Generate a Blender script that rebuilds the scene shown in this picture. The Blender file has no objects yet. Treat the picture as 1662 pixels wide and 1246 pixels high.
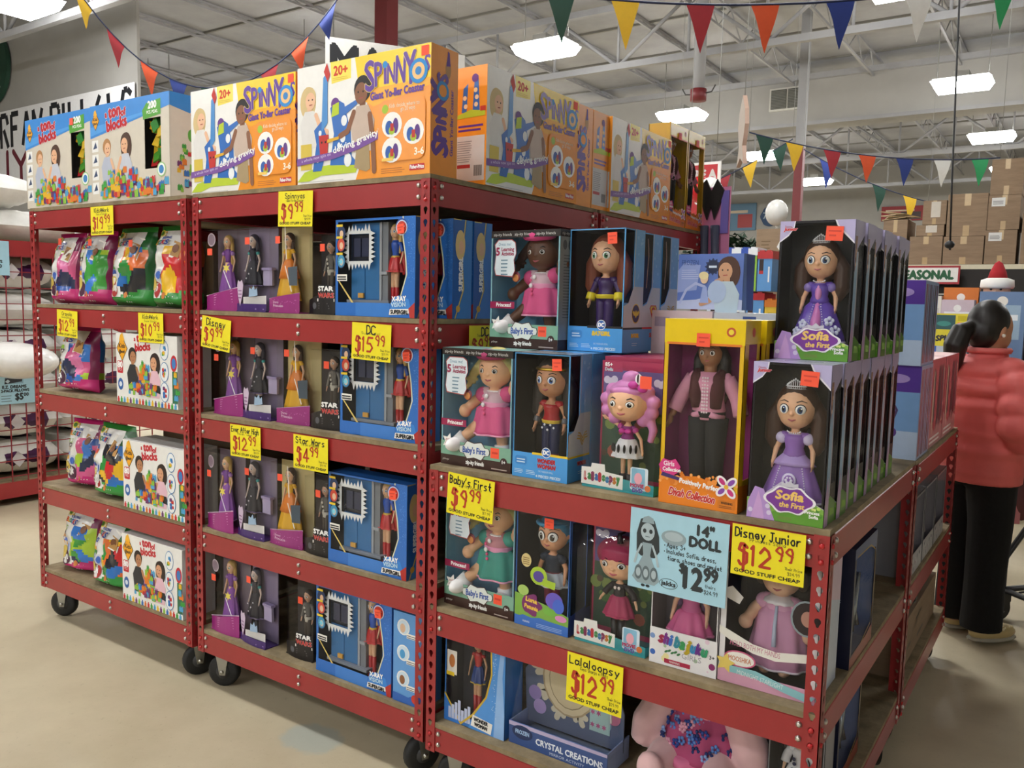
import bpy, math, random
from mathutils import Vector, Matrix
R = random.Random(7)
S = bpy.context.scene
COL = S.collection
pi, sin, cos = math.pi, math.sin, math.cos

# ---------------------------------------------------------------- camera, world, lights, exposure
FPX, PITCH, ROLL, YAW = 1362.0, 0.0966, 0.0231, 0.6003
CAM = Vector((1.72, -2.04, 1.616))
fw = Vector((-sin(YAW) * cos(PITCH), cos(YAW) * cos(PITCH), -sin(PITCH)))
rt = Vector((cos(YAW), sin(YAW), 0))
up = rt.cross(fw)
r2 = rt * cos(ROLL) + up * sin(ROLL)
u2 = -rt * sin(ROLL) + up * cos(ROLL)
cd = bpy.data.cameras.new('camera')
cd.sensor_width = 36.0
cd.lens = FPX / 1662.0 * 36.0
cd.clip_end = 200
cam = bpy.data.objects.new('camera', cd)
COL.objects.link(cam)
mw = Matrix((r2, u2, -fw)).transposed().to_4x4()
mw.translation = CAM
cam.matrix_world = mw
S.camera = cam
w = bpy.data.worlds.new('hall_ambient')
S.world = w
w.use_nodes = True
w.node_tree.nodes['Background'].inputs[0].default_value = (0.95, 0.97, 1, 1)
w.node_tree.nodes['Background'].inputs[1].default_value = 0.12
S.view_settings.view_transform = 'Standard'
S.view_settings.look = 'None'
S.view_settings.exposure = 0.0
S.view_settings.gamma = 1.0
S.view_settings.use_curve_mapping = False
S.cycles.max_bounces = 6
S.cycles.transparent_max_bounces = 16
S.cycles.sample_clamp_indirect = 6.0
LAMP = 66.0       # emission of the ceiling fixtures
FIX = [(x, y) for y in (-16.9, -11.65, -6.4, -1.15, 4.08, 9.45, 14.8, 20.1, 25.2) for x in (-16.0, -10.8, -5.65, -0.43, 4.8, 10.0)
       if not (x > 4 and -3 < y < 9) and not (x < -15 and y < 9) and not (x > 9 and y > -3) and not (x > 4 and y == -6.4)]

# ---------------------------------------------------------------- materials
MC = {}
def lin(c):
    return c / 12.92 if c <= 0.04045 else ((c + 0.055) / 1.055) ** 2.4
def rgb(h):
    return tuple(lin(int(h[i:i + 2], 16) / 255) for i in (0, 2, 4))
def M(key):
    """'rrggbb/rough/m' -> a node material with a faint procedural variation"""
    if key in MC:
        return MC[key]
    if not isinstance(key, str):
        return key
    p = key.split('/')
    m = bpy.data.materials.new('paint_' + p[0])
    m.use_nodes = True
    nt = m.node_tree
    b = nt.nodes['Principled BSDF']
    c = rgb(p[0])
    ro = float(p[1]) if len(p) > 1 and p[1] else 0.5
    n = nt.nodes.new('ShaderNodeTexNoise')
    tc = nt.nodes.new('ShaderNodeTexCoord')
    n.inputs['Scale'].default_value = 30
    nt.links.new(tc.outputs['Object'], n.inputs['Vector'])
    mx = nt.nodes.new('ShaderNodeMix')
    mx.data_type = 'RGBA'
    mx.inputs['A'].default_value = (*[x * 0.93 for x in c], 1)
    mx.inputs['B'].default_value = (*[min(1, x * 1.06) for x in c], 1)
    nt.links.new(n.outputs[0], mx.inputs['Factor'])
    nt.links.new(mx.outputs['Result'], b.inputs['Base Color'])
    b.inputs['Roughness'].default_value = ro
    if 'm' in p[2:]:
        b.inputs['Metallic'].default_value = 1
    if 's' in p[2:]:
        b.inputs['Sheen Weight'].default_value = 0.5
    MC[key] = m
    return m
def nodes(name):
    m = bpy.data.materials.new(name)
    m.use_nodes = True
    nt = m.node_tree
    return m, nt, nt.nodes['Principled BSDF']
def ramped(name, scale, stops, rough, detail=6, bump=0.0, stretch=None, coord='Object'):
    m, nt, b = nodes(name)
    tc = nt.nodes.new('ShaderNodeTexCoord')
    n = nt.nodes.new('ShaderNodeTexNoise')
    n.inputs['Scale'].default_value = scale
    n.inputs['Detail'].default_value = detail
    n.inputs['Roughness'].default_value = 0.65
    mp = nt.nodes.new('ShaderNodeMapping')
    if stretch:
        mp.inputs['Scale'].default_value = stretch
    nt.links.new(tc.outputs[coord], mp.inputs[0])
    nt.links.new(mp.outputs[0], n.inputs['Vector'])
    r = nt.nodes.new('ShaderNodeValToRGB')
    e = r.color_ramp.elements
    while len(e) < len(stops):
        e.new(0.5)
    for q, (p, h) in zip(e, stops):
        q.position = p
        q.color = (*rgb(h), 1)
    nt.links.new(n.outputs[0], r.inputs[0])
    nt.links.new(r.outputs[0], b.inputs['Base Color'])
    b.inputs['Roughness'].default_value = rough
    if bump:
        bp = nt.nodes.new('ShaderNodeBump')
        bp.inputs['Strength'].default_value = bump
        bp.inputs['Distance'].default_value = 0.01
        nt.links.new(n.outputs[0], bp.inputs['Height'])
        nt.links.new(bp.outputs[0], b.inputs['Normal'])
    MC[name] = m
    return m
def film_mat(name, tint=(1, 1, 1), gloss=0.09, rough=0.06):
    m = bpy.data.materials.new(name)
    m.use_nodes = True
    nt = m.node_tree
    nt.nodes.clear()
    o = nt.nodes.new('ShaderNodeOutputMaterial')
    t = nt.nodes.new('ShaderNodeBsdfTransparent')
    t.inputs[0].default_value = (*tint, 1)
    g = nt.nodes.new('ShaderNodeBsdfGlossy')
    g.inputs['Roughness'].default_value = rough
    mx = nt.nodes.new('ShaderNodeMixShader')
    f = nt.nodes.new('ShaderNodeLayerWeight')
    f.inputs[0].default_value = 0.12
    ma = nt.nodes.new('ShaderNodeMath')
    ma.operation = 'MULTIPLY_ADD'
    ma.inputs[1].default_value = 0.5
    ma.inputs[2].default_value = gloss * 0.4
    n = nt.nodes.new('ShaderNodeTexNoise')
    n.inputs['Scale'].default_value = 9
    bp = nt.nodes.new('ShaderNodeBump')
    bp.inputs['Strength'].default_value = 0.25
    bp.inputs['Distance'].default_value = 0.004
    nt.links.new(n.outputs[0], bp.inputs['Height'])
    nt.links.new(bp.outputs[0], g.inputs['Normal'])
    nt.links.new(f.outputs['Fresnel'], ma.inputs[0])
    nt.links.new(ma.outputs[0], mx.inputs[0])
    nt.links.new(t.outputs[0], mx.inputs[1])
    nt.links.new(g.outputs[0], mx.inputs[2])
    nt.links.new(mx.outputs[0], o.inputs[0])
    MC[name] = m
    return m
film_mat('film', (0.97, 0.98, 0.98))
film_mat('film_bag', (0.96, 0.96, 0.97), 0.2, 0.12)

# ---------------------------------------------------------------- mesh builder
class G:
    def __init__(s):
        s.v, s.f, s.m, s.sm, s.mats = [], [], [], [], []
    def mi(s, c):
        if c not in s.mats:
            s.mats.append(c)
        return s.mats.index(c)
    def add(s, vs, fs, c, smooth=False):
        o = len(s.v)
        s.v += [tuple(p) for p in vs]
        i = s.mi(c)
        for f in fs:
            s.f.append([o + k for k in f])
            s.m.append(i)
            s.sm.append(smooth)
        return s
    def box(s, x0, y0, z0, x1, y1, z1, c):
        vs = [(x, y, z) for z in (z0, z1) for y in (y0, y1) for x in (x0, x1)]
        return s.add(vs, [(0, 2, 3, 1), (4, 5, 7, 6), (0, 1, 5, 4), (2, 6, 7, 3), (0, 4, 6, 2), (1, 3, 7, 5)], c)
    def obox(s, mat, sx, sy, sz, c):
        vs = [mat @ Vector((x * sx / 2, y * sy / 2, z * sz / 2)) for z in (-1, 1) for y in (-1, 1) for x in (-1, 1)]
        return s.add(vs, [(0, 2, 3, 1), (4, 5, 7, 6), (0, 1, 5, 4), (2, 6, 7, 3), (0, 4, 6, 2), (1, 3, 7, 5)], c)
    def prism(s, pts, ax, a, b, c, smooth=False):
        """polygon in the plane across axis ax ('x': (y,z), 'y': (x,z), 'z': (x,y)) extruded from a to b"""
        def P(p, t):
            return {'x': (t, p[0], p[1]), 'y': (p[0], t, p[1]), 'z': (p[0], p[1], t)}[ax]
        n = len(pts)
        vs = [P(p, a) for p in pts] + [P(p, b) for p in pts]
        s.add(vs, [list(range(n))[::-1], list(range(n, 2 * n))], c)
        return s.add(vs, [(i, (i + 1) % n, n + (i + 1) % n, n + i) for i in range(n)], c, smooth)
    def tube(s, pts, rad, c, n=10, flat=1.0):
        P = [Vector(p) for p in pts]
        if not hasattr(rad, '__len__'):
            rad = [rad] * len(P)
        vs, fs = [], []
        ref = None
        for i, p in enumerate(P):
            d = (P[min(i + 1, len(P) - 1)] - P[max(i - 1, 0)]).normalized()
            if ref is None:
                ref = Vector((0, 1, 0)) if abs(d.y) < 0.9 else Vector((1, 0, 0))
            a = d.cross(ref).normalized()
            b = a.cross(d).normalized()
            ref = b
            for k in range(n):
                t = 2 * pi * k / n
                vs.append(p + (a * cos(t) + b * sin(t) * flat) * rad[i])
        for i in range(len(P) - 1):
            for k in range(n):
                k2 = (k + 1) % n
                fs.append((i * n + k, i * n + k2, (i + 1) * n + k2, (i + 1) * n + k))
        fs.append(list(range(n))[::-1])
        fs.append([(len(P) - 1) * n + k for k in range(n)])
        return s.add(vs, fs, c, True)
    def ell(s, ce, r, c, seg=14, rings=9, mat=None):
        if not hasattr(r, '__len__'):
            r = (r, r, r)
        ce = Vector(ce)
        vs = [Vector((0, 0, -r[2]))]
        for i in range(1, rings):
            t = -pi / 2 + pi * i / rings
            for k in range(seg):
                a = 2 * pi * k / seg
                vs.append(Vector((r[0] * cos(t) * cos(a), r[1] * cos(t) * sin(a), r[2] * sin(t))))
        vs.append(Vector((0, 0, r[2])))
        if mat is not None:
            vs = [mat @ p for p in vs]
        vs = [p + ce for p in vs]
        fs = [(0, 1 + (k + 1) % seg, 1 + k) for k in range(seg)]
        for i in range(rings - 2):
            for k in range(seg):
                a, b = 1 + i * seg + k, 1 + i * seg + (k + 1) % seg
                fs.append((a, b, b + seg, a + seg))
        o = 1 + (rings - 2) * seg
        fs += [(o + k, o + (k + 1) % seg, len(vs) - 1) for k in range(seg)]
        return s.add(vs, fs, c, True)
    def lathe(s, prof, c, n=24, ce=(0, 0, 0), ruf=0, rk=8, sy=1.0, ph=0.0):
        """prof: (r, z) from bottom to top, closed at both ends; ruf waves the radius rk times round, most where r is large"""
        vs, fs = [], []
        rm = max(r for r, z in prof)
        for r, z in prof:
            for k in range(n):
                a = 2 * pi * k / n
                q = r * (1 + ruf * (r / rm) ** 2 * cos(rk * a + ph))
                vs.append((ce[0] + q * cos(a), ce[1] + q * sin(a) * sy, ce[2] + z))
        for i in range(len(prof) - 1):
            for k in range(n):
                k2 = (k + 1) % n
                fs.append((i * n + k, i * n + k2, (i + 1) * n + k2, (i + 1) * n + k))
        fs.append(list(range(n))[::-1])
        fs.append([(len(prof) - 1) * n + k for k in range(n)])
        return s.add(vs, fs, c, True)
    def mesh(s, name):
        me = bpy.data.meshes.new(name)
        me.from_pydata(s.v, [], s.f)
        for c in s.mats:
            me.materials.append(M(c))
        me.polygons.foreach_set('material_index', s.m)
        me.polygons.foreach_set('use_smooth', s.sm)
        me.update()
        return me
    def build(s, name, parent=None, loc=(0, 0, 0), rz=0.0):
        return link(name, s.mesh(name), parent, loc, rz)
def link(name, me, parent=None, loc=(0, 0, 0), rz=0.0):
    o = bpy.data.objects.new(name, me)
    COL.objects.link(o)
    o.parent = parent
    o.location = loc
    o.rotation_euler = (0, 0, rz)
    return o
def tag(o, label=None, cat=None, group=None, kind=None):
    for k, v in (('label', label), ('category', cat), ('group', group), ('kind', kind)):
        if v:
            o[k] = v
    return o
def thing(name, label, cat, loc=(0, 0, 0), rz=0.0, group=None):
    return tag(link(name, None, None, loc, rz), label, cat, group)
KIDS = {}
def dup(o, loc, rz=None, label=None, group=None, parent=None):
    def kids(x):
        return [c for c in COL.objects if c.parent is x]
    if o.name not in KIDS:
        KIDS[o.name] = [(c, kids(c)) for c in kids(o)]
    r = o.copy()
    COL.objects.link(r)
    r.location = loc
    if rz is not None:
        r.rotation_euler = (0, 0, rz)
    if label:
        r['label'] = label
    if group:
        r['group'] = group
    if parent is not None:
        r.parent = parent
    for c, gs in KIDS[o.name]:
        d = c.copy()
        COL.objects.link(d)
        d.parent = r
        for g in gs:
            e = g.copy()
            COL.objects.link(e)
            e.parent = d
    return r

# fused, continuous surfaces: overlapping solids -> one voxel-remeshed skin (evaluated in a scratch scene)
TMP = bpy.data.scenes.new('scratch')
def fuse(g, vox, smooth=4):
    me = g.mesh('fused')
    o = bpy.data.objects.new('fused', me)
    TMP.collection.objects.link(o)
    md = o.modifiers.new('r', 'REMESH')
    md.mode = 'VOXEL'
    md.voxel_size = vox
    md.use_smooth_shade = True
    if smooth:
        sm = o.modifiers.new('s', 'SMOOTH')
        sm.factor = 0.5
        sm.iterations = smooth
    TMP.view_layers[0].update()
    dg = TMP.view_layers[0].depsgraph
    r = bpy.data.meshes.new_from_object(o.evaluated_get(dg))
    bpy.data.objects.remove(o)
    for p in r.polygons:
        p.use_smooth = True
    r.materials.clear()
    r.materials.append(M(g.mats[0]))
    return r

# ---------------------------------------------------------------- lettering
TC = {}
def glyphs(sx):
    if sx in TC:
        return TC[sx]
    cu = bpy.data.curves.new('t', 'FONT')
    cu.body = sx
    cu.resolution_u = 2
    o = bpy.data.objects.new('t', cu)
    TMP.collection.objects.link(o)
    TMP.view_layers[0].update()
    dg = TMP.view_layers[0].depsgraph
    me = o.evaluated_get(dg).to_mesh()
    vs = [(p.co.x, p.co.y) for p in me.vertices]
    fs = [tuple(p.vertices) for p in me.polygons]
    o.evaluated_get(dg).to_mesh_clear()
    bpy.data.objects.remove(o)
    x0 = min(p[0] for p in vs)
    x1 = max(p[0] for p in vs)
    y0 = min(p[1] for p in vs)
    y1 = max(p[1] for p in vs)
    TC[sx] = (vs, fs, x0, x1, y0, y1)
    return TC[sx]
# marker-pen alphabet: strokes on a small grid, baseline 2, x-height 6, capitals to 9
HF = {
 'A': '02 39 62|15 55', 'B': '02 09 48 57 46 06|06 45 54 43 32 02', 'C': '68 49 29 08 03 22 42 63', 'D': '02 09 39 58 64 43 22 02',
 'E': '59 09 02 52|06 46', 'F': '59 09 02|06 46', 'G': '58 39 08 04 32 53 55 35', 'H': '09 02|59 52|06 56', 'I': '29 22',
 'J': '19 59|39 33 22 12 03', 'K': '09 02|59 05 52', 'L': '09 02 52', 'M': '02 09 34 69 62', 'N': '02 09 52 59', 'O': '39 17 14 32 54 57 39',
 'P': '02 09 49 58 56 45 05', 'R': '02 09 49 57 46 06|26 52', 'S': '58 39 19 07 16 45 54 42 22 03', 'T': '09 69|39 32', 'U': '09 03 22 42 53 59',
 'W': '09 12 37 52 69', 'Y': '09 36 69|36 32', 'Z': '09 59 02 52',
 'a': '55 36 16 04 12 32 54|56 53 62', 'b': '09 02|05 26 46 54 42 02', 'c': '55 36 16 04 12 32 53', 'd': '59 52|55 36 16 04 12 32 53',
 'e': '04 54 46 26 05 13 32 53', 'f': '58 39 27 22|06 46', 'g': '55 36 16 04 12 32 53|56 51 30 10', 'h': '09 02|05 26 46 52', 'i': '26 22|28 29',
 'j': '36 31 10|38 39', 'k': '09 02|46 04 52', 'l': '29 22', 'm': '06 02|05 26 32|35 56 62', 'n': '06 02|05 26 46 52', 'o': '26 04 22 42 54 46 26',
 'p': '06 00|05 26 46 54 42 02', 'r': '06 02|04 26 46', 's': '46 16 05 43 32 02', 't': '29 23 42|06 46', 'u': '06 03 22 42 53|56 52', 'v': '06 22 46',
 'w': '06 12 35 52 66', 'y': '06 23|56 10', 'z': '06 46 02 42', '0': '39 17 14 32 54 57 39', '1': '18 29 22', '2': '07 29 48 56 02 52', '3': '08 29 48 36|36 54 32 12 03',
 '4': '49 42|49 04 64', '5': '59 19 06 36 54 32 02', '6': '49 16 03 22 43 45 26 05', '7': '09 59 12', '8': '36 18 29 48 36 14 22 42 54 36', '9': '55 26 07 29 49 57 42 32',
 '$': '58 39 19 07 56 53 32 12 03|31 30|39 31', "'": '29 17', '-': '05 45', '.': '22 23', '+': '05 45|27 23', '@': '45 24 26 46 44 54 57 29 06 04 22 42',
 '!': '29 25|22 23', ',': '23 11', '"': '19 17|39 37', '?': '08 29 48 35 34|32 33', '&': '52 08 29 37 04 12 32 54'}

class Print:
    """flat artwork laid on a surface: pos(x, y, lift) gives the point; shapes that overlap earlier ones are lifted a hair above them"""
    def __init__(s, g, o=(0, 0, 0), u=(1, 0, 0), v=(0, 0, 1), n=None, pos=None, step=0.00028, lift0=0.0004):
        s.g, s.b = g, []
        s.step, s.l0 = step, lift0
        if pos is None:
            o, u, v = Vector(o), Vector(u), Vector(v)
            n = u.cross(v).normalized() if n is None else Vector(n)
            pos = lambda x, y, t: o + u * x + v * y + n * t
        s.pos = pos
    def lev(s, x0, y0, x1, y1):
        l = 0
        for (a, b, c, d, k) in s.b:
            if k >= l and a < x1 and c > x0 and b < y1 and d > y0:
                l = k + 1
        s.b.append((x0, y0, x1, y1, l))
        return s.l0 + l * s.step
    def raw(s, vs, fs, c):
        xs = [p[0] for p in vs]
        ys = [p[1] for p in vs]
        t = s.lev(min(xs), min(ys), max(xs), max(ys))
        s.g.add([s.pos(x, y, t) for x, y in vs], fs, c)
        return s
    def pol(s, pts, c):
        return s.raw(pts, [list(range(len(pts)))], c)
    def rect(s, x0, y0, x1, y1, c):
        return s.pol([(x0, y0), (x1, y0), (x1, y1), (x0, y1)], c)
    def rr(s, x0, y0, x1, y1, r, c):
        p = []
        for cx, cy, a in ((x1 - r, y0 + r, -pi / 2), (x1 - r, y1 - r, 0), (x0 + r, y1 - r, pi / 2), (x0 + r, y0 + r, pi)):
            p += [(cx + r * cos(a + k * pi / 8), cy + r * sin(a + k * pi / 8)) for k in range(5)]
        return s.pol(p, c)
    def circ(s, x, y, r, c, ry=None, n=18, a=0.0):
        ry = ry or r
        p = [(r * cos(2 * pi * k / n), ry * sin(2 * pi * k / n)) for k in range(n)]
        return s.pol([(x + q[0] * cos(a) - q[1] * sin(a), y + q[0] * sin(a) + q[1] * cos(a)) for q in p], c)
    def star(s, x, y, r, c, k=5, q=0.45, a=pi / 2, sx=1.0):
        return s.pol([(x + sx * (r if i % 2 == 0 else r * q) * cos(a + pi * i / k), y + (r if i % 2 == 0 else r * q) * sin(a + pi * i / k)) for i in range(2 * k)], c)
    def txt(s, sx, x, y, h, c, wd=None, a=0.0, sh=0.0, al='l', edge=None, ew=0.1, fat=0.0):
        """printed lettering: cap height h, fitted to width wd"""
        vs, fs, x0, x1, y0, y1 = glyphs(sx)
        k = h / 0.7
        kx = wd / (x1 - x0) if wd else k
        W = (x1 - x0) * kx
        ox = {'l': 0, 'c': -W / 2, 'r': -W}[al]
        def put(dx, dy, col, t=None):
            q = []
            for px, py in vs:
                X, Y = ox + (px - x0) * kx + py * k * sh + dx, py * k + dy
                q.append((x + X * cos(a) - Y * sin(a), y + X * sin(a) + Y * cos(a)))
            if t is None:
                s.raw(q, fs, col)
            else:
                s.g.add([s.pos(X, Y, t) for X, Y in q], fs, col)
            return q
        # each copy lies a hair lower than the one before: no two faces share a plane
        hair = s.step * .1
        if edge:
            e = h * ew
            q = put(-e, 0, edge)
            t = s.l0 + s.b[-1][4] * s.step
            for i, (dx, dy) in enumerate(((e, 0), (0, e), (0, -e), (e * .7, -e * .7), (-e * .7, e * .7))):
                put(dx, dy, edge, t - hair * (i + 1))
        put(0, 0, c)
        if fat:
            t = s.l0 + s.b[-1][4] * s.step
            e = h * fat
            for i, (dx, dy) in enumerate(((e, 0), (-e, 0), (0, e), (0, -e))):
                put(dx, dy, c, t - hair * (i + 1))
        return s
    def pen(s, pts, wd, c, t=None):
        """a marker stroke: round-ended ribbon through pts"""
        if t is None:
            t = s.lev(min(p[0] for p in pts), min(p[1] for p in pts), max(p[0] for p in pts), max(p[1] for p in pts))
        vs, fs = [], []
        for (ax, ay), (bx, by) in zip(pts, pts[1:]):
            L = math.hypot(bx - ax, by - ay) or 1e-6
            nx, ny = -(by - ay) / L * wd / 2, (bx - ax) / L * wd / 2
            o = len(vs)
            vs += [(ax + nx, ay + ny), (ax - nx, ay - ny), (bx - nx, by - ny), (bx + nx, by + ny)]
            fs.append((o, o + 1, o + 2, o + 3))
        for (ax, ay) in pts:
            o = len(vs)
            vs += [(ax + wd / 2 * cos(k * pi / 4), ay + wd / 2 * sin(k * pi / 4)) for k in range(8)]
            fs.append(tuple(range(o, o + 8)))
        hair = s.step * .8 / len(fs)
        for i, f in enumerate(fs):
            s.g.add([s.pos(*vs[k], t - hair * i) for k in f], [tuple(range(len(f)))], c)
        return s
    def hand(s, sx, x, y, h, c, wd=None, pw=0.14, al='l', a=0.0):
        """hand lettering with a marker: cap height h"""
        k = h / 7.0
        adv = [0.55 if ch == ' ' else (0.5 if ch in "iIl1'.!," else 1.0) for ch in sx]
        W = sum(adv) * 7.6 * k
        kx = k * (wd / W if wd else 1)
        W = wd or W
        X = x + {'l': 0, 'c': -W / 2, 'r': -W}[al]
        t = s.lev(X, y - 2 * k, X + W, y + h)
        for ch, ad in zip(sx, adv):
            off = -1.4 if ad == 0.5 else 0.4
            for st in HF.get(ch, '').split('|'):
                if st:
                    p = [(X + (int(q[0]) + off) * kx - x, (int(q[1]) - 2) * k) for q in st.split()]
                    s.pen([(x + px * cos(a) - py * sin(a), y + px * sin(a) + py * cos(a)) for px, py in p], h * pw, c, t)
            X += ad * 7.6 * kx
        return s
    def lines(s, x0, y0, x1, y1, n, c, fill=0.45, jag=0.2):
        """rows of fine print"""
        dy = (y1 - y0) / n
        for i in range(n):
            s.rect(x0, y1 - (i + 1) * dy, x1 - (x1 - x0) * jag * R.random(), y1 - (i + 1) * dy + dy * fill, c)
        return s
# ---------------------------------------------------------------- surfaces
def floor_mat():
    m, nt, b = nodes('concrete')
    L = nt.links.new
    tc = nt.nodes.new('ShaderNodeTexCoord')
    def noise(sc, de, ro=0.6):
        n = nt.nodes.new('ShaderNodeTexNoise')
        n.inputs['Scale'].default_value = sc
        n.inputs['Detail'].default_value = de
        n.inputs['Roughness'].default_value = ro
        L(tc.outputs['Object'], n.inputs['Vector'])
        return n
    n1 = noise(1.3, 8)
    r1 = nt.nodes.new('ShaderNodeValToRGB')
    e = r1.color_ramp.elements
    e[0].position, e[0].color = 0.3, (*rgb('b3a68a'), 1)
    e[1].position, e[1].color = 0.7, (*rgb('d0c4a8'), 1)
    L(n1.outputs[0], r1.inputs[0])
    n2 = noise(38, 5, 0.75)
    r2_ = nt.nodes.new('ShaderNodeValToRGB')
    e = r2_.color_ramp.elements
    e[0].position, e[0].color = 0.27, (*rgb('6e6656'), 1)
    e[1].position, e[1].color = 0.4, (1, 1, 1, 1)
    L(n2.outputs[0], r2_.inputs[0])
    mu = nt.nodes.new('ShaderNodeMix')
    mu.data_type = 'RGBA'
    mu.blend_type = 'MULTIPLY'
    mu.inputs['Factor'].default_value = 0.3
    L(r1.outputs[0], mu.inputs['A'])
    L(r2_.outputs[0], mu.inputs['B'])
    # a pale bluish patch of filler by the caster
    sb = nt.nodes.new('ShaderNodeVectorMath')
    sb.operation = 'SUBTRACT'
    sb.inputs[1].default_value = (-0.53, 0.0, 0)
    L(tc.outputs['Object'], sb.inputs[0])
    sc = nt.nodes.new('ShaderNodeVectorMath')
    sc.operation = 'MULTIPLY'
    sc.inputs[1].default_value = (1, 1.25, 0)
    L(sb.outputs[0], sc.inputs[0])
    ln = nt.nodes.new('ShaderNodeVectorMath')
    ln.operation = 'LENGTH'
    L(sc.outputs[0], ln.inputs[0])
    n3 = noise(9, 4)
    ad = nt.nodes.new('ShaderNodeMath')
    ad.operation = 'MULTIPLY_ADD'
    ad.inputs[1].default_value = 0.12
    L(n3.outputs[0], ad.inputs[0])
    L(ln.outputs['Value'], ad.inputs[2])
    r3 = nt.nodes.new('ShaderNodeValToRGB')
    e = r3.color_ramp.elements
    e[0].position, e[0].color = 0.165, (0.75, 0.75, 0.75, 1)
    e[1].position, e[1].color = 0.195, (0, 0, 0, 1)
    L(ad.outputs[0], r3.inputs[0])
    m2 = nt.nodes.new('ShaderNodeMix')
    m2.data_type = 'RGBA'
    m2.inputs['B'].default_value = (*rgb('a9b0a8'), 1)
    L(r3.outputs[0], m2.inputs['Factor'])
    L(mu.outputs['Result'], m2.inputs['A'])
    L(m2.outputs['Result'], b.inputs['Base Color'])
    b.inputs['Roughness'].default_value = 0.45
    bp = nt.nodes.new('ShaderNodeBump')
    bp.inputs['Strength'].default_value = 0.15
    bp.inputs['Distance'].default_value = 0.004
    L(n2.outputs[0], bp.inputs['Height'])
    L(bp.outputs[0], b.inputs['Normal'])
    MC['concrete'] = m
floor_mat()
ramped('board', 14, [(0.3, '6f6148'), (0.55, '8d7d60'), (0.75, 'a39373')], 0.85, 8, 0.1)
ramped('wallpaint', 0.35, [(0.3, '96948f'), (0.7, 'a8a6a2')], 0.8, 5)
ramped('ceilpaint', 0.5, [(0.25, '868688'), (0.5, '9b9b9d'), (0.8, 'acacae')], 0.85, 6)
ramped('redsteel', 3, [(0.3, '922a2c'), (0.6, 'a03032'), (0.8, 'a93638')], 0.3, 5)
ramped('cardboard', 5, [(0.3, '85705a'), (0.7, '988169')], 0.85, 7, 0.05, (1, 1, 6))
ramped('pillow', 4, [(0.3, 'd8d6d0'), (0.7, 'f0efea')], 0.6, 5, 0.6)
ramped('felt', 60, [(0.3, '000000'), (0.7, '0a0a0c')], 0.95, 4)
def lampmat():
    m, nt, b = nodes('lamp_lens')
    b.inputs['Base Color'].default_value = (1, 1, 1, 1)
    b.inputs['Emission Color'].default_value = (1, 1, 0.985, 1)
    b.inputs['Emission Strength'].default_value = LAMP
    MC['lens'] = m
lampmat()
RED = 'redsteel'

# ---------------------------------------------------------------- room shell
X0, X1, Y0, Y1, ZC = -21.0, 14.0, -20.0, 32.0, 7.0
def struct(name, g, **k):
    return tag(g.build(name, **k), kind='structure')
struct('floor', G().box(X0, Y0, -0.2, X1, Y1, 0, 'concrete'))
struct('ceiling', G().box(X0, Y0, ZC, X1, Y1, ZC + 0.2, 'ceilpaint'))
struct('wall_back', G().box(X0, Y1, 0, X1, Y1 + 0.2, ZC, 'wallpaint'))
struct('wall_front', G().box(X0, Y0 - 0.2, 0, X1, Y0, ZC, 'wallpaint'))
struct('wall_left', G().box(X0 - 0.2, Y0, 0, X0, Y1, ZC, 'wallpaint'))
struct('wall_right', G().box(X1, Y0, 0, X1 + 0.2, Y1, ZC, 'wallpaint'))
struct('wall_partition', G().box(X0, 6.0, 0, -11.25, 6.05, ZC, 'wallpaint'))
g = G().box(-9.5, 17.0, 5.68, X1, 17.5, 6.56, 'wallpaint')
g.box(-9.5, 16.94, 5.6, X1, 17.56, 5.68, 'ceilpaint').box(-9.5, 16.9, 6.56, X1, 17.6, 6.68, 'ceilpaint')
struct('trim_1', g)
n = 2
def truss(ax, c, a, b, zt, zb, step, t):
    """steel lattice: two chords and a zigzag web along axis ax at the cross position c"""
    g = G()
    def P(u, z):
        return (u, c, z) if ax == 'x' else (c, u, z)
    for z in (zt, zb):
        p, q = P(a, z), P(b, z)
        g.box(*(min(p[i], q[i]) - t for i in range(3)), *(max(p[i], q[i]) + t for i in range(3)), 'ceilpaint')
    k = int((b - a) / step)
    for i in range(k):
        u = a + i * step
        z0, z1 = (zb, zt) if i % 2 == 0 else (zt, zb)
        g.tube([P(u, z0), P(u + step, z1)], t * 0.62, 'ceilpaint', 5)
        if ax == 'x':
            g.tube([P(u, zb), P(u, zt)], t * 0.5, 'ceilpaint', 5)
    return g
for y in (-8.0, 4.9, 11.4, 22.5, 28.0):
    struct('trim_%d' % n, truss('x', y, X0, X1, 6.75, 5.75, 1.3, 0.055))
    n += 1
x = -20.2
while x < 13.5:
    struct('trim_%d' % n, truss('y', x, Y0, Y1, 6.96, 6.88, 0.3, 0.02) if x < -4 else truss('y', x, Y0, Y1, 6.92, 6.5, 0.6, 0.022))
    n += 1
    x += 1.62
for y in range(-19, 31, 2):       # seams of the ceiling panels
    struct('trim_%d' % n, G().box(X0, y, 6.96, X1, y + 0.05, 7.0, '77756f'))
    n += 1
for x, y, s in ((-8.63, 9.0, 0.14), (-2.64, 13.0, 0.07), (-15.0, 13.0, 0.12)):
    g = G()
    g.box(x - s, y - s, 0, x + s, y + s, 4.4 if y > 12 else ZC, '6d2226/.5')
    g.box(x - s - .1, y - s - .1, 0, x + s + .1, y + s + .1, 0.02, '6d2226/.5')
    if y > 12:
        g.box(x - s, y - s, 4.4, x + s, y + s, ZC, 'ceilpaint')
    struct('trim_%d' % n, g)
    n += 1

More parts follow.
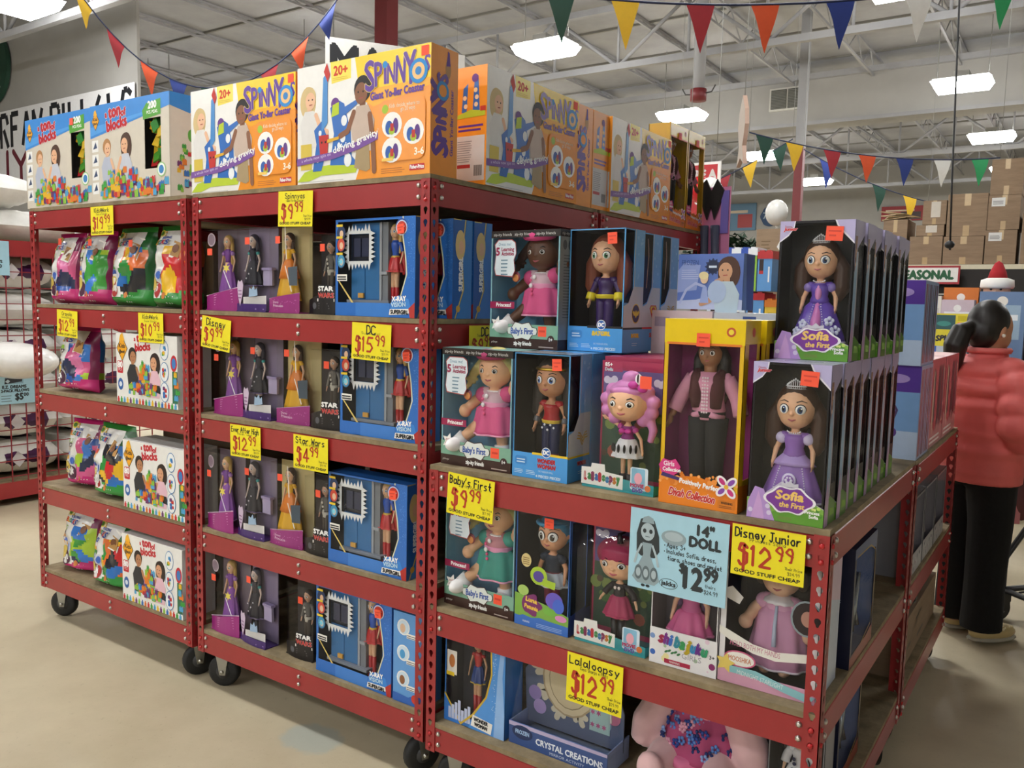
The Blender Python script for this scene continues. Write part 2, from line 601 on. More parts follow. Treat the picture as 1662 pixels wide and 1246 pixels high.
# ---------------------------------------------------------------- ceiling lamps
def lamp():
    t = thing('ceiling_light', 'x', 'light', (0, 0, 0), 0, 'warehouse ceiling lights')
    g = G()
    g.box(-.44, -.27, .13, .44, .27, .17, 'd8d8d4/.4')
    g.box(-.12, -.2, .17, .12, .2, .28, 'b8b8b4/.4')
    g.build('housing', t)
    q = G()
    q.add([(a * .47, b * .3, .13) for a, b in ((-1, -1), (1, -1), (1, 1), (-1, 1))] + [(a * .4, b * .24, .0) for a, b in ((-1, -1), (1, -1), (1, 1), (-1, 1))], [(0, 1, 5, 4), (1, 2, 6, 5), (2, 3, 7, 6), (3, 0, 4, 7), (7, 6, 5, 4), (0, 3, 2, 1)], 'lens')
    q.build('lens', t)
    for sx in (-.4, .4):
        G().tube([(sx, 0, .16), (sx, 0, 1.46)], .008, '8a8a86', 5).build('hanger_wire', t)
    return t
L0 = None
rows = {-16.9: 'rearmost', -11.65: 'last but one added fill', -6.4: 'first', -1.15: 'second', 4.08: 'third', 9.45: 'fourth', 14.8: 'fifth', 20.1: 'sixth', 25.2: 'seventh'}  # fill rows: unseen lamps added behind the camera to brighten the box fronts
cols = {-16.0: 'far outer wall', -10.8: 'partition wall', -5.65: 'toy shelves', -0.43: 'seasonal aisle', 4.8: 'outermost aisle', 10.0: 'opposite outer wall'}
for x, y in FIX:
    lb = 'bright white ceiling light, %s row, above the %s' % (rows[y], cols[x])
    if L0 is None:
        L0 = lamp()
        L0.location = (x, y, 5.5)
        L0['label'] = lb
    else:
        dup(L0, (x, y, 5.5), label=lb)

# ---------------------------------------------------------------- red boltless shelving
def flange(g, o, u, n, z0, z1, wd=0.04, th=0.0025, pitch=0.0385):
    """post flange with keyhole slots; o ridge point, u along the flange, n outward normal"""
    o, u, n = Vector(o), Vector(u), Vector(n)
    k = int((z1 - z0) / pitch)
    pitch = (z1 - z0) / k
    hole = [(0.0085 * sin(a), 0.0085 * cos(a)) for a in [i * pi / 5 for i in range(4)]]
    hole = [(0, .0085)] + hole[1:] + [(0.0045, -.0085), (.003, -.0145), (0, -.016)]
    for lay, d in ((0, 0), (1, -th)):
        for i in range(k):
            zc = z0 + (i + .5) * pitch
            for s in (1, -1):
                e = wd if s > 0 else 0.0
                pts = [(wd / 2, pitch / 2), (e, pitch / 2), (e, -pitch / 2), (wd / 2, -pitch / 2)] + [(wd / 2 + s * a, b + .003) for a, b in hole[::-1]]
                vs = [o + u * a + n * d + Vector((0, 0, zc + b)) for a, b in pts]
                g.add(vs, [list(range(len(vs)))], RED)
    a, b = o + Vector((0, 0, z0)), o + Vector((0, 0, z1))
    for q in (0.0, wd):
        g.add([a + u * q, a + u * q - n * th, b + u * q - n * th, b + u * q], [(0, 1, 2, 3)], RED)
PM = {}
def post(sx, sy, h):
    k = (sx, sy, h)
    if k not in PM:
        g = G()
        flange(g, (0, 0, 0), (-sx, 0, 0), (0, sy, 0), 0, h)
        flange(g, (0, 0, 0), (0, -sy, 0), (sx, 0, 0), 0, h)
        PM[k] = g.mesh('post')
    return PM[k]
def beam_mesh(L, ax, s, bh=0.08):
    """beam along x (ax=0, outer face at y=0 facing s) or along y"""
    g = G()
    pf = [(0, 0), (0, bh - .004), (.004, bh), (.014, bh), (.016, bh - .014), (.03, bh - .014), (.03, bh - .018), (.018, bh - .018), (.018, 0)]
    if ax == 0:
        g.prism([(-s * a, z) for a, z in pf], 'x', 0, L, RED)
    else:
        g.prism([(-s * a, z) for a, z in pf], 'y', 0, L, RED)
    return g.mesh('beam')
def bolt_mesh(ax, s):
    g = G()
    d = {0: (0, s, 0), 1: (s, 0, 0)}[ax]
    g.tube([(0, 0, 0), tuple(.005 * q for q in d)], [.008, .008], 'c9c8c2/.35/m', 6)
    g.tube([tuple(.005 * q for q in d), tuple(.0075 * q for q in d)], [.0075, .004], 'd8d6d0/.3/m', 8)
    return g.mesh('bolt')
BOLT = {(a, s): bolt_mesh(a, s) for a in (0, 1) for s in (-1, 1)}
def rivet_mesh(ax, s):
    d = {0: (0, s, 0), 1: (s, 0, 0)}[ax]
    g = G().tube([tuple(-.004 * q for q in d), tuple(.004 * q for q in d)], [.0075, .006], 'b8262a/.25', 8)
    return g.mesh('rivet')
RIV = {(a, s): rivet_mesh(a, s) for a in (0, 1) for s in (-1, 1)}
def caster_mesh(r, wheel):
    g = G()
    if wheel:
        g.tube([(0, -.019, r), (0, -.012, r), (0, .012, r), (0, .019, r)], [r - .012, r, r, r - .012], '17181a/.6', 22)
        g.tube([(0, -.021, r), (0, .021, r)], r * .45, '3a3a3c/.5', 14)
    else:
        for y in (-.027, .023):
            g.prism([(-.012, r - .014), (.012, r - .014), (.03, 2 * r + .022), (-.03, 2 * r + .022)], 'y', y, y + .004, 'a8a8a2/.4/m')
        g.box(-.04, -.035, 2 * r + .02, .04, .035, 2 * r + .026, 'a8a8a2/.4/m')
        g.tube([(0, -.034, r), (0, .034, r)], .008, 'c0c0ba/.3/m', 8)
    return g.mesh('wheel' if wheel else 'caster')
def unit(label, x, y, W, D, zb, zt, tops, front=(0,), side=(), back=False, mid=True, rz_c=(0.5, 1.2, 0.3, 2.2)):
    t = thing('shelving_unit', label, 'shelf', (x, y, 0), 0, 'red steel shelving on casters')
    for sx in (0, 1):
        for sy in (0, 1):
            link('post', post(1 if sx else -1, 1 if sy else -1, round(zt - zb, 3)), t, (sx * W, sy * D, zb))
    bx = {s: beam_mesh(W - .005, 0, s) for s in (1, -1)}
    by = {s: beam_mesh(D - .005, 1, s) for s in (1, -1)}
    dk = G().box(.004, .002, 0, W - .004, D - .002, .016, 'board').mesh('shelf_board')
    for i, z in enumerate(tops):
        fb = link('beam', bx[-1], t, (.0025, .003, z - .08))
        bk = link('beam', bx[1], t, (.0025, D - .003, z - .08))
        lb = link('beam', by[-1], t, (.003, .0025, z - .08))
        rb = link('beam', by[1], t, (W - .003, .0025, z - .08))
        link('shelf_board', dk, t, (0, 0, z))
        if front == 'all' or i in front:
            for u in (.052, W - .052):
                for q in (.026, .062):
                    link('bolt', BOLT[0, -1], fb, (u, 0, q))
            for u in (.02, W - .02):
                for q in (.016, .055):
                    link('rivet', RIV[0, -1], fb, (u - .0025, -.003, q))
            if mid and i < len(tops) - 1:
                for q in (.026, .055):
                    link('bolt', BOLT[0, -1], fb, (W / 2, 0, q))
        if side == 'all' or i in side:
            for u in (.052, D - .052):
                for q in (.026, .062):
                    link('bolt', BOLT[1, 1], rb, (0, u, q))
            for u in (.02, D - .02):
                for q in (.016, .055):
                    link('rivet', RIV[1, 1], rb, (.003, u - .0025, q))
    if back:
        G().box(.03, D - .05, zb + .02, W - .03, D - .044, zt - .09, '1d1916/.9').build('dark_back_panel', t)  # added sheet: stops light from behind so the shelf depths stay black
    r = (zb - .026) / 2
    cm, wm = caster_mesh(r, False), caster_mesh(r, True)
    for (sx, sy), a in zip(((0, 0), (1, 0), (0, 1), (1, 1)), rz_c):
        c = link('caster', cm, t, (.072 + sx * (W - .144), .078 + sy * (D - .156), 0), a)
        link('wheel', wm, c)
    return t
TT = [.240, .665, 1.130, 1.542, 1.994]
T = [z + .0168 for z in TT]
CT = [z + .0168 for z in (.235, .625, 1.082)]
DT = [z + .0168 for z in (.22, .62, 1.074)]
unit('tall red shelving unit of block toys, at the far end of the row', -2.494, 0, 1.24, 1.08, .158, 1.996, TT, 'all', (), True)
unit('tall red shelving unit at the corner with dolls under coaster toy boxes', -1.22, 0, 1.22, 1.08, .158, 1.996, TT, 'all', (3, 4), True)
unit('tall red shelving unit standing back to back behind the corner unit', -1.22, 1.1, 1.22, 1.1, .158, 1.996, TT, (), (3, 4), False, False)
unit('tall red shelving unit back to back behind the block toys unit', -2.494, 1.1, 1.24, 1.1, .158, 1.996, TT, (), (), False, False)
unit('waist high red shelving unit with big boxed dolls on its open deck', .02, -.015, 1.235, 1.17, .15, 1.084, [z - .0168 for z in CT], 'all', 'all', False)
unit('waist high red shelving unit beside the shopper in the coral jacket', .02, 1.18, 1.235, 1.12, .15, 1.078, [z - .0168 for z in DT], (), 'all', False, False)
# ---------------------------------------------------------------- dolls
KIND = {
 'big': dict(hz=.80, h=(.15, .136, .168), sz=.60, sw=.094, tr=.078, wr=.06, hr=.078, hip=.40, lx=.04, l=(.04, .027), a=(.027, .02), hand=[(-.15, -.03, .38), (.15, -.03, .38)], el=.5),
 'slim': dict(hz=.9, h=(.066, .062, .08), sz=.79, sw=.078, tr=.058, wr=.036, hr=.055, hip=.54, lx=.03, l=(.034, .018), a=(.017, .013), hand=[(-.12, -.03, .52), (.12, -.03, .52)], el=.66),
 'rag': dict(hz=.80, h=(.17, .14, .17), sz=.60, sw=.12, tr=.12, wr=.11, hr=.11, hip=.34, lx=.08, l=(.062, .058), a=(.05, .055), hand=[(-.27, -.07, .42), (.25, -.05, .66)], el=.52),
 'cute': dict(hz=.76, h=(.205, .17, .175), sz=.555, sw=.06, tr=.055, wr=.045, hr=.06, hip=.40, lx=.035, l=(.024, .022), a=(.018, .016), hand=[(-.20, -.04, .60), (.17, -.04, .33)], el=.47),
 'child': dict(hz=.865, h=(.082, .08, .1), sz=.725, sw=.115, tr=.1, wr=.085, hr=.1, hip=.44, lx=.055, l=(.058, .036), a=(.033, .024), hand=[(-.235, -.04, .44), (.235, -.04, .44)], el=.58)}
def doll(par, H, kind, skin, hair, clothes, loc, rz=0.0, eye='4a3524', lip='b8606a', ew=1.0, fingers=False, vox=None, lash='2a1a14', pose=None, name='doll'):
    K = dict(KIND[kind])
    if pose:
        K.update(pose)
    hz, (hx, hy, hh) = K['hz'], K['h']
    sz, sw, hip, lx = K['sz'], K['sw'], K['hip'], K['lx']
    sk = skin + '/.45'
    g = G()
    g.ell((0, 0, hz), (hx, hy, hh), sk, 24, 16)
    g.ell((0, -.12 * hy, hz - .42 * hh), (hx * .82, hy * .82, hh * .58), sk, 20, 12)
    g.ell((0, -hy * .97, hz - .26 * hh), (hx * .11, hy * .13, hh * .1), sk, 10, 8)
    for s in (-1, 1):
        g.ell((s * hx * .99, hy * .12, hz - .1 * hh), (hx * .1, hy * .16, hh * .17), sk, 10, 8)
    mid = (hip + sz) / 2
    g.tube([(0, 0, hz - .7 * hh), (0, 0, sz)], K['tr'] * .42, sk, 12)
    g.tube([(0, 0, hip - .02), (0, 0, hip + .03), (0, 0, mid - .02), (0, 0, sz - .04), (0, 0, sz)], [K['hr'] * .8, K['hr'], K['wr'], K['tr'], K['tr'] * .6], sk, 16, .75)
    arms, legs = [], []
    for s, hd in zip((-1, 1), K['hand']):
        sh = Vector((s * sw, 0, sz - .03))
        hd = Vector(hd)
        mdp = (sh + hd) / 2
        elb = Vector((mdp.x + s * .018, mdp.y + .02, mdp.z))
        arms.append((sh, elb, hd))
        a1, a2 = K['a']
        g.tube([(s * sw * .4, 0, sz - .03), sh, elb, hd], [a1, a1, (a1 + a2) / 2, a2 * .85], sk, 10)
        d = (hd - elb).normalized()
        if kind == 'rag':
            g.ell(hd + d * .03, (.062, .055, .065), sk)
        else:
            pc = hd + d * a2 * 1.1
            g.ell(pc, (a2 * .75, a2 * 1.05, a2 * 1.5), sk, 10, 8)
            side = Vector((0, 1, 0))
            if fingers:
                for k, q in enumerate((-.75, -.25, .25, .75)):
                    b = pc + d * a2 * 1.1 + side * q * a2
                    ln = a2 * (1.5, 1.75, 1.6, 1.2)[k]
                    g.tube([b - d * a2 * .6, b + d * ln * .5 - Vector((s * .002, 0, 0)), b + d * ln - Vector((s * .01, 0, 0))], [a2 * .27, a2 * .25, a2 * .2], sk, 7)
                tb = pc - side * a2 * .9
                g.tube([tb + side * a2 * .4, tb - side * a2 * .5 + d * a2 * .7, tb - side * a2 * .6 + d * a2 * 1.4], [a2 * .3, a2 * .28, a2 * .22], sk, 7)
            else:
                g.tube([pc, pc + d * a2 * 1.2, pc + d * a2 * 2.3], [a2 * .8, a2 * .7, a2 * .45], sk, 8, .6)
                g.tube([pc, pc - side * a2 * 1.2 + d * a2 * 1.1], [a2 * .35, a2 * .28], sk, 6)
        l1, l2 = K['l']
        bend = K.get('leg', [(0, 0), (0, 0)])[0 if s < 0 else 1]
        an = Vector((s * lx + bend[0], -.004 + bend[1], .04 + max(0, -bend[1]) * .5))
        kn = (Vector((s * lx, 0, hip)) + an) / 2 + Vector((0, -.006, 0))
        legs.append((Vector((s * lx, 0, hip)), kn, an))
        g.tube([(s * lx, 0, hip + .02), kn, an, an - Vector((0, 0, .012))], [l1, (l1 + l2) * .52, l2 * .8, l2 * .8], sk, 10)
        g.ell(an + Vector((0, -l2 * .9, -.018)), (l2 * .95, l2 * 1.9, .022 if kind != 'rag' else .06), sk, 10, 8)
    for v in range(len(g.v)):
        g.v[v] = tuple(H * q for q in g.v[v])
    me = fuse(g, vox or H / 105, 3)
    o = link(name, me, par, loc, rz)
    def out(nm, gg):
        for i in range(len(gg.v)):
            gg.v[i] = tuple(H * q for q in gg.v[i])
        return gg.build(nm, o)
    # eyes, brows and mouth
    for s in (-1, 1):
        ex, ez = s * hx * .42, hz - .06 * hh
        ey = -hy * math.sqrt(max(.05, 1 - .42 ** 2 - .004)) * 1.0
        e = G()
        rx, rz_ = hx * .24 * ew, hh * .2 * ew
        yaw = Matrix.Rotation(s * -.42, 3, 'Z').inverted()
        q = lambda t: Vector((ex, ey, ez)) + Vector((s * .36, -.93, 0)) * (hx * t)
        e.ell(q(-.01) + Vector((0, 0, rz_ * .13)), (rx * 1.1, hy * .035, rz_ * 1.06), lash, 14, 8, yaw)
        e.ell(q(0), (rx, hy * .075, rz_), 'f4f2ee/.2', 16, 10, yaw)
        e.ell(q(.034) - Vector((s * rx * .08, 0, rz_ * .02)), (rx * .66, hy * .06, rz_ * .8), eye + '/.15', 14, 8, yaw)
        e.ell(q(.056) - Vector((s * rx * .08, 0, 0)), (rx * .36, hy * .05, rz_ * .48), '0c0a0c/.1', 12, 8, yaw)
        e.ell(q(.075) + Vector((rx * .15, 0, rz_ * .28)), (rx * .16, hy * .045, rz_ * .18), 'ffffff/.2', 8, 6, yaw)  # white dot: a highlight painted into the eye
        bz = ez + rz_ * 1.1 + hh * .12
        yy = lambda X, Z: -math.sqrt(max(.01, 1 - (X / hx) ** 2 - ((Z - hz) / hh) ** 2)) * hy * 1.005
        bp = [(ex - s * rx * .8, bz - .02 * hh), (ex + s * rx * .1, bz + .05 * hh), (ex + s * rx * 1.0, bz - .03 * hh)]
        e.tube([(X, yy(X, Z), Z) for X, Z in bp], [hx * .025, hx * .03, hx * .012], lash, 6)
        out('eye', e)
    m = G()
    mz = hz - .55 * hh
    my = -.12 * hy - hy * .82 * math.sqrt(1 - ((.13 * hh) / (.58 * hh)) ** 2)
    m.tube([(-hx * .26, my + hy * .085, mz + .055 * hh), (-hx * .1, my + hy * .0, mz), (0, my - .005, mz - .025 * hh), (hx * .1, my + hy * .0, mz), (hx * .26, my + hy * .085, mz + .055 * hh)], [hx * .012, hx * .04, hx * .05, hx * .04, hx * .012], lip + '/.35', 8)
    out('mouth', m)
    # hair: pieces in head units, fused
    if hair:
        hc, pcs = hair
        g = G()
        T = lambda p: Vector((p[0] * hx, p[1] * hy, hz + p[2] * hh))
        for pc in pcs:
            if pc[0] == 'e':
                g.ell(T(pc[1]), (pc[2][0] * hx, pc[2][1] * hy, pc[2][2] * hh), hc, 18, 12)
            else:
                g.tube([T(p) for p in pc[1]], [r * hx for r in pc[2]], hc, 9)
        for v in range(len(g.v)):
            g.v[v] = tuple(H * q for q in g.v[v])
        link('hair', fuse(g, H / 95, 2), o)
    # clothing
    def torso(z0, z1, k, c, gg):
        zs = [z0 + (z1 - z0) * i / 5 for i in range(6)]
        def rad(z):
            p = [(hip - .02, K['hr'] * .82), (hip + .03, K['hr']), (mid - .02, K['wr']), (sz - .04, K['tr']), (sz + .01, K['tr'] * .62)]
            for (a, ra), (b, rb) in zip(p, p[1:]):
                if z <= b:
                    return ra + (rb - ra) * max(0, (z - a) / (b - a))
            return p[-1][1]
        gg.tube([(0, 0, z) for z in zs], [rad(z) * k for z in zs], c, 18, .78)
    for cl in clothes:
        t = cl[0]
        g = G()
        if t == 'gown':       # colour, trim, waist z, hem z, hem radius, ruffle, folds
            _, c, c2, zw, zh, rh, rf, fk = cl[:8]
            sy_ = cl[8] if len(cl) > 8 else .72
            wr = K['wr'] * 1.06
            pr = [(wr, zw), (wr * 1.25 + (rh - wr) * .28, zw - (zw - zh) * .16), (wr + (rh - wr) * .66, zw - (zw - zh) * .5), (rh * .95, zw - (zw - zh) * .85), (rh, zh)]
            g.lathe(pr[::-1], c, 64, (0, 0, 0), rf, fk, sy_)
            g.lathe([(rh * 1.012, zh - .004), (rh * 1.012, zh + .012)], c2, 64, (0, 0, 0), rf, fk, sy_)
            out('skirt', g)
        elif t == 'top':      # colour, z0, z1, [collar colour]
            torso(cl[2], cl[3], 1.13, cl[1], g)
            for a in arms:
                g.tube([Vector((a[0].x * .5, 0, a[0].z)), a[0] + Vector((0, 0, .002)), a[0] + (a[1] - a[0]) * .12], [K['a'][0] * 1.2] * 3, cl[1], 10)
            if len(cl) > 4:
                g.lathe([(K['tr'] * .72, cl[3] - .012), (K['tr'] * .8, cl[3] - .002), (K['tr'] * .66, cl[3] + .008)], cl[4], 20, sy=.8)
            out('bodice', g)
        elif t == 'sleeve':   # colour, from, to (0 shoulder .. 2 hand), scale
            for a in arms:
                P = lambda u: a[0] + (a[1] - a[0]) * u if u <= 1 else a[1] + (a[2] - a[1]) * (u - 1)
                us = [cl[2] + (cl[3] - cl[2]) * i / 4 for i in range(5)]
                gg = G()
                gg.tube([P(u) for u in us], [K['a'][0] * cl[4]] * 5, cl[1], 12)
                out('sleeve', gg)
        elif t == 'puff':
            for a in arms:
                gg = G()
                gg.ell(a[0] + (a[1] - a[0]) * .2, [K['a'][0] * cl[2]] * 3, cl[1])
                out('sleeve', gg)
        elif t == 'pants':    # colour, end (0 hip .. 2 ankle), scale
            torso(hip - .02, hip + .06, 1.1, cl[1], g)
            for a in legs:
                P = lambda u: a[0] + (a[1] - a[0]) * u if u <= 1 else a[1] + (a[2] - a[1]) * (u - 1)
                us = [cl[2] * i / 5 for i in range(6)]
                g.tube([P(u) for u in us], [(K['l'][0] * (1 - u / 2.4) + K['l'][1] * (u / 2.4)) * cl[3] for u in us], cl[1], 12)
            out('pants', g)
        elif t == 'boots':    # colour, height share, scale
            for a in legs:
                gg = G()
                gg.tube([a[1] + (a[2] - a[1]) * (1 - cl[2]), a[2], a[2] - Vector((0, 0, .03))], [K['l'][1] * cl[3] * 1.1, K['l'][1] * cl[3], K['l'][1] * cl[3]], cl[1], 12)
                fz = .026 if kind != 'rag' else .068
                gg.ell(a[2] + Vector((0, -K['l'][1] * .9, -.016)), (K['l'][1] * 1.2 * cl[3] / 1.2, K['l'][1] * 2.1, fz), cl[1], 12, 8)
                out('shoe', gg)
        elif t == 'band':     # colour, z0, z1, swell: a belt or sash round the torso
            torso(cl[2], cl[3], cl[4], cl[1], g)
            out('belt', g)
        elif t == 'tiara':
            zt = hz + hh * .86
            for k in range(-5, 6):
                an = k * .16
                b = Vector((sin(an) * hx * .62, -cos(an) * hy * .52, zt))
                hgt = hh * (.46 - .055 * abs(k))
                g.tube([b, b + Vector((0, 0, hgt))], [hx * .018, hx * .022], 'dcdce4/.2', 6)
                g.ell(b + Vector((0, 0, hgt)), hx * .05, 'f0f0f6/.15', 8, 6)
            for q in (0, .12):
                g.tube([(sin(k * .16) * hx * .64, -cos(k * .16) * hy * .54, zt + hh * q) for k in range(-6, 7)], hx * .034, 'e4e4ea/.2', 6)
            out('tiara', g)
        elif t == 'dots':     # colour, radius, points on the front
            for p in cl[3]:
                g.ell(p, (cl[2], cl[2] * .5, cl[2]), cl[1], 8, 6)
            out(cl[4] if len(cl) > 4 else 'trimming', g)
        elif t == 'shape':    # name, list of (kind, ...) free pieces in doll units
            for pc in cl[2]:
                if pc[0] == 'e':
                    g.ell(pc[1], pc[2], pc[3], 14, 9)
                elif pc[0] == 't':
                    g.tube(pc[1], pc[2], pc[3], 9)
                elif pc[0] == 'l':
                    g.lathe(pc[1], pc[2], 28, sy=pc[3], ruf=pc[4], rk=pc[5])
            out(cl[1], g)
    return o
def H_long(c, end=-2.4, wid=.9, r=.42, part=0.0):
    return (c, [('e', (0, .2, .16), (1.1, 1.08, 1.02)), ('e', (0, .55, -.2), (1.02, .6, 1.0)),
                ('t', [(-.72, .3, .3), (-wid, .35, -.5), (-wid, .3, end * .7), (-wid * .8, .25, end)], [r * .7, r, r, r * .5]),
                ('t', [(.72, .3, .3), (wid, .35, -.5), (wid, .3, end * .7), (wid * .8, .25, end)], [r * .7, r, r, r * .5]),
                ('t', [(0, .6, 0), (0, .6, end * .9)], [.6, .36])])
def H_short(c):
    return (c, [('e', (0, .2, .2), (1.09, 1.06, 1.0)), ('e', (0, .5, -.2), (1.0, .6, .9))])
def H_curl(c):
    return (c, [('e', (0, .2, .22), (1.1, 1.06, 1.0))] + [('e', (1.15 * cos(a), .1, -.1 + 1.0 * sin(a)), (.34, .4, .36)) for a in [-.9, -.4, .15, .75, 2.4, 2.95, 3.55, 4.05]]
            + [('e', (0, -.55, .62), (.8, .3, .24)), ('e', (.1, 0, 1.25), (.45, .4, .38)), ('t', [(.9, .2, -.6), (1.2, .1, -1.4), (1.05, .1, -2.0)], [.22, .2, .14])])

# ---------------------------------------------------------------- packages
ORANGE = 'ff5a3c/.6'
class Pack:
    """a carton: x across the front, y into the shelf, z up; win = the cut-out of the front (x0, z0, x1, z1)"""
    def __init__(s, name, label, cat, w, d, h, col, inner=None, win=None, group=None, swin=None, top=None, film='film'):
        s.t = thing(name, label, cat, group=group)
        s.w, s.d, s.h = w, d, h
        g = s.g = G()
        e = .0015
        if win is None and swin is None:
            g.box(0, 0, 0, w, d, h, col)
        else:
            inner = inner or col
            g.box(0, d - e, 0, w, d, h, col).box(0, d - 2 * e, e, w, d - e, h - e, inner)
            g.box(0, 0, 0, w, d - e, e, col).box(e, e, e, w - e, d - 2 * e, 2 * e, inner)
            g.box(0, 0, h - e, w, d, h, top or col).box(e, e, h - 2 * e, w - e, d - 2 * e, h - e, inner)
            g.box(0, 0, e, e, d, h - e, col)
            if swin is None:
                g.box(w - e, 0, e, w, d, h - e, col)
                g.box(w - 2 * e, e, e, w - e, d - e, h - e, inner)
            else:
                y0, z0, y1, z1 = swin
                for a in ((0, 0, d, z0), (0, z1, d, h), (0, z0, y0, z1), (y1, z0, d, z1)):
                    if a[2] - a[0] > 1e-4 and a[3] - a[1] > 1e-4:
                        g.box(w - e, a[0], a[1], w, a[2], a[3], col)
            g.box(e, e, e, 2 * e, d - e, h - e, inner)
            x0, z0, x1, z1 = win
            for a in ((0, 0, w, z0), (0, z1, w, h), (0, z0, x0, z1), (x1, z0, w, z1)):
                if a[2] - a[0] > 1e-4 and a[3] - a[1] > 1e-4:
                    g.box(a[0], 0, a[1], a[2], e, a[3], col)
            f = G()
            f.add([(x0, .0008, z0), (x1, .0008, z0), (x1, .0008, z1), (x0, .0008, z1)], [(0, 1, 2, 3)], film)
            if swin:
                y0, zz0, y1, zz1 = swin
                f.add([(w - .0008, y0, zz0), (w - .0008, y1, zz0), (w - .0008, y1, zz1), (w - .0008, y0, zz1)], [(0, 1, 2, 3)], film)
            f.build('clear_window', s.t)
        s.F = Print(g, (0, 0, 0), (1, 0, 0), (0, 0, 1), (0, -1, 0))
        s.Rt = Print(g, (w, 0, 0), (0, 1, 0), (0, 0, 1), (1, 0, 0))
        s.B = Print(g, (w, d, 0), (-1, 0, 0), (0, 0, 1), (0, 1, 0))
        s.Tp = Print(g, (0, 0, h), (1, 0, 0), (0, 1, 0), (0, 0, 1))
        s.Lf = Print(g, (0, d, 0), (0, -1, 0), (0, 0, 1), (-1, 0, 0))
    def sticker(s, x, z, wd=.028, hh=.026, a=0.0, y=-.0042):
        g = G()
        p = Print(g, (x, y, z), (cos(a), 0, sin(a)), (-sin(a), 0, cos(a)), (0, -1, 0))
        p.rect(-wd / 2, -hh / 2, wd / 2, hh / 2, ORANGE)
        p.rect(-wd * .36, hh * .12, wd * .38, hh * .22, 'd8402c')
        p.rect(-wd * .3, -hh * .2, wd * .1, -hh * .08, 'd8402c')
        g.build('price_sticker', s.t)
    def done(s, x, y, z, rz=0.0, nm='carton'):
        s.g.build(nm, s.t)
        s.t.location = (x, y, z)
        s.t.rotation_euler = (0, 0, rz)
        return s.t
def at(o, x, y, z, rz=0.0):
    o.location = (x, y, z)
    o.rotation_euler = (0, 0, rz)
    return o
BRICK = ['c8282c', 'e8b820', '2a6cb8', '3a9a3c', '6a2c6a', 'e07a24', '4aa0d0', '8cc040']
def kid(P, x, y, k, skin, hair, shirt, long=False, arm=1):
    """a child in the printed photograph: head, hair, shirt, arm"""
    if long:
        P.circ(x - arm * .06 * k, y - .1 * k, .36 * k, hair, .5 * k)
    P.rect(x - .1 * k, y - .45 * k, x + .1 * k, y - .2 * k, skin)
    P.pol([(x - .3 * k, y - 1.5 * k), (x - .42 * k, y - .75 * k), (x - .2 * k, y - .36 * k), (x + .2 * k, y - .36 * k), (x + .42 * k, y - .75 * k), (x + .34 * k, y - 1.5 * k)], shirt)
    P.pen([(x + arm * .3 * k, y - .5 * k), (x + arm * .52 * k, y - .95 * k), (x + arm * .8 * k, y - 1.05 * k)], .15 * k, skin)
    P.circ(x, y + .05 * k, .3 * k, hair, .33 * k)
    P.circ(x + arm * .05 * k, y - .06 * k, .22 * k, skin, .27 * k)
    for s in (-1, 1):
        P.circ(x + arm * .06 * k + s * .085 * k, y - .02 * k, .026 * k, '2a1c16')
    P.pen([(x - .05 * k + arm * .06 * k, y - .18 * k), (x + .07 * k + arm * .06 * k, y - .17 * k)], .03 * k, 'a85048')
def bricks(P, x0, y0, x1, y1, n, s, seed):
    r = random.Random(seed)
    for i in range(n):
        x, y = r.uniform(x0, x1), r.uniform(y0, y1)
        c = r.choice(BRICK)
        a, b = s * r.uniform(.7, 1.4), s * r.uniform(.7, 1.2)
        P.rect(x, y, x + a, y + b, c)
        P.rect(x + a * .15, y + b, x + a * .4, y + b + s * .22, c)
        P.rect(x + a * .6, y + b, x + a * .85, y + b + s * .22, c)
def blocks3d(g, x0, y0, z0, x1, y1, z1, n, s, seed, cols=BRICK):
    r = random.Random(seed)
    for i in range(n):
        m = Matrix.Translation((r.uniform(x0, x1), r.uniform(y0, y1), r.uniform(z0, z1))) @ Matrix.Rotation(r.uniform(-.5, .5), 4, 'Y') @ Matrix.Rotation(r.uniform(-.4, .4), 4, 'X')
        c = r.choice(cols) + '/.25'
        g.obox(m, s, s * .9, s, c)
        for q in (-.25, .25):
            g.obox(m @ Matrix.Translation((q * s, 0, s * .58)), s * .3, s * .3, s * .18, c)

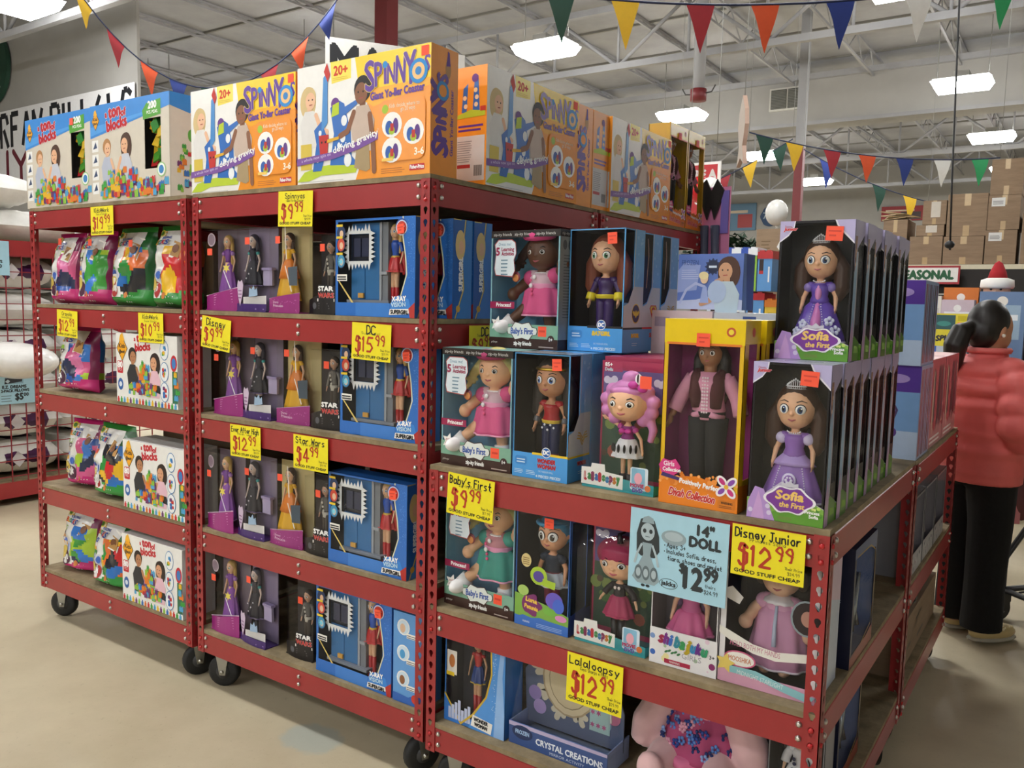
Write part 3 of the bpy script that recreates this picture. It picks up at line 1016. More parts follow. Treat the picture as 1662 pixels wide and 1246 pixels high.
# -- orange coaster toy cartons
def coaster():
    W, D, H = .605, .133, .395
    p = Pack('toy_carton', 'x', 'toy box', W, D, H, 'f29a30/.3', group='orange coaster toy cartons')
    F = p.F
    F.rect(0, 0, W, H, 'f2f1ee/.25')
    F.pol([(W * .46, H), (W, H), (W, H * .56), (W * .62, H * .6), (W * .5, H * .66)], 'f7d21c/.25')
    F.pol([(W * .56, H * .72), (W, H * .74), (W, 0), (W * .47, 0), (W * .5, H * .1), (W * .53, H * .2)], 'f29a30/.25')
    F.pol([(W * .5, H * .66), (W * .62, H * .72), (W, H * .74), (W, H * .68), (W * .6, H * .58)], 'f5ae1e/.25')
    F.pol([(W * .27, H), (W * .43, H), (W * .43, H * .84), (W * .28, H * .82)], 'fae25a/.25')
    F.txt('20+', W * .35, H * .885, .03, 'd8431f', al='c', fat=.06)
    F.lines(W * .29, H * .845, W * .41, H * .875, 2, 'd9b52a', .3)
    # playground of the picture: girl, blue towers, boy, grass
    F.pol([(0, H * .02), (W * .06, H * .1), (W * .2, H * .14), (W * .5, H * .16), (W * .47, H * .06), (W * .2, H * .06), (W * .1, H * .02)], 'b9cf2c')
    kid(F, W * .1, H * .72, .11, 'eebf9c', 'd9c08a', 'e2e0de', True, 1)
    F.rect(W * .03, H * .12, W * .12, H * .34, 'd9bf4a')
    bl = '2f6dc0/.3'
    F.pol([(W * .13, H * .1), (W * .16, H * .33), (W * .14, H * .45), (W * .2, H * .52), (W * .24, H * .4), (W * .23, H * .22), (W * .2, H * .1)], bl)
    F.pol([(W * .2, H * .42), (W * .215, H * .88), (W * .25, H * .93), (W * .25, H * .5)], '4a8fd2/.3')
    F.pol([(W * .22, H * .93), (W * .245, H * 1.0), (W * .27, H * .9), (W * .25, H * .84)], 'c8342c')
    F.pol([(W * .27, H * .14), (W * .3, H * .4), (W * .27, H * .62), (W * .33, H * .68), (W * .38, H * .64), (W * .43, H * .4), (W * .44, H * .2), (W * .5, H * .12)], bl)
    F.pol([(W * .36, H * .6), (W * .48, H * .66), (W * .48, H * .62), (W * .38, H * .54)], bl)
    for x, y, r in ((.38, .5, .022), (.37, .36, .02), (.4, .24, .02), (.41, .17, .028), (.34, .3, .012), (.17, .2, .014), (.19, .42, .012)):
        F.circ(W * x, H * y, r * .62, 'eef2f6', r * .8)
    F.circ(W * .31, H * .65, .02, '6a3a8c')
    F.pol([(W * .28, H * .54), (W * .34, H * .56), (W * .34, H * .66), (W * .29, H * .64)], 'bcd22e')
    F.pol([(W * .19, H * .24), (W * .25, H * .24), (W * .26, H * .4), (W * .18, H * .4)], 'c22a26')
    for q in (.205, .235):
        F.circ(W * q, H * .34, .004, '1a1010')
    F.pol([(W * .25, H * .33), (W * .34, H * .35), (W * .34, H * .375), (W * .25, H * .36)], 'e0ae2a')
    kid(F, W * .52, H * .72, .13, '8a5a3e', '1c1412', 'c9b4a6', False, -1)
    F.pol([(W * .46, H * .1), (W * .48, H * .28), (W * .57, H * .3), (W * .58, H * .08), (W * .55, H * .06)], 'a8926c')
    F.pen([(W * .575, H * .52), (W * .6, H * .3), (W * .61, H * .06)], .02, '8a5a3e')
    F.pol([(W * .0, H * .22), (W * .3, H * .25), (W * .62, H * .36), (W * .8, H * .4), (W * .7, H * .34), (W * .5, H * .25), (W * .3, H * .19), (0, H * .16)], '7a4fa0')
    F.txt('a whole new spin on', W * .04, H * .185, .011, 'd9c8ea', W * .24, a=.1)
    F.txt('defying gravity!', W * .3, H * .235, .021, 'ffffff', W * .36, a=.21, fat=.04)
    # name
    pu = '5c3099/.3'
    for ch, x, y, h, a, wd in (('S', .545, .705, .095, .06, .042), ('P', .615, .735, .075, .04, .032), ('I', .678, .745, .05, .03, .009), ('N', .7, .745, .062, 0, .032), ('N', .76, .735, .085, -.03, .038), ('Y', .825, .71, .1, .05, .05), ('S', .955, .79, .05, -.05, .022)):
        F.txt(ch, W * x, H * y, h, pu, wd, a=a, edge='f9e48c', ew=.05, fat=.03)
    F.circ(W * .918, H * .8, .038, '2f8fd8')
    F.circ(W * .918, H * .8, .026, 'f6c88c')
    F.circ(W * .918, H * .8, .013, '3a86cc')
    F.circ(W * .683, H * .895, .011, '2f8fd8')
    F.txt('Giant Yo-ller Coaster', W * .58, H * .63, .024, pu, W * .38, a=.03, fat=.06)
    F.rr(W * .64, H * .12, W * .97, H * .61, .03, 'f49a3a/.25')
    F.txt('Kids decide where to', W * .72, H * .545, .013, 'fdf0d8', W * .21)
    F.txt('go 20 ways', W * .8, H * .51, .014, 'fdf0d8', W * .1)
    F.circ(W * .69, H * .54, .014, 'a8c83a')
    for x, y in ((.74, .41), (.89, .34), (.74, .21)):
        F.circ(W * x, H * y, .043, 'fbfaf6', .04)
        F.circ(W * x - .012, H * y - .008, .016, '2f5fb0', .022)
        F.circ(W * x + .016, H * y - .004, .012, '5f3c8c', .024)
        F.circ(W * x, H * y - .018, .013, 'a9c636')
        F.rect(W * x - .006, H * y - .02, W * x + .008, H * y + .004, 'c2352c')
    F.txt('3-6', W * .93, H * .155, .022, 'fff4e0', al='c', fat=.05)
    F.rect(W * .67, H * .125, W * .75, H * .15, 'f7cf66')
    F.rr(W * .86, H * .035, W * .965, H * .085, .004, 'c4232a')
    F.txt('Fisher-Price', W * .865, H * .048, .012, 'ffffff', W * .095, fat=.05)
    F.lines(W * .66, H * .03, W * .83, H * .08, 3, 'b3601a', .3)
    F.lines(W * .03, H * .01, W * .4, H * .03, 1, 'b8b8b8', .3)
    # spine toward +x
    Rt = p.Rt
    Rt.circ(D * .62, H * .84, .014, 'b98b5a', .03)
    Rt.pol([(D * .55, H * .86), (D * .6, H * .98), (D * .66, H * .97), (D * .7, H * .87)], '5c3099')
    for ch, y, hh, x in (('S', .16, .075, .62), ('P', .27, .062, .58), ('I', .365, .045, .56), ('N', .41, .05, .56), ('N', .475, .07, .58), ('Y', .55, .08, .6), ('S', .72, .05, .6)):
        Rt.txt(ch, D * x, H * y, hh, pu, a=pi / 2, fat=.08)
    Rt.circ(D * .42, H * .66, .03, '2f8fd8')
    Rt.circ(D * .42, H * .66, .019, 'f29a30')
    Rt.txt('Giant Yo-ller Coaster', D * .83, H * .17, .015, pu, H * .52, a=pi / 2, fat=.05)
    # other spine: picture, then small print and bar code
    Lf = p.Lf
    Lf.pol([(D * .2, H * .62), (D * .25, H * .82), (D * .4, H * .86), (D * .36, H * .62)], bl)
    Lf.pol([(D * .55, H * .62), (D * .6, H * .88), (D * .72, H * .92), (D * .78, H * .62)], bl)
    for x, y in ((.3, .74), (.33, .67), (.64, .8), (.66, .68), (.68, .74)):
        Lf.circ(D * x, H * y, .008, 'f3d9ae')
    Lf.circ(D * .62, H * .9, .014, '6a3a8c')
    Lf.pol([(D * .05, H * .6), (D * .5, H * .64), (D * .95, H * .62), (D * .95, H * .58), (D * .05, H * .57)], 'b9cf2c')
    Lf.rect(D * .8, H * .62, D * .97, H * .66, 'c2352c')
    Lf.lines(D * .1, H * .46, D * .9, H * .53, 2, pu, .5)
    Lf.rect(D * .03, H * .04, D * .95, H * .42, 'd4d4d6/.25')
    Lf.lines(D * .08, H * .2, D * .55, H * .39, 10, '8a8a90', .35)
    Lf.rect(D * .08, H * .15, D * .5, H * .18, 'b22830')
    for i in range(9):
        Lf.rect(D * (.62 + i * .03), H * .08, D * (.635 + i * .03), H * .17, '2a2a2e')
    p.F.rect(W * .935, H * .91, W * .985, H * .985, ORANGE)
    return p.done(0, 0, 0)
c0 = coaster()
at(c0, -.613, .005, T[4])
c0['label'] = 'orange coaster toy box on the shelf corner, its lettered spine to the side'
dup(c0, (-1.245, .02, T[4]), 0, 'orange coaster toy box facing front between the block box and the corner coaster box')
dup(c0, (-.615, .286, T[4]), pi, 'coaster toy box turned back to front behind the corner one, bar code spine showing')
c0b = COL.objects[-1]
c0b.location = (-.008, .278, T[4])
# turned boxes: fronts toward +x
def turn(o, y0, label, x=0.004):
    return dup(c0, (x, y0, T[4]), pi / 2, label)
c0b.rotation_euler = (0, 0, pi)
c0b.location = (-.61 + .602, .275, T[4])
turn(c0, .28, 'white and orange coaster toy box facing sideways, nearer the corner post')
dup(c0, (-.613, .892, T[4]), 0, 'coaster toy box end on, lettered spine between the two sideways facing boxes')
dup(c0, (-.008, 1.163, T[4]), pi, 'coaster toy box end on, bar code spine just before the rear sideways box')
turn(c0, 1.17, 'rear white and orange coaster toy box facing sideways beside the tall boxed dolls')
# ---------------------------------------------------------------- block toys on the far unit
def logo_diamond(P, x, y, r, hat=True):
    P.pol([(x - r, y), (x, y - r * 1.35), (x + r, y), (x, y + r * 1.35)], '3a3024')
    P.pol([(x - r * .9, y), (x, y - r * 1.22), (x + r * .9, y), (x, y + r * 1.22)], 'f0a818')
    P.txt('Kids', x, y + r * .06, r * .42, '2a2018', r * 1.1, al='c', fat=.05)
    P.txt('@work', x, y - r * .5, r * .36, '2a2018', r * 1.05, al='c', fat=.05)
    if hat:
        P.pol([(x - r * .5, y + r * .8), (x - r * .3, y + r * 1.35), (x + r * .1, y + r * 1.6), (x + r * .5, y + r * .8)], 'f4b62a')
def ton_name(P, x, y, k, word=('a', 'ton', 'of', 'blocks')):
    rd = 'c41f2e/.3'
    P.txt(word[0], x - k * 1.5, y + k * .55, k * .5, rd, edge='ffffff', ew=.16, fat=.09)
    P.txt(word[1], x - k * .95, y + k * .45, k * .95, rd, k * 1.7, a=.08, edge='ffffff', ew=.12, fat=.09)
    if word[2]:
        P.txt(word[2], x + k * .85, y + k * .45, k * .6, rd, k * .7, a=.1, edge='ffffff', ew=.14, fat=.09)
    P.txt(word[3], x - k * 1.25, y - k * .6, k * .85, rd, k * 2.9, a=.1, edge='ffffff', ew=.12, fat=.09)
def block_box():
    W, D, H = .585, .235, .415
    wn = (.41, .12, .525, .322)
    p = Pack('block_carton', 'blue topped block set box with a 200 piece tab, its printed end panel showing', 'toy box', W, D, H, 'd8d0c2/.35', '3a3a34', wn, 'blue topped block set boxes', top='4a94dc/.3')
    F = p.F
    F.pol([(0, H), (W, H), (W, H * .87), (0, H * .665)], '3f8fe0/.3')
    F.pol([(0, H * .78), (0, H * .69), (W * .8, H * .845), (W * .8, H * .86)], '57a4ee/.3')
    logo_diamond(F, W * .075, H * .84, .03)
    ton_name(F, W * .34, H * .79, .052)
    F.pol([(W * .69, H * .77), (W * .9, H * .8), (W * .9, H * .95), (W * .73, H * .925), (W * .68, H * .86)], '58a83a/.3')
    F.txt('200', W * .8, H * .87, .028, 'ffffff', al='c', fat=.08)
    F.txt('PCS. PZAS.', W * .8, H * .82, .012, 'ffffff', W * .13, al='c', fat=.05)
    for i in range(4):
        F.rect(W * .02, H * (.09 + i * .145), W * .105, H * (.21 + i * .145), 'f2f2f0')
        F.pol([(W * .035, H * (.12 + i * .145)), (W * .09, H * (.13 + i * .145)), (W * .07, H * (.195 + i * .145))], '31456a')
    kid(F, W * .22, H * .55, .105, 'e8b994', 'b5814e', 'b6bdd0')
    kid(F, W * .46, H * .57, .115, 'e8b48e', '4a2c1a', 'c7cbd8', True, -1)
    bricks(F, W * .12, H * .02, W * .74, H * .15, 90, .024, 3)
    bricks(F, W * .2, H * .16, W * .62, H * .28, 34, .022, 8)
    bricks(F, W * .72, H * .02, W * .94, H * .15, 26, .024, 4)
    F.circ(W * .9, H * .27, .03, '9fce8a')
    F.circ(W * .9, H * .27, .025, 'f2f6f2')
    F.circ(W * .9, H * .27, .017, '3a86c8')
    blocks3d(p.g, .425, .032, .14, .51, .075, .31, 26, .046, 5, ['e8b820', '3a9a3c', '58a83a', 'd86a28', 'c8282c', 'e8c030'])
    Rt = p.Rt
    Rt.rect(0, 0, D, H, 'ddd6ca/.35')
    Rt.pol([(0, H), (D, H), (D, H * .77), (0, H * .87)], '3f8fe0/.3')
    Rt.circ(D * .55, H * .9, .025, 'f0b83a', .032)
    ton_name(Rt, D * .6, H * .77, .03)
    Rt.rr(D * .35, H * .55, D * .95, H * .68, .022, '58a83a')
    Rt.txt('200', D * .65, H * .6, .026, 'ffffff', al='c', fat=.06)
    bricks(Rt, D * .1, H * .05, D * .45, H * .5, 30, .018, 6)
    Rt.pen([(D * .5, H * .5), (D * .95, H * .42)], .03, 'e0b088')
    return p.done(0, 0, 0)
b0 = block_box()
at(b0, -1.96, .012, T[4])
b1 = dup(b0, (-2.549, .02, T[4]), 0, 'blue topped block set box at the outer end of its shelf, nearest the pillow rack')
g = G()
Print(g, (0, 0, 0)).rect(.41, .355, .44, .385, ORANGE)
Print(g, (0, 0, 0), n=(0, -1, 0), lift0=.004)
for i, v in enumerate(g.v):
    g.v[i] = (v[0], -.004, v[2])
g.build('price_sticker', b1)

def super_box(n80=True):
    W, D, H = .445, .16, .3
    p = Pack('block_carton', 'x', 'toy box', W, D, H, 'ecebe8/.3', group='white eighty piece block boxes')
    F = p.F
    logo_diamond(F, W * .105, H * .78, .042)
    ton_name(F, W * .44, H * .83, .038)
    kid(F, W * .28, H * .68, .1, 'b88058', '241610', '26272c')
    kid(F, W * .64, H * .62, .1, 'd9a07a', '2a1a14', 'e7bccb', True, -1)
    F.pol([(W * .6, H * .3), (W * .72, H * .3), (W * .76, H * .18), (W * .66, H * .2)], '1c1c20')
    F.rr(W * .02, H * .42, W * .115, H * .6, .006, 'c41f2e')
    F.txt('80', W * .067, H * .5, .026, 'ffffff', al='c', fat=.08)
    F.txt('PCS', W * .067, H * .455, .01, 'ffffff', al='c')
    F.circ(W * .07, H * .26, .02, '2f62a8', .026)
    F.circ(W * .07, H * .26, .011, 'dfe8f2')
    for i, y in enumerate((.8, .5, .22)):
        F.circ(W * .8, H * y, .03, '2f7ab8', .042)
        F.circ(W * .8, H * y, .027, 'eef2f4', .039)
        bricks(F, W * .8 - .016, H * y - .026, W * .8 + .004, H * y + .01, 7, .012, 20 + i)
    bricks(F, W * .36, H * .3, W * .5, H * .52, 20, .024, 30)
    bricks(F, W * .2, H * .12, W * .64, H * .24, 60, .02, 31)
    for i in range(19):
        c = BRICK[(i * 3) % 8]
        F.rect(W * (.01 + i * .052), 0, W * (.045 + i * .052), H * .055, c)
        F.rect(W * (.018 + i * .052), H * .055, W * (.036 + i * .052), H * .08, c)
    F.circ(W * .945, H * .63, .022, 'c41f2e', .034)
    F.circ(W * .945, H * .63, .014, '3a7ac0', .022)
    F.rect(W * .92, H * .08, W, H * .52, '2b6a4a')
    bricks(F, W * .925, H * .1, W * .97, H * .46, 8, .022, 33)
    return p.done(0, 0, 0)
s0 = super_box()
at(s0, -1.775, .0, T[2])
s0['label'] = 'white eighty piece block box beside the lone pink block bag'
dup(s0, (-1.74, .0, T[1]), 0, 'white eighty piece block box beside a green bag, under the lone pink bag shelf')
dup(s0, (-1.77, .004, T[0]), 0, 'white eighty piece block box on the lowest shelf above the casters')

def bag_mesh(W, Dp, H, kind, seed):
    """a plump bag of blocks: printed white film at one side, clear film with blocks behind it, coloured foot"""
    r = random.Random(seed)
    g = G()
    nu, nv = 26, 30
    foot, dark = (('c02a72/.25', '7a1c4c/.25') if kind == 'pink' else ('2f8a3a/.25', '1d5a28/.25'))
    bump = [[r.uniform(-1, 1) for _ in range(9)] for _ in range(9)]
    def bm(u, v):
        a, b = u * 7.99, v * 7.99
        i, j = int(a), int(b)
        fa, fb = a - i, b - j
        return (bump[i][j] * (1 - fa) + bump[i + 1][j] * fa) * (1 - fb) + (bump[i][j + 1] * (1 - fa) + bump[i + 1][j + 1] * fa) * fb
    def pos(x, z, t, side=-1):
        u, v = x / W, z / H
        ed = max(0.0, 1 - abs(2 * u - 1) ** 3.0)
        ve = min(1.0, v / .06) ** .6 * (1 - max(0, (v - .55) / .45) ** 1.6 * .92)
        th = Dp / 2 * ed ** .55 * ve * (1 + .22 * bm(u, v))
        xx = x + (u - .5) * W * -.1 * max(0, v - .5) + .006 * bm(v, u)
        return Vector((xx, side * (th + t), z))
    vs = []
    for side in (-1, 1):
        for j in range(nv + 1):
            for i in range(nu + 1):
                vs.append(pos(W * i / nu, H * j / nv, 0, side))
    g.v = [tuple(v) for v in vs]
    o2 = (nu + 1) * (nv + 1)
    cells = {}
    cen = [(r.uniform(.3, 1), r.uniform(.1, .95)) for _ in range(11)]
    for s in (0, 1):
        for j in range(nv):
            for i in range(nu):
                a = s * o2 + j * (nu + 1) + i
                q = [a, a + 1, a + nu + 2, a + nu + 1]
                u, v = (i + .5) / nu, (j + .5) / nv
                if s:
                    q = q[::-1]
                if v < .1 + .16 * max(0, u - .3) or v > .94:
                    c = foot
                elif s == 0 and u < .4 + .3 * (v - .45) ** 2 + .03 * sin(v * 14):
                    c = 'e9e9e6/.25'
                elif s == 0 and v > .74:
                    c = 'e2e2e0/.25' if u < .8 else dark
                elif u > .93 and s == 0:
                    c = dark
                else:
                    k = min(range(11), key=lambda q: (cen[q][0] - u) ** 2 + ((cen[q][1] - v) * 1.2) ** 2)
                    if k not in cells:
                        cells[k] = r.choice([('3f9a3f', '2a52a0', 'a8c83a', 'd0588a', '2a3050', '3a7ad0', 'e07ab0') if kind == 'pink' else ('c8282c', 'e8b820', '2a6cb8', '2e8a3c', '23242c', 'd86a28')][0]) + '/.22'
                    c = cells[k]
                g.f.append(q)
                g.m.append(g.mi(c))
                g.sm.append(True)
    P = Print(g, pos=lambda x, z, t: pos(x, z, t * 3), step=.0003)
    P.circ(W * .14, H * .9, .022, 'e8d23a', .016)
    P.circ(W * .14, H * .9, .016, '4a7a2a', .01)
    P.txt('BUILDING', W * .22, H * .83, .011, '2a4aa0', W * .26, fat=.05)
    for k, (ch, c) in enumerate(zip('BLOCKS', ('c8282c', 'e8a020', '2e8a3c', '2a6cb8', 'c8282c', '2a4aa0'))):
        P.txt(ch, W * (.06 + k * .075), H * .755, .02, c, W * .07, edge='ffffff', ew=.1, fat=.08)
    P.txt('2', W * .24, H * .87, .02, 'e0b020', edge='2a4aa0', fat=.08)
    P.pol([(W * .56, H * .6), (W * .8, H * .56), (W * .84, H * .84), (W * .6, H * .88)], 'f2efe8')
    P.pol([(W * .58, H * .62), (W * .785, H * .585), (W * .81, H * .76), (W * .61, H * .8)], 'b88a4a')
    P.circ(W * .69, H * .7, .018, '7a4a28')
    cs = ('8ab83a', '3a2a2a', 'd0a070', '5a7ad0', 'e0a02a') if kind == 'pink' else ('2a4aa0', 'd8502a', 'e8a020', '3a8a3a', '2a4aa0')
    for k, c in enumerate(cs):
        P.rect(W * (.13 + .015 * (k % 2)), H * (.64 - k * .062), W * (.24 + .02 * (k % 2)), H * (.7 - k * .062), c)
    P.circ(W * .33, H * .38, .022, 'c8ccd8', .026)
    P.circ(W * .33, H * .38, .013, '3a62b8', .017)
    P.circ(W * .28, H * .2, .032, '4a1c3a' if kind == 'pink' else 'a82a2a', .034)
    P.txt('100', W * .28, H * .175, .026, 'ffffff', al='c', fat=.06)
    P.circ(W * .18, H * .28, .026, 'd9bf5a', .03)
    P.circ(W * .52, H * .13, .014, 'c87a3a')
    for k in range(3):
        P.pen([(W * (.55 + k * .05), H * .04), (W * (.6 + k * .05), H * .12)], .004, 'f2f2f2')
    return g
def bag(x, y, z, W, kind, seed, label, H=.335, Dp=.135, rz=0.0, st=None):
    o = tag(bag_mesh(W, Dp, H, kind, seed).build('block_bag'), label, 'toy bag', 'plastic bags of building blocks')
    o.location = (x, y + Dp / 2 + .003, z + .004)
    o.rotation_euler = (-.06, 0, rz)
    if st:
        q = G().box(st[0], -Dp * .62, st[1], st[0] + .028, -Dp * .62 + .001, st[1] + .03, ORANGE)
        q.build('price_sticker', o)
    return o
bag(-2.452, .036, T[3], .245, 'pink', 1, 'pink footed block bag at the outer end of the shelf under the blue topped boxes', st=(.14, .27))
bag(-2.2, .03, T[3], .265, 'pink', 2, 'pink footed block bag showing big blue blocks, next to a green one', st=(.16, .26))
bag(-1.925, .035, T[3], .29, 'green', 3, 'green footed block bag showing black blocks, next to a pink one', .345, st=(.2, .25))
bag(-1.605, .03, T[3], .27, 'green', 4, 'green footed block bag half hidden by the shelf post', .345)
bag(-2.38, .02, T[2], .3, 'pink', 5, 'lone pink footed block bag standing apart from the white box', .305)
bag(-2.36, .03, T[1], .25, 'pink', 6, 'pink footed block bag beside a green one and a white box', .32, rz=.18)
bag(-2.085, .015, T[1], .29, 'green', 7, 'green footed block bag between a pink bag and a white box', .33)
bag(-2.42, .03, T[0], .28, 'pink', 8, 'pink footed block bag on the lowest shelf showing dark blocks', .3, rz=.12)
bag(-2.1, .015, T[0], .28, 'green', 9, 'green footed block bag on the lowest shelf by the white box', .3)

# ---------------------------------------------------------------- fashion dolls on the corner unit
FACES = 'e3b591'
def clear_pack(label, W, D, H, back, foot, foot_h, group, bow=.02):
    """clear tube pack: backing card, printed foot, bowed clear front"""
    t = thing('boxed_doll', label, 'doll', group=group)
    g = G().box(0, D - .003, 0, W, D, H, back).box(0, .01, 0, W, D, .004, foot)
    n = 8
    pf = [(W * i / n, .012 - bow * 0 + .012 * (abs(2 * i / n - 1) ** 2.5) - .01) for i in range(n + 1)]
    for (xa, ya), (xb, yb) in zip(pf, pf[1:]):
        za, zb = foot_h(xa / W), foot_h(xb / W)
        g.add([(xa, ya, 0), (xb, yb, 0), (xb, yb, zb), (xa, ya, za)], [(0, 1, 2, 3)], foot, True)
    P = Print(g, pos=lambda x, z, tt: Vector((x, .002 + .012 * (abs(2 * x / W - 1) ** 2.5) - tt, z)))
    f = G()
    for (xa, ya), (xb, yb) in zip(pf, pf[1:]):
        f.add([(xa, ya + .001, 0), (xb, yb + .001, 0), (xb, yb + .001, H), (xa, ya + .001, H)], [(0, 1, 2, 3)], 'film', True)
    for x in (0.0005, W - .0005):
        f.add([(x, .015, 0), (x, D, 0), (x, D, H), (x, .015, H)], [(0, 1, 2, 3)], 'film')
    vs = [(x, y, H - .002) for x, y in pf] + [(W, D, H - .002), (0, D, H - .002)]
    f.add(vs, [list(range(len(vs)))], 'film')
    f.build('clear_window', t)
    return t, g, P
def stick(t, x, z, y=-.003, s=.026):
    G().box(x - s / 2, y - .001, z - s / 2, x + s / 2, y, z + s / 2, ORANGE).build('price_sticker', t)
# a lavender long haired doll
def pack_lilac():
    W, D, H = .175, .075, .315
    t, g, P = clear_pack('x', W, D, H, '7a6a78/.5', '9c2f7e/.3', lambda u: .055 + .035 * u, 'clear packs of the lavender gown doll')
    for i in range(5):
        P.pen([(W * .3, .022 + i * .009), (W * .85, .035 + i * .011)], .002, 'd99ac8')
    P.pen([(0, .056), (W, .092)], .0035, 'e9c9e0')
    P.pen([(W * .8, .088), (W * .62, .155)], .004, 'e9e4ee')
    P.star(W * .7, .165, .02, 'e2d05a', 6)
    P.circ(W * .22, H * .87, .026, 'b9a9b4')
    P.circ(W * .22, H * .87, .021, '8a7684')
    g.build('backing_card', t)
    doll(t, .285, 'slim', FACES, H_long('b8924a/.6', -5.2, .9, .4), [('top', '7a3f9a/.5', .62, .8), ('gown', '8a4aa6/.5', 'b98cc8', .64, .1, .17, .08, 9, .55), ('puff', 'a878c0/.5', 1.8)], (W * .5, .045, .012), eye='3f7a4a', vox=.0022)
    stick(t, W * .22, H * .72)
    return t
# a dark gowned doll with a teal collar
def pack_night():
    W, D, H = .17, .075, .315
    t, g, P = clear_pack('x', W, D, H, '8a7c98/.5', '43286e/.3', lambda u: .03, 'clear packs of the black gown doll')
    P.pol([(W * .3, .03), (W, .03), (W, .062), (W * .3, .055)], 'd9d5d6')
    P.pol([(W * .5, .055), (W * .78, .062), (W * .76, .09), (W * .7, .082), (W * .66, .1), (W * .6, .085), (W * .52, .09)], '9ab4d0')
    P.pol([(W * .02, .1), (W * .08, .12), (W * .16, .112), (W * .25, .12), (W * .3, .1), (W * .26, .06), (W * .16, .02), (W * .06, .06)], 'cdbad2')
    P.lines(W * .08, .05, W * .25, .09, 3, '8a5a8c', .3)
    P.lines(W * .7, .008, W * .95, .02, 1, '8a76b0')
    g.box(W * .68, D - .03, .1, W * .98, D - .02, H * .5, 'b4a8cc/.4').box(W * .66, D - .035, H * .5, W, D - .015, H * .53, 'a294c0/.4')
    g.build('backing_card', t)
    doll(t, .285, 'slim', 'd8c2b8', H_long('3a3444/.5', -3.4, .9, .42), [('top', '2c2836/.5', .6, .8), ('puff', '3aa0a0/.4', 1.5), ('gown', '211e2a/.6', '5a4a74', .66, .3, .16, .1, 8, .55), ('boots', '1a1620/.4', .9, 1.3), ('dots', 'd8d4dc/.4', .012, [(-.05, -.1, .5), (.02, -.1, .46), (.06, -.09, .53), (-.02, -.11, .4)])], (W * .36, .045, .012), eye='5a3a7a', vox=.0022)
    stick(t, W * .5, H * .84)
    return t
# yellow ball gown doll
def pack_yellow():
    W, D, H = .175, .075, .315
    t, g, P = clear_pack('x', W, D, H, 'c6b482/.5', '98347c/.3', lambda u: .052 + .022 * u, 'clear packs of the yellow gown doll')
    for i in range(26):
        r = random.Random(i)
        P.circ(W * r.uniform(.05, .95), r.uniform(.006, .05), .0016, 'cf7ab8')
    P.pen([(0, .052), (W, .074)], .003, 'e0b8d4')
    P.pen([(W * .8, .08), (W * .62, .17)], .004, 'e9e4dc')
    P.txt('Disney', W * .2, .036, .008, 'f0d8ea', W * .2)
    P.txt('Princess', W * .2, .022, .01, 'f0d8ea', W * .34)
    P.pol([(W * .74, .1), (W * .95, .1), (W * .95, .17), (W * .7, .165)], '46525e')
    P.pen([(W * .62, H * .98), (W * .66, H * .62)], .004, 'e9e4dc')
    g.build('backing_card', t)
    doll(t, .285, 'slim', FACES, H_long('3c2418/.5', -3.6, .85, .4), [('top', 'e8b01e/.4', .62, .775), ('gown', 'e3ad22/.35', 'f0c650', .66, .12, .21, .07, 7, .5), ('sleeve', 'e8b62a/.35', .1, .28, 1.5),
         ('shape', 'overskirt', [('l', [(.17, .4), (.14, .5), (.08, .62), (.042, .67)], 'e07e22/.4', .55, .1, 9)])], (W * .44, .045, .012), eye='5a3a22', vox=.0022)
    stick(t, W * .42, H * .84)
    return t
# dark pack, figure in a grey tunic
def pack_grey():
    W, D, H = .15, .07, .285
    t, g, P = clear_pack('x', W, D, H, '2c2628/.5', '1b181b/.35', lambda u: .05 + .04 * u, 'dark packs of the grey tunic figure')
    P.pol([(W * .42, .05), (W * .98, .052), (W * 1.0, .1), (W * .46, .105)], '14101a')
    P.txt('STAR', W * .46, .083, .016, 'f4f4f2', W * .48, fat=.1)
    P.txt('WARS', W * .46, .06, .016, 'c43a34', W * .5, edge='f4f4f2', ew=.1, fat=.08)
    P.lines(W * .46, .02, W * .85, .045, 3, '5a5658')
    P.rect(W * .42, .046, W * .98, .056, 'e4e2de')
    P.circ(W * .3, .03, .012, '5a5a60')
    g.build('backing_card', t)
    d = doll(t, .25, 'slim', 'd0a284', H_short('2a1c14/.6'), [('top', '6a6662/.8', .55, .8), ('sleeve', '77736e/.8', 0, 1.7, 1.35), ('pants', '4a4038/.7', 1.6, 1.15), ('boots', '2a2420/.5', .8, 1.4), ('band', 'b8b2a6/.8', .5, .58, 1.3),
         ('dots', 'c8c2b6/.8', .02, [(-.02, -.06, .72), (-.012, -.055, .66), (-.005, -.05, .6)])], (W * .62, .04, .014), eye='5a4a32', vox=.002)
    stick(t, W * .66, H * .82)
    return t
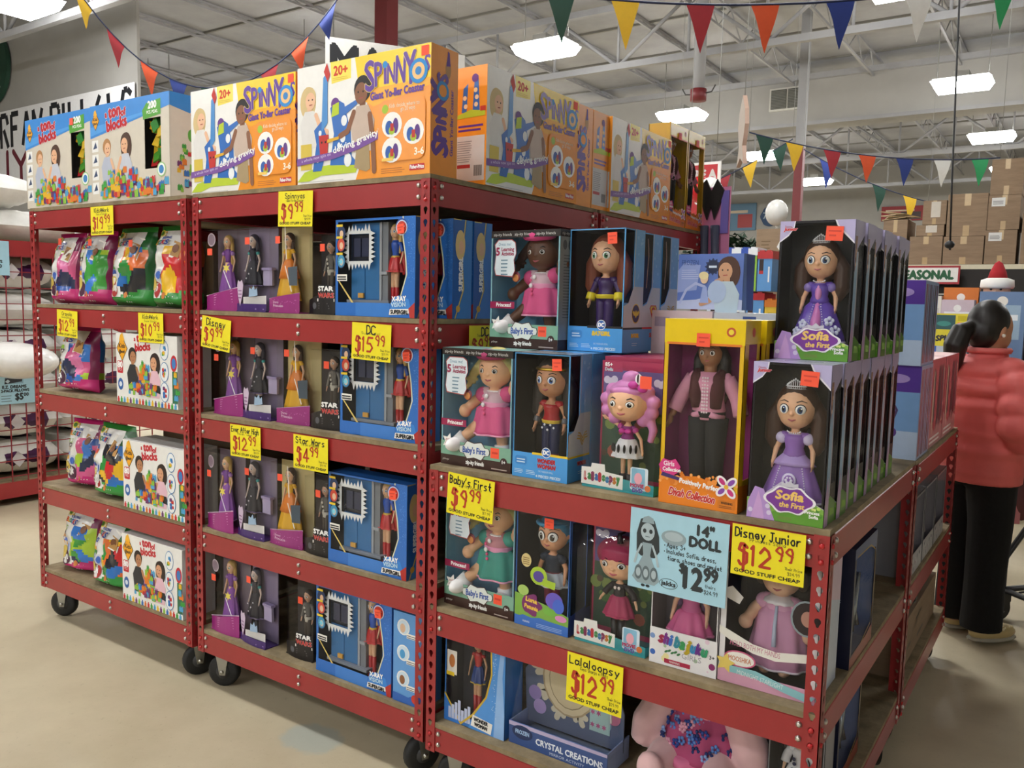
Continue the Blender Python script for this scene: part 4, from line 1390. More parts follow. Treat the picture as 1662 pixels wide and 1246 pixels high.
# blue carton: toy locker and a doll in a red skirt
def pack_locker():
    W, D, H = .372, .1, .325
    blue = '2f6fc4/.3'
    p = Pack('boxed_doll', 'x', 'doll', W, D, H, blue, '4c5058', (.012, .045, .33, H - .008), 'blue cartons with a toy locker and doll')
    g = p.g
    F = p.F
    # toy locker behind the window
    g.box(.05, .03, .05, .185, .085, H - .012, '2a67a0/.35').box(.05, .028, .058, .115, .03, H - .02, '2f72ae/.35').box(.119, .028, .058, .183, .03, H - .02, '2f72ae/.35')
    g.box(.055, .024, .185, .155, .028, .275, '1e2230/.25').box(.07, .02, .2, .102, .024, .262, '2d3350/.3').box(.108, .02, .2, .14, .024, .262, '2d3350/.3')
    g.box(.09, .02, .062, .115, .026, .078, 'd8a24a/.4').box(.04, .015, .045, .24, .09, .055, '8b919c/.4')
    g.box(.19, .03, .055, .222, .085, H - .012, '7c8088/.5').box(.186, .026, .055, .196, .03, H - .012, 'a0a4ac/.5').box(.19, .022, .14, .224, .03, .15, 'a0a4ac/.5')
    q = Print(g, (.103, .012, .232), (1, 0, 0), (0, 0, 1), (0, -1, 0))
    o = [(-.056, -.055), (.056, -.055), (.056, .052), (-.056, .052)]
    def burst(a, b, k, amp):
        r = random.Random(k)
        out = []
        n = 7
        for i in range(n):
            t = i / n
            x, y = a[0] + (b[0] - a[0]) * t, a[1] + (b[1] - a[1]) * t
            nx, ny = (b[1] - a[1]), -(b[0] - a[0])
            L = math.hypot(nx, ny)
            out.append((x, y))
            s = amp * r.uniform(.7, 1.5)
            out.append((x + (b[0] - a[0]) * .5 / n + nx / L * s, y + (b[1] - a[1]) * .5 / n + ny / L * s))
        return out
    inn = [(-.048, -.047), (.048, -.047), (.048, .044), (-.048, .044)]
    for i in range(4):
        a, b = o[i], o[(i + 1) % 4]
        c, d = inn[i], inn[(i + 1) % 4]
        q.pol(burst(a, b, i, .017) + [b, d, c], 'f0f2f4')
    # printed frame
    F.pol([(0, .045), (.035, .045), (.075, 0), (0, 0)], blue)
    F.pol([(.012, .12), (.018, .12), (.09, .045), (.08, .045)], 'd9c070')
    F.rect(.1, 0, .26, .046, '3f7fd0/.3')
    bez = [(.302, .05), (.318, .09), (.336, .14), (.33, .2), (.318, .26), (.318, H)]
    F.pol(bez + [(W, H), (W, 0), (.29, 0)], blue)
    F.pol([(a - .003, b) for a, b in bez] + [(a + .002, b) for a, b in bez[::-1]], 'd9d7b8')
    for i in range(70):
        r = random.Random(100 + i)
        F.circ(r.uniform(.34, .368), r.uniform(.11, .32), .0011, '6fa6ea', n=6)
    F.circ(.312, .292, .027, '27489a')
    F.circ(.312, .289, .025, 'c6d4ee')
    F.circ(.312, .289, .021, 'c83a2c')
    F.lines(.3, .28, .326, .3, 2, 'ffffff', .5)
    for z, c in ((.295, '23345a'), (.255, 'cf4a34'), (.2, '3f8fb8')):
        F.circ(.028, z - .015, .021, '23345a', .024)
        F.circ(.028, z - .015, .018, c, .021)
        F.circ(.03, z - .018, .009, 'e6c0a0', .012)
        F.rect(.005, z + .006, .036, z + .014, 'e8c832')
    F.star(.028, .183, .013, '7fd4e8', 8)
    F.rect(.008, .118, .058, .14, 'f0eee6')
    F.lines(.011, .121, .055, .137, 2, '1c1c22', .6, .05)
    F.pol([(.262, .012), (.36, .018), (.345, .06), (.3, .072), (.27, .06)], '3a86d8')
    F.txt('X-RAY', .272, .052, .016, 'ffffff', .062, a=.05, edge='1c4a94', fat=.08)
    F.txt('VISION', .268, .034, .014, 'bfe0f8', .064, a=.05, edge='1c4a94', fat=.06)
    F.pol([(.258, .008), (.345, .012), (.352, .0295), (.262, .027)], 'f6f4ee')
    F.txt('SUPERGIRL', .266, .012, .0125, '14141a', .078, fat=.1)
    F.pol([(.352, .0), (.372, .0), (.372, .05), (.345, .03)], 'b8322c')
    Rt = p.Rt
    Rt.pol([(D * .15, 0), (D * .5, H * .4), (D * .4, H), (0, H), (0, 0)], 'd9c070')
    Rt.rect(0, 0, D, H * .99, '2a63b4/.3')
    Rt.pol([(D * .2, 0), (D * .62, H * .3), (D * .5, H * .62), (D * .7, H), (D, H), (D, 0)], '3f86d6/.3')
    Rt.pol([(D * .16, 0), (D * .6, H * .3), (D * .48, H * .62), (D * .66, H), (D * .6, H), (D * .42, H * .62), (D * .53, H * .3), (D * .1, 0)], 'd9c070')
    Rt.circ(D * .36, H * .74, .026, 'e2c88a', .05)
    Rt.circ(D * .4, H * .72, .014, 'e8bd9a', .022)
    Rt.txt('SUPERGIRL', D * .5, H * .28, .02, 'f4f6fa', H * .34, a=pi / 2, fat=.08)
    Rt.circ(D * .28, H * .1, .011, 'd8a83a')
    doll(p.t, .29, 'slim', FACES, H_long('d8b46a/.5', -3.2, .9, .42), [('top', '2a56b8/.35', .6, .8), ('sleeve', '2a56b8/.35', 0, .9, 1.3), ('gown', 'c0282e/.35', 'd8484a', .63, .44, .115, .12, 8), ('boots', 'b8242a/.35', .9, 1.35), ('band', 'd8b03a/.3', .6, .625, 1.32),
         ('shape', 'cape', [('t', [(.05, .05, .74), (.1, .06, .55), (.13, .06, .42)], [.03, .05, .06], 'c8302e/.5')])], (.238, .05, .022), eye='3a70b0', vox=.002, pose=dict(hand=[(-.1, -.02, .55), (.13, -.05, .56)]))
    p.sticker(.312, .285, .03, .03, .1, -.006)
    return p.done(0, 0, 0)
lil, nig, yel, gry, lck = pack_lilac(), pack_night(), pack_yellow(), pack_grey(), pack_locker()
shelf = {3: 'top doll shelf, under coaster boxes', 2: 'second doll shelf from the top', 1: 'third doll shelf from the top', 0: 'lowest doll shelf, above the casters'}
def put(src, done, x, y, z, rz, label):
    if done:
        return dup(src, (x, y, z), rz, label)
    src['label'] = label
    return at(src, x, y, z, rz)
for k, i in enumerate((3, 2, 1, 0)):
    z = T[i]
    sh = shelf[i]
    j = (0, .01, -.012, .006)[k]
    yb = .02 if i == 2 else 0
    put(lil, k, -1.17 + j, .016 + yb, z, (.1, .02, -.06, .0)[k], 'clear pack with a lavender gown doll on the ' + sh)
    put(nig, k, -.99 + j * .5, .02 + yb, z, -.03 * k, 'clear pack with a black gown doll on the ' + sh)
    if i:
        put(yel, k, (-.805, -.79, -.805)[k], .022 + yb, z, (-.05, .04, .03)[k], 'clear pack with a yellow gown doll on the ' + sh)
    put(gry, k, (-.615, -.6, -.625, -.735)[k], (.045, .04, .03, .04)[k], z, (-.1, 0, -.06, -.02)[k], 'dark pack with a grey tunic figure on the ' + sh)
    put(lck, k, (-.437, -.432, -.47, -.535)[k], (.018, .036, .018, .02)[k], z, (-.03, 0, .0, 0)[k], 'carton with toy locker and red skirted doll on the ' + sh)
# back carton lying end on beside the lowest locker carton
p = Pack('doll_carton', 'pale blue back of a doll carton with three round pictures, beside the corner post', 'toy box', .13, .1, .315, '5f9ad8/.3')
for i, (z, c) in enumerate(((.265, 'd9b89c'), (.175, '4a9ad0'), (.085, '8a5a3a'))):
    p.F.circ(.045, z, .028, 'f2f2f0')
    p.F.circ(.045, z, .024, 'cfe2f0')
    p.F.circ(.042, z - .004, .012, c, .016)
    p.F.rect(.06, z - .035, .12, z - .018, 'f4f2ea')
    p.F.lines(.062, z - .033, .118, z - .02, 2, '55555c', .4)
p.F.pol([(0, 0), (.13, 0), (.13, .06), (.07, .025), (0, .03)], '2f62b4')
p.F.circ(.1, .026, .016, 'c83a2c')
p.done(-.153, .018, T[0])
# end on cartons seen from the open end of the corner unit
side = dup(lck, (-.378, .125, T[3]), 0, 'first blue carton end on at the open end of the corner shelf, printed side out')
dup(lck, (-.376, .235, T[3]), 0, 'second blue carton end on at the open end of the corner shelf, further in')

for i, (x, y, d) in enumerate(((-1.86, .32, .5), (-1.9, .3, .52), (-1.88, .31, .5), (-1.85, .33, .5))):  # added cartons, mostly hidden, that keep the gap behind the toys dark
    g = G().box(0, 0, 0, .56, d, .3, 'cardboard').box(.26, -.0006, .0, .31, .0, .3, 'b59a70')
    o = tag(g.build('shade_carton'), 'added brown carton blocking light behind the toys on the ' + ('lowest', 'third', 'second', 'top')[i] + ' block shelf', 'carton')
    o.location = (x, y, T[i])
# ---------------------------------------------------------------- the open deck unit: big boxed dolls
def hill(P, W, z0, z1, c, n=10, amp=.006, seed=1):
    r = random.Random(seed)
    P.pol([(0, 0)] + [(W, 0)] + [(W - W * i / n, z1 + (z0 - z1) * i / n + r.uniform(-amp, amp)) for i in range(n + 1)], c)
def princess(variant):
    """lavender princess carton; variant 0 plain lilac gown with a white medallion, 1 purple gown with a pink middle"""
    W, D, H = .185, .1, .388 if variant == 0 else .352
    k = H / .388
    p = Pack('boxed_doll', 'x', 'doll', W, D, H, '16141a/.25', '100e12/.4', (.006, .05 * k, W - .006, H - .006), group='lavender princess doll cartons', swin=(.05, .1 * k, .09, H - .06), top='b9b4d6/.25')
    F, Rt = p.F, p.Rt
    F.pol([(0, H), (.036, H), (.034, H - .016), (.022, H - .034), (0, H - .05)], 'b9b2dc/.3')
    F.pol([(.036, H), (.039, H), (.036, H - .018), (.023, H - .037), (0, H - .054), (0, H - .05), (.022, H - .034), (.034, H - .016)], 'e4e2f0')
    F.pol([(W, H), (W - .045, H), (W - .04, H - .012), (W - .024, H - .03), (W, H - .055)], 'b9b2dc/.3')
    F.pol([(W - .045, H), (W - .049, H), (W - .043, H - .014), (W - .026, H - .034), (W, H - .06), (W, H - .055), (W - .024, H - .03), (W - .04, H - .012)], 'e4e2f0')
    F.txt('Disney', .012, H - .016, .005, 'a83a4a', .018)
    F.txt('Junior', .01, H - .024, .0085, 'd01f36', .033, sh=.25, edge='ffffff', ew=.12, fat=.08)
    F.pol([(0, 0), (W, 0), (W, .045 * k), (W * .72, .07 * k), (W * .45, .1 * k), (W * .2, .06 * k), (0, .05 * k)], 'b8b0c8')
    F.pol([(0, 0), (W, 0), (W, .043 * k), (W * .75, .066 * k), (W * .4, .06 * k), (0, .05 * k)], '7fb04a/.3')
    hill(F, W, .02, .034, '5f9a34/.3', 12, .004)
    for i in range(26):
        r = random.Random(i)
        F.circ(r.uniform(W * .4, W * .98), r.uniform(.026, .046) * k, r.uniform(.002, .005), r.choice(['b9d867', '4a8a2c', 'dcea90', '6aa83a']), n=8)
    F.pol([(0, 0), (W * .38, 0), (W * .3, .035 * k), (W * .22, .075 * k), (W * .1, .08 * k), (.002, .04 * k)], 'b491d2/.3')
    F.pol([(W * .06, 0), (W * .24, 0), (W * .2, .04 * k), (W * .15, .07 * k)], 'c9a0d8')
    for a, b in ((.05, .02), (.3, .018), (.28, .034)):
        F.circ(W * a, b * k, .006, 'd8cdea')
    cx, cz = W * .56, .056 * k
    blob = lambda s: [(cx + s * .052 * cos(t) * (1 + .09 * cos(4 * t)), cz + s * .03 * k * sin(t) * (1 + .12 * cos(6 * t))) for t in [i * pi / 18 for i in range(36)]]
    F.pol(blob(1.12), 'f0eef4')
    F.pol(blob(1.0), '7b3a98/.3')
    F.pol([(cx - .02, cz + .032 * k), (cx + .02, cz + .032 * k), (cx + .02, cz + .043 * k), (cx + .009, cz + .04 * k), (cx, cz + .048 * k), (cx - .009, cz + .04 * k), (cx - .02, cz + .043 * k)], 'c8c6d2')
    F.txt('Sofia', cx, cz + .001, .021, 'f0c86a', .066, al='c', sh=.12, fat=.07)
    F.txt('the First', cx + .006, cz - .018, .013, 'f0c86a', .06, al='c', sh=.12, fat=.06)
    F.txt('Princess', W * .86, .03 * k, .0075, 'ffffff', .034, al='c', fat=.06)
    F.txt('Sofia', W * .88, .02 * k, .0075, 'ffffff', .022, al='c', fat=.06)
    F.rect(W * .42, .006, W * .6, .014, '6a8f3a')
    # printed side strip
    wv = lambda a, o: [(o + .007 * sin(z * 9 + a) - .002, z) for z in [.06 * k + i * .02 for i in range(int((H - .1) / .02))]]
    L = wv(0, .006)
    Rt.pol([(a, b) for a, b in L] + [(a + .028, b) for a, b in L[::-1]], 'a9c8ea/.2')
    Rt.pol([(a + .028, b) for a, b in L] + [(a + .034, b) for a, b in L[::-1]], 'e4e0ee/.2')
    Rt.pol([(0, H), (D, H), (D, H - .03), (.03, H - .07), (.012, H - .13), (.0, H - .1)], 'b4aed6/.3')
    Rt.pol([(.004, H - .04), (.024, H - .04), (.022, H - .1), (.012, H - .13), (.005, H - .09)], '8f6a58')
    for i in range(6):
        r = random.Random(i)
        Rt.circ(.014 + r.uniform(-.006, .006), H - .055 - i * .011, .005, ('b98a70', '6a4a3c', 'd9b8a0')[i % 3])
    Rt.pol([(0, 0), (D, 0), (D, .05 * k), (.05, .07 * k), (0, .055 * k)], '55862f/.3')
    Rt.pol([(0, 0), (.035, 0), (.036, .06 * k), (.02, .12 * k), (.004, .07 * k)], 'b79ac4/.3')
    Rt.pol([(.05, .02), (.09, .02), (.088, .035), (.052, .04)], '86b44a')
    c1, c2 = ('8c62b4/.35', 'cdbfe6/.4') if variant == 0 else ('6347b0/.3', 'b49ae0/.4')
    prof = [(.235, .06), (.223, .117), (.1767, .25), (.1275, .379), (.064, .44)]
    def on(x, z, d=.004):     # a point just proud of the skirt
        for (ra, za), (rb, zb) in zip(prof, prof[1:]):
            if z <= zb:
                rr = ra + (rb - ra) * (z - za) / (zb - za)
                break
        return (x, -.56 * math.sqrt(max(1e-5, rr * rr - x * x)) * 1.03 - d, z)
    cl = [('top', c1, .4, .585, c2), ('gown', c1, 'e4dcf2/.4', .44, .06, .235, .045, 8, .56)]
    if variant == 0:
        cl += [('puff', 'cbbfe2/.6', 1.75), ('shape', 'overskirt', [('l', [(.165, .345), (.145, .37), (.105, .41), (.066, .45)], 'a98fcc/.5', .62, .07, 9)])]
        med = [('e', on(0, .235), (.056, .01, .058), 'd9cfee/.4'), ('e', on(0, .235, .01), (.04, .008, .042), '8c62b4/.4')]
        for q in range(6):
            an = q * pi / 3
            med.append(('e', on(.02 * cos(an), .235 + .022 * sin(an), .016), (.012, .006, .013), 'ece6f6/.4'))
        cl += [('shape', 'medallion', med), ('dots', 'e9e4f4/.3', .0055, [on(s * (.085 + .004 * i), .33 - .018 * i) for s in (-1, 1) for i in range(13)])]
    else:
        pet = []
        for cx_, cz_ in ((-.115, .22), (.115, .25), (.165, .17), (-.17, .15)):
            for q in range(5):
                an = q * 2 * pi / 5 + .3
                pet.append(('e', on(cx_ + .024 * cos(an), cz_ + .026 * sin(an)), (.02, .007, .02), 'd4d8f2/.4'))
        cl += [('puff', '8a76c0/.5', 1.6), ('shape', 'petal_trim', pet), ('dots', 'e9e4f4/.3', .005, [on(s * (.03 + .0045 * i), .4 - .022 * i) for s in (-1, 1) for i in range(14)]),
               ('shape', 'front_panel', [('t', [on(0, .42, -.018), on(0, .25, -.03), on(0, .075, -.04)], [.028, .052, .068], 'd07ac0/.3'), ('e', (0, -.052, .5), (.03, .02, .075), 'd58ac6/.3')])]
    cl += [('tiara',), ('boots', 'c9b4e0/.4', .2, 1.3),
           ('dots', 'f0ecf4/.2', .006, [(.05 * sin(t), -.045 - .012 * cos(t), .615 - .016 * cos(t)) for t in [i * .35 for i in range(-4, 5)]], 'necklace')]
    doll(p.t, H * .81, 'big', 'e2b08c', H_long('42281a/.5', -2.2, 1.18, .5), cl, (W * .52, .046, .028), eye='35507c', ew=1.1, fingers=True, vox=.002)
    p.sticker(W * .74, H - .034, .042, .036, -.06)
    return p.done(0, 0, 0)
pa, pb = princess(0), princess(1)
ordn = ['front', 'second', 'third', 'fourth', 'fifth', 'sixth', 'seventh', 'rearmost']
for i in range(8):
    lb = ('lilac gowned princess doll box, front of the lower row at the deck corner' if i == 0 else 'princess doll box in the lower row, %s from the deck corner' % ordn[i] if i < 7 else 'rearmost princess doll box of the lower row')
    R.random()
    put(pa, i, 1.047 - .0015 * i + (.004 if i % 3 == 1 else 0), -.006 + i * .109, CT[2], R.uniform(-.008, .008) if i else 0, lb)
for i in range(7):
    lb = 'purple gowned princess doll box standing on the lower row, facing the aisle' if i == 0 else ('princess doll box in the upper row, %s counting back from the aisle' % ordn[i] if i < 6 else 'rearmost princess doll box of the upper row')
    put(pb, i, 1.043 + (.006 if i % 2 else 0), .16 + i * .107, CT[2] + .389, R.uniform(-.01, .01) if i else -.012, lb)

# soft dolls in teal cartons
def rag(skin, hair, frock, frock2, hatc, label, dress='frock', group=None):
    W, D, H = .272, .14, .372
    p = Pack('boxed_doll', label, 'doll', W, D, H, '86b4c0/.3', '86bcd8/.4', (.006, .075, W - .006, H - .022), top='8fc0bc/.3', group='teal cartons of soft dolls')
    F, Rt = p.F, p.Rt
    F.rect(0, H - .022, W, H, '2a2220/.3')
    for i in range(3):
        F.txt('zip-ity friends', .01 + i * .085, H - .016, .009, 'd8d8d4', .074)
    F.rect(0, .03, W, .076, '7fae98/.3')
    F.rect(0, 0, W, .032, '3a2320/.3')
    F.pol([(.014, .25), (.02, .23), (.09, .225), (.1, .245), (.095, .28), (.104, .3), (.1, .335), (.085, .345), (.03, .345), (.014, .33), (.02, .3)], 'a04a4a')
    F.pol([(.016, .252), (.022, .233), (.088, .228), (.098, .246), (.093, .28), (.102, .3), (.098, .333), (.084, .342), (.031, .342), (.017, .328), (.022, .3)], 'd9e4ec')
    F.txt('Dress me!', .032, .325, .01, '4a86a8', .05)
    F.txt('5', .022, .295, .024, '9a2850', fat=.07)
    F.txt('Learning', .044, .308, .012, '9a2850', .05, fat=.05)
    F.txt('Activities', .044, .294, .012, '9a2850', .05, fat=.05)
    F.lines(.042, .232, .07, .288, 5, '6a8aa0', .35)
    F.rect(0, .125, .1, .147, '9a2450/.3')
    F.txt('Princess!', .026, .131, .012, 'ffffff', .06, fat=.05)
    F.star(.03, .075, .027, 'eeece6', 5, .5, 1.3)
    F.txt('dress', .03, .077, .008, 'b05a6a', .022, al='c', a=.15)
    F.txt('me up!', .03, .067, .008, 'b05a6a', .026, al='c', a=.15)
    F.pol([(.075 + .058 * (1 + cos(t)) + .004 * cos(5 * t), .055 + .028 * sin(t) + .004 * sin(7 * t)) for t in [i * pi / 14 for i in range(28)]], '4a3030')
    F.pol([(.078 + .055 * (1 + cos(t)) + .004 * cos(5 * t), .055 + .0255 * sin(t) + .004 * sin(7 * t)) for t in [i * pi / 14 for i in range(28)]], 'e2e8e4')
    F.txt("Baby's First", .133, .046, .019, '3a5aa8', .088, al='c', fat=.05)
    F.rect(.196, .04, .228, .072, ORANGE)
    F.rect(.201, .054, .223, .06, 'd8402c')
    F.circ(.246, .032, .013, '3a2320')
    F.txt('1+', .246, .027, .01, 'f2f2f0', al='c', fat=.08)
    F.txt('zip-ity friends', .136, .01, .013, 'f2f2f0', .07, al='c', fat=.06)
    F.txt('goldberger', .008, .014, .006, 'd8d4cc', .026)
    F.lines(.2, .006, .262, .014, 1, 'b8a8a0', .4)
    Rt.rect(0, 0, D, H, '8d9498/.35')
    Rt.rect(0, H - .022, D, H, '2a2220')
    Rt.rect(0, 0, D, .032, '3a2320')
    Rt.rect(D * .86, .03, D, .15, '2c2422')
    Rt.txt('zip-ity friends', .008, H - .016, .009, 'd8d8d4', .09)
    for i in range(3):
        Rt.circ(.025 + i * .028, .325, .011, '5a5f66', .015)
    Rt.lines(.02, .1, .09, .3, 22, '5f666c', .35)
    X = W * .6
    hy = [('e', (0, .25, .22), (1.12, 1.05, 1.0))]
    rr = random.Random(4)
    for s in (-1, 1):
        for j in range(5):
            a = (s * .85, rr.uniform(-.2, .4), .5 - j * .12)
            hy.append(('t', [a, (s * (1.35 + .12 * j), rr.uniform(-.3, .3), -.1 - j * .15), (s * (1.1 + .2 * (4 - j)), rr.uniform(-.3, .2), -1.2 + .15 * j)], [.2, .17, .1]))
    hy += [('e', (0, -.55, .78), (.75, .4, .26))]
    fr = [('top', frock2, .38, .6, 'f2eef0/.8'), ('puff', frock, 1.5), ('gown', frock, 'f0a8c8/.7', .48, .2, .24, .1, 7), ('band', 'f0a0c6/.7', .45, .5, 1.25), ('boots', 'f2f0f0/.8', .45, 1.2),
          ('dots', 'f4f2f4/.5', .022, [(-.02, -.115, .56), (-.045, -.135, .48)], 'button'), ('dots', 'e8588a/.6', .016, [(-.06, -.12, .53), (-.03, -.14, .44), (-.02, -.15, .4)], 'ribbon'),
          ('shape', 'cap', [('t', [(.16 * sin(a), -.02 - .13 * cos(a), .94) for a in [-1.4 + i * .35 for i in range(9)]], [.02, .04, .045, .05, .055, .05, .045, .04, .02], hatc)]),
          ('shape', 'hang_tag', [('e', (-.2, -.16, .56), (.05, .008, .05), '8a3a4a/.4'), ('e', (-.2, -.166, .55), (.035, .006, .035), 'd88a4a/.4')])]
    doll(p.t, .34, 'rag', skin, (hair, hy), fr, (X, .066, .036), eye='2c2420', ew=.62, vox=.0036, pose=dict(leg=[(-.24, -.13), (.02, 0)]))
    return p.done(0, 0, 0)
ra = rag('e8b48c', 'dcd088/.8', 'd8568c/.8', 'd9b8c4/.8', 'a8386a/.7', 'teal carton of a yellow haired soft doll in pink, on the open deck')
at(ra, .033, .03, CT[2])
rb = rag('5f3d2a', '38221a/.8', 'd8568c/.8', 'd9b8c4/.8', 'd84a8a/.7', 'teal carton of a brown soft doll in pink, standing on the yellow haired one')
at(rb, .1, .19, CT[2] + .373, -.06)
rc = rag('e8b48c', 'd0c88a/.8', '3a9a8c/.6', 'c88a94/.8', 'b04a78/.7', 'teal carton of a yellow haired soft doll in green, on the middle shelf')
at(rc, .056, .03, CT[1], 0)

# bright blue cartons of costumed dolls
def heroine(label, skin, hair, clothes, eye, name, col, emblem, prt, H=.372):
    W, D = .192, .125
    p = Pack('boxed_doll', label, 'doll', W, D, H, '57a0dc/.3', '20181c/.4', (.004, .075, W - .004, H - .004), swin=(.0, .15, .06, H - .004), group='bright blue cartons of costumed dolls', top='9aa0a8/.2')
    F, Rt = p.F, p.Rt
    F.rect(0, 0, W, .076, '4a9ce2/.3')
    F.rect(.07, .072, W, .079, col)
    F.circ(W * .62, .082, .0155, 'f0f0f0')
    F.circ(W * .62, .082, .0135, '2260b4')
    F.txt('DC', W * .62, .0765, .012, 'ffffff', .019, al='c', fat=.1)
    for i, q in enumerate(name):
        F.txt(q, W * .62, .05 - i * .016, .0125, prt, .062, al='c', sh=.15, edge='f6e9b0', ew=.1, fat=.1)
    F.txt('DC TODDLER DOLL', W * .62, .022, .005, 'd9ecfa', .05, al='c')
    F.txt('4 PIECES! PIECES!', W * .66, .006, .0075, 'd9ecfa', .085, al='c', fat=.05)
    F.lines(.008, .012, .04, .026, 3, 'b8d8f2', .4)
    F.lines(.05, .012, .085, .026, 3, 'b8d8f2', .4)
    F.rr(.01, .038, .052, .064, .008, '3a86d0')
    F.lines(.016, .044, .046, .06, 2, 'cfe4f6', .4)
    Rt.rect(0, 0, D, .07, '4a9ce2/.3')
    Rt.pol([(.03, .07), (D, .07), (D, H), (.062, H), (.062, .2), (.03, .15), (0, .14), (0, .07)], 'c9ccd4/.3')
    Rt.pol([(.066, .2), (D, .2), (D, H), (.066, H)], '78b2e6/.3')
    Rt.rect(0, .07, D, .076, col)
    for i in range(8):
        r = random.Random(i)
        Rt.circ(r.uniform(.075, D - .008), r.uniform(.21, H), r.uniform(.003, .006), '9ac8f0', n=10)
    if emblem == 'oval':
        Rt.circ(.08, .118, .026, 'e8c42a', .03)
        Rt.circ(.08, .118, .0235, '3a2a5a', .027)
        Rt.pol([(.058, .122), (.066, .128), (.073, .121), (.078, .128), (.082, .128), (.087, .121), (.094, .128), (.102, .122), (.094, .112), (.086, .112), (.08, .104), (.074, .112), (.066, .112)], 'e8c42a')
    elif emblem == 'shield':
        Rt.pol([(.058, .135), (.066, .145), (.096, .145), (.104, .135), (.081, .095)], 'c4282c')
        Rt.pol([(.063, .134), (.069, .141), (.093, .141), (.099, .134), (.081, .102)], 'e8c42a')
        Rt.txt('S', .081, .114, .024, 'c4282c', .022, al='c', fat=.1)
    else:
        for s in (-1, 1):
            for j in range(3):
                Rt.pen([(.08, .105 + j * .01), (.08 + s * (.014), .125 + j * .008), (.08 + s * (.03 - j * .003), .127 + j * .008)], .004, 'c9a24a')
    Rt.txt(name[0], .08, .045, .012, prt, .05, al='c', edge='f6e9b0', ew=.1, fat=.1)
    Rt.lines(.06, .02, .1, .032, 2, 'b8d8f2', .4)
    doll(p.t, .335, 'big', skin, hair, clothes, (W * .5, .062, .028), eye=eye, fingers=True, vox=.0021)
    p.sticker(W * .78, H - .03, .032, .034, .05)
    return p.done(0, 0, 0)
hw = heroine('bright blue carton of a dark haired doll in red and navy, on the open deck', 'c08a66', H_long('1f1614/.5', -2.6, 1.05, .45),
             [('top', 'a8202a/.25', .4, .57), ('band', 'd8b83a/.3', .4, .43, 1.25), ('pants', '20264e/.5', 1.75, 1.28), ('dots', 'e8e8f0/.5', .011, [(-.06, -.062, .36), (.0, -.07, .345), (.06, -.062, .365), (.03, -.068, .39), (-.03, -.068, .39)]), ('boots', '8a1f26/.3', .5, 1.4), ('sleeve', '5a5a60/.3', 1.3, 1.75, 1.1),
              ('shape', 'headband', [('t', [(.15 * sin(a), .01 - .135 * cos(a), .885) for a in [-1.3 + i * .26 for i in range(11)]], .013, 'd8b24a/.3/m')])],
             '3a66b8', ('WONDER', 'WOMAN'), 'e8c42a', 'wings', 'b01f2c')
at(hw, .318, .02, CT[2])
hb = heroine('bright blue carton of a red haired doll in purple, standing on the dark haired one', 'e0ae8c', H_long('7a3a22/.6', -2.4, 1.1, .5),
             [('top', '3b2260/.25', .4, .59), ('sleeve', '3b2260/.25', 0, 1.4, 1.15), ('sleeve', 'e2d02a/.35', 1.3, 1.9, 1.7), ('band', 'e2d02a/.35', .4, .44, 1.3), ('pants', '3b2260/.3', 1.7, 1.3), ('boots', 'd8c62a/.35', .5, 1.5)],
             '3f7a52', ('BATGIRL',), '14141c', 'oval', 'e8c42a')
at(hb, .379, .22, CT[2] + .374, -.02)
shades = [('shield', 'c4282c', 'SUPER', 'red banded side and a yellow shield mark'), ('wings', 'd8c83a', 'WONDER', 'yellow banded side with a winged mark')]
def side_on(i, x, y, label, emblem, col, name):
    W, D, H = .19, .125, .368
    p = Pack('doll_carton', label, 'toy box', W, D, H, '57a0dc/.3', group='bright blue doll cartons seen from the side')
    Rt = p.Rt
    Rt.rect(0, 0, D, .07, '4a9ce2/.3')
    Rt.pol([(0, .07), (D, .07), (D, H), (.062, H), (.062, .2), (.03, .15), (0, .14)], 'c9ccd4/.3')
    Rt.pol([(.0, .145), (.028, .155), (.058, .202), (.058, H - .004), (0, H - .004)], '2a2422/.15')
    Rt.pen([(.02, .2), (.03, .3), (.022, H - .02)], .006, '8a6a5a')
    Rt.rect(.066, .2, D, H, '78b2e6/.3')
    for j in range(6):
        Rt.circ(.07 + .045 * ((j * 37) % 10) / 10, .22 + j * .024, .005, '9ac8f0', n=10)
    Rt.rect(0, .07, D, .076, col)
    if emblem == 'shield':
        Rt.pol([(.05, .135), (.058, .145), (.096, .145), (.104, .135), (.077, .092)], 'c4282c')
        Rt.pol([(.056, .134), (.062, .141), (.092, .141), (.098, .134), (.077, .1)], 'e8c42a')
        Rt.txt('S', .077, .113, .024, 'c4282c', .022, al='c', fat=.1)
    else:
        for s in (-1, 1):
            for j in range(3):
                Rt.pen([(.078, .105 + j * .01), (.078 + s * .014, .125 + j * .008), (.078 + s * (.03 - j * .003), .127 + j * .008)], .004, 'c9a24a')
    Rt.txt(name, .08, .045, .012, 'c4282c', .05, al='c', edge='f6e9b0', ew=.1, fat=.1)
    return p.done(x, y, CT[2] + .374)
for i, (em, co, nm, lb) in enumerate(shades):
    side_on(i, .379 + .002 * i, .35 + i * .129, 'bright blue doll carton with a ' + lb, em, co, nm)
for i in range(3):     # the cartons that carry them
    o = thing('doll_carton', 'x', 'toy box', group='bright blue doll cartons seen from the side')
    G().box(0, 0, 0, .192, .124, .372, '57a0dc/.3').build('carton', o)
    o['label'] = 'bright blue doll carton under the side on ones, %s behind the dark haired doll' % ('first', 'second', 'third')[i]
    at(o, .318, .152 + i * .127, CT[2])

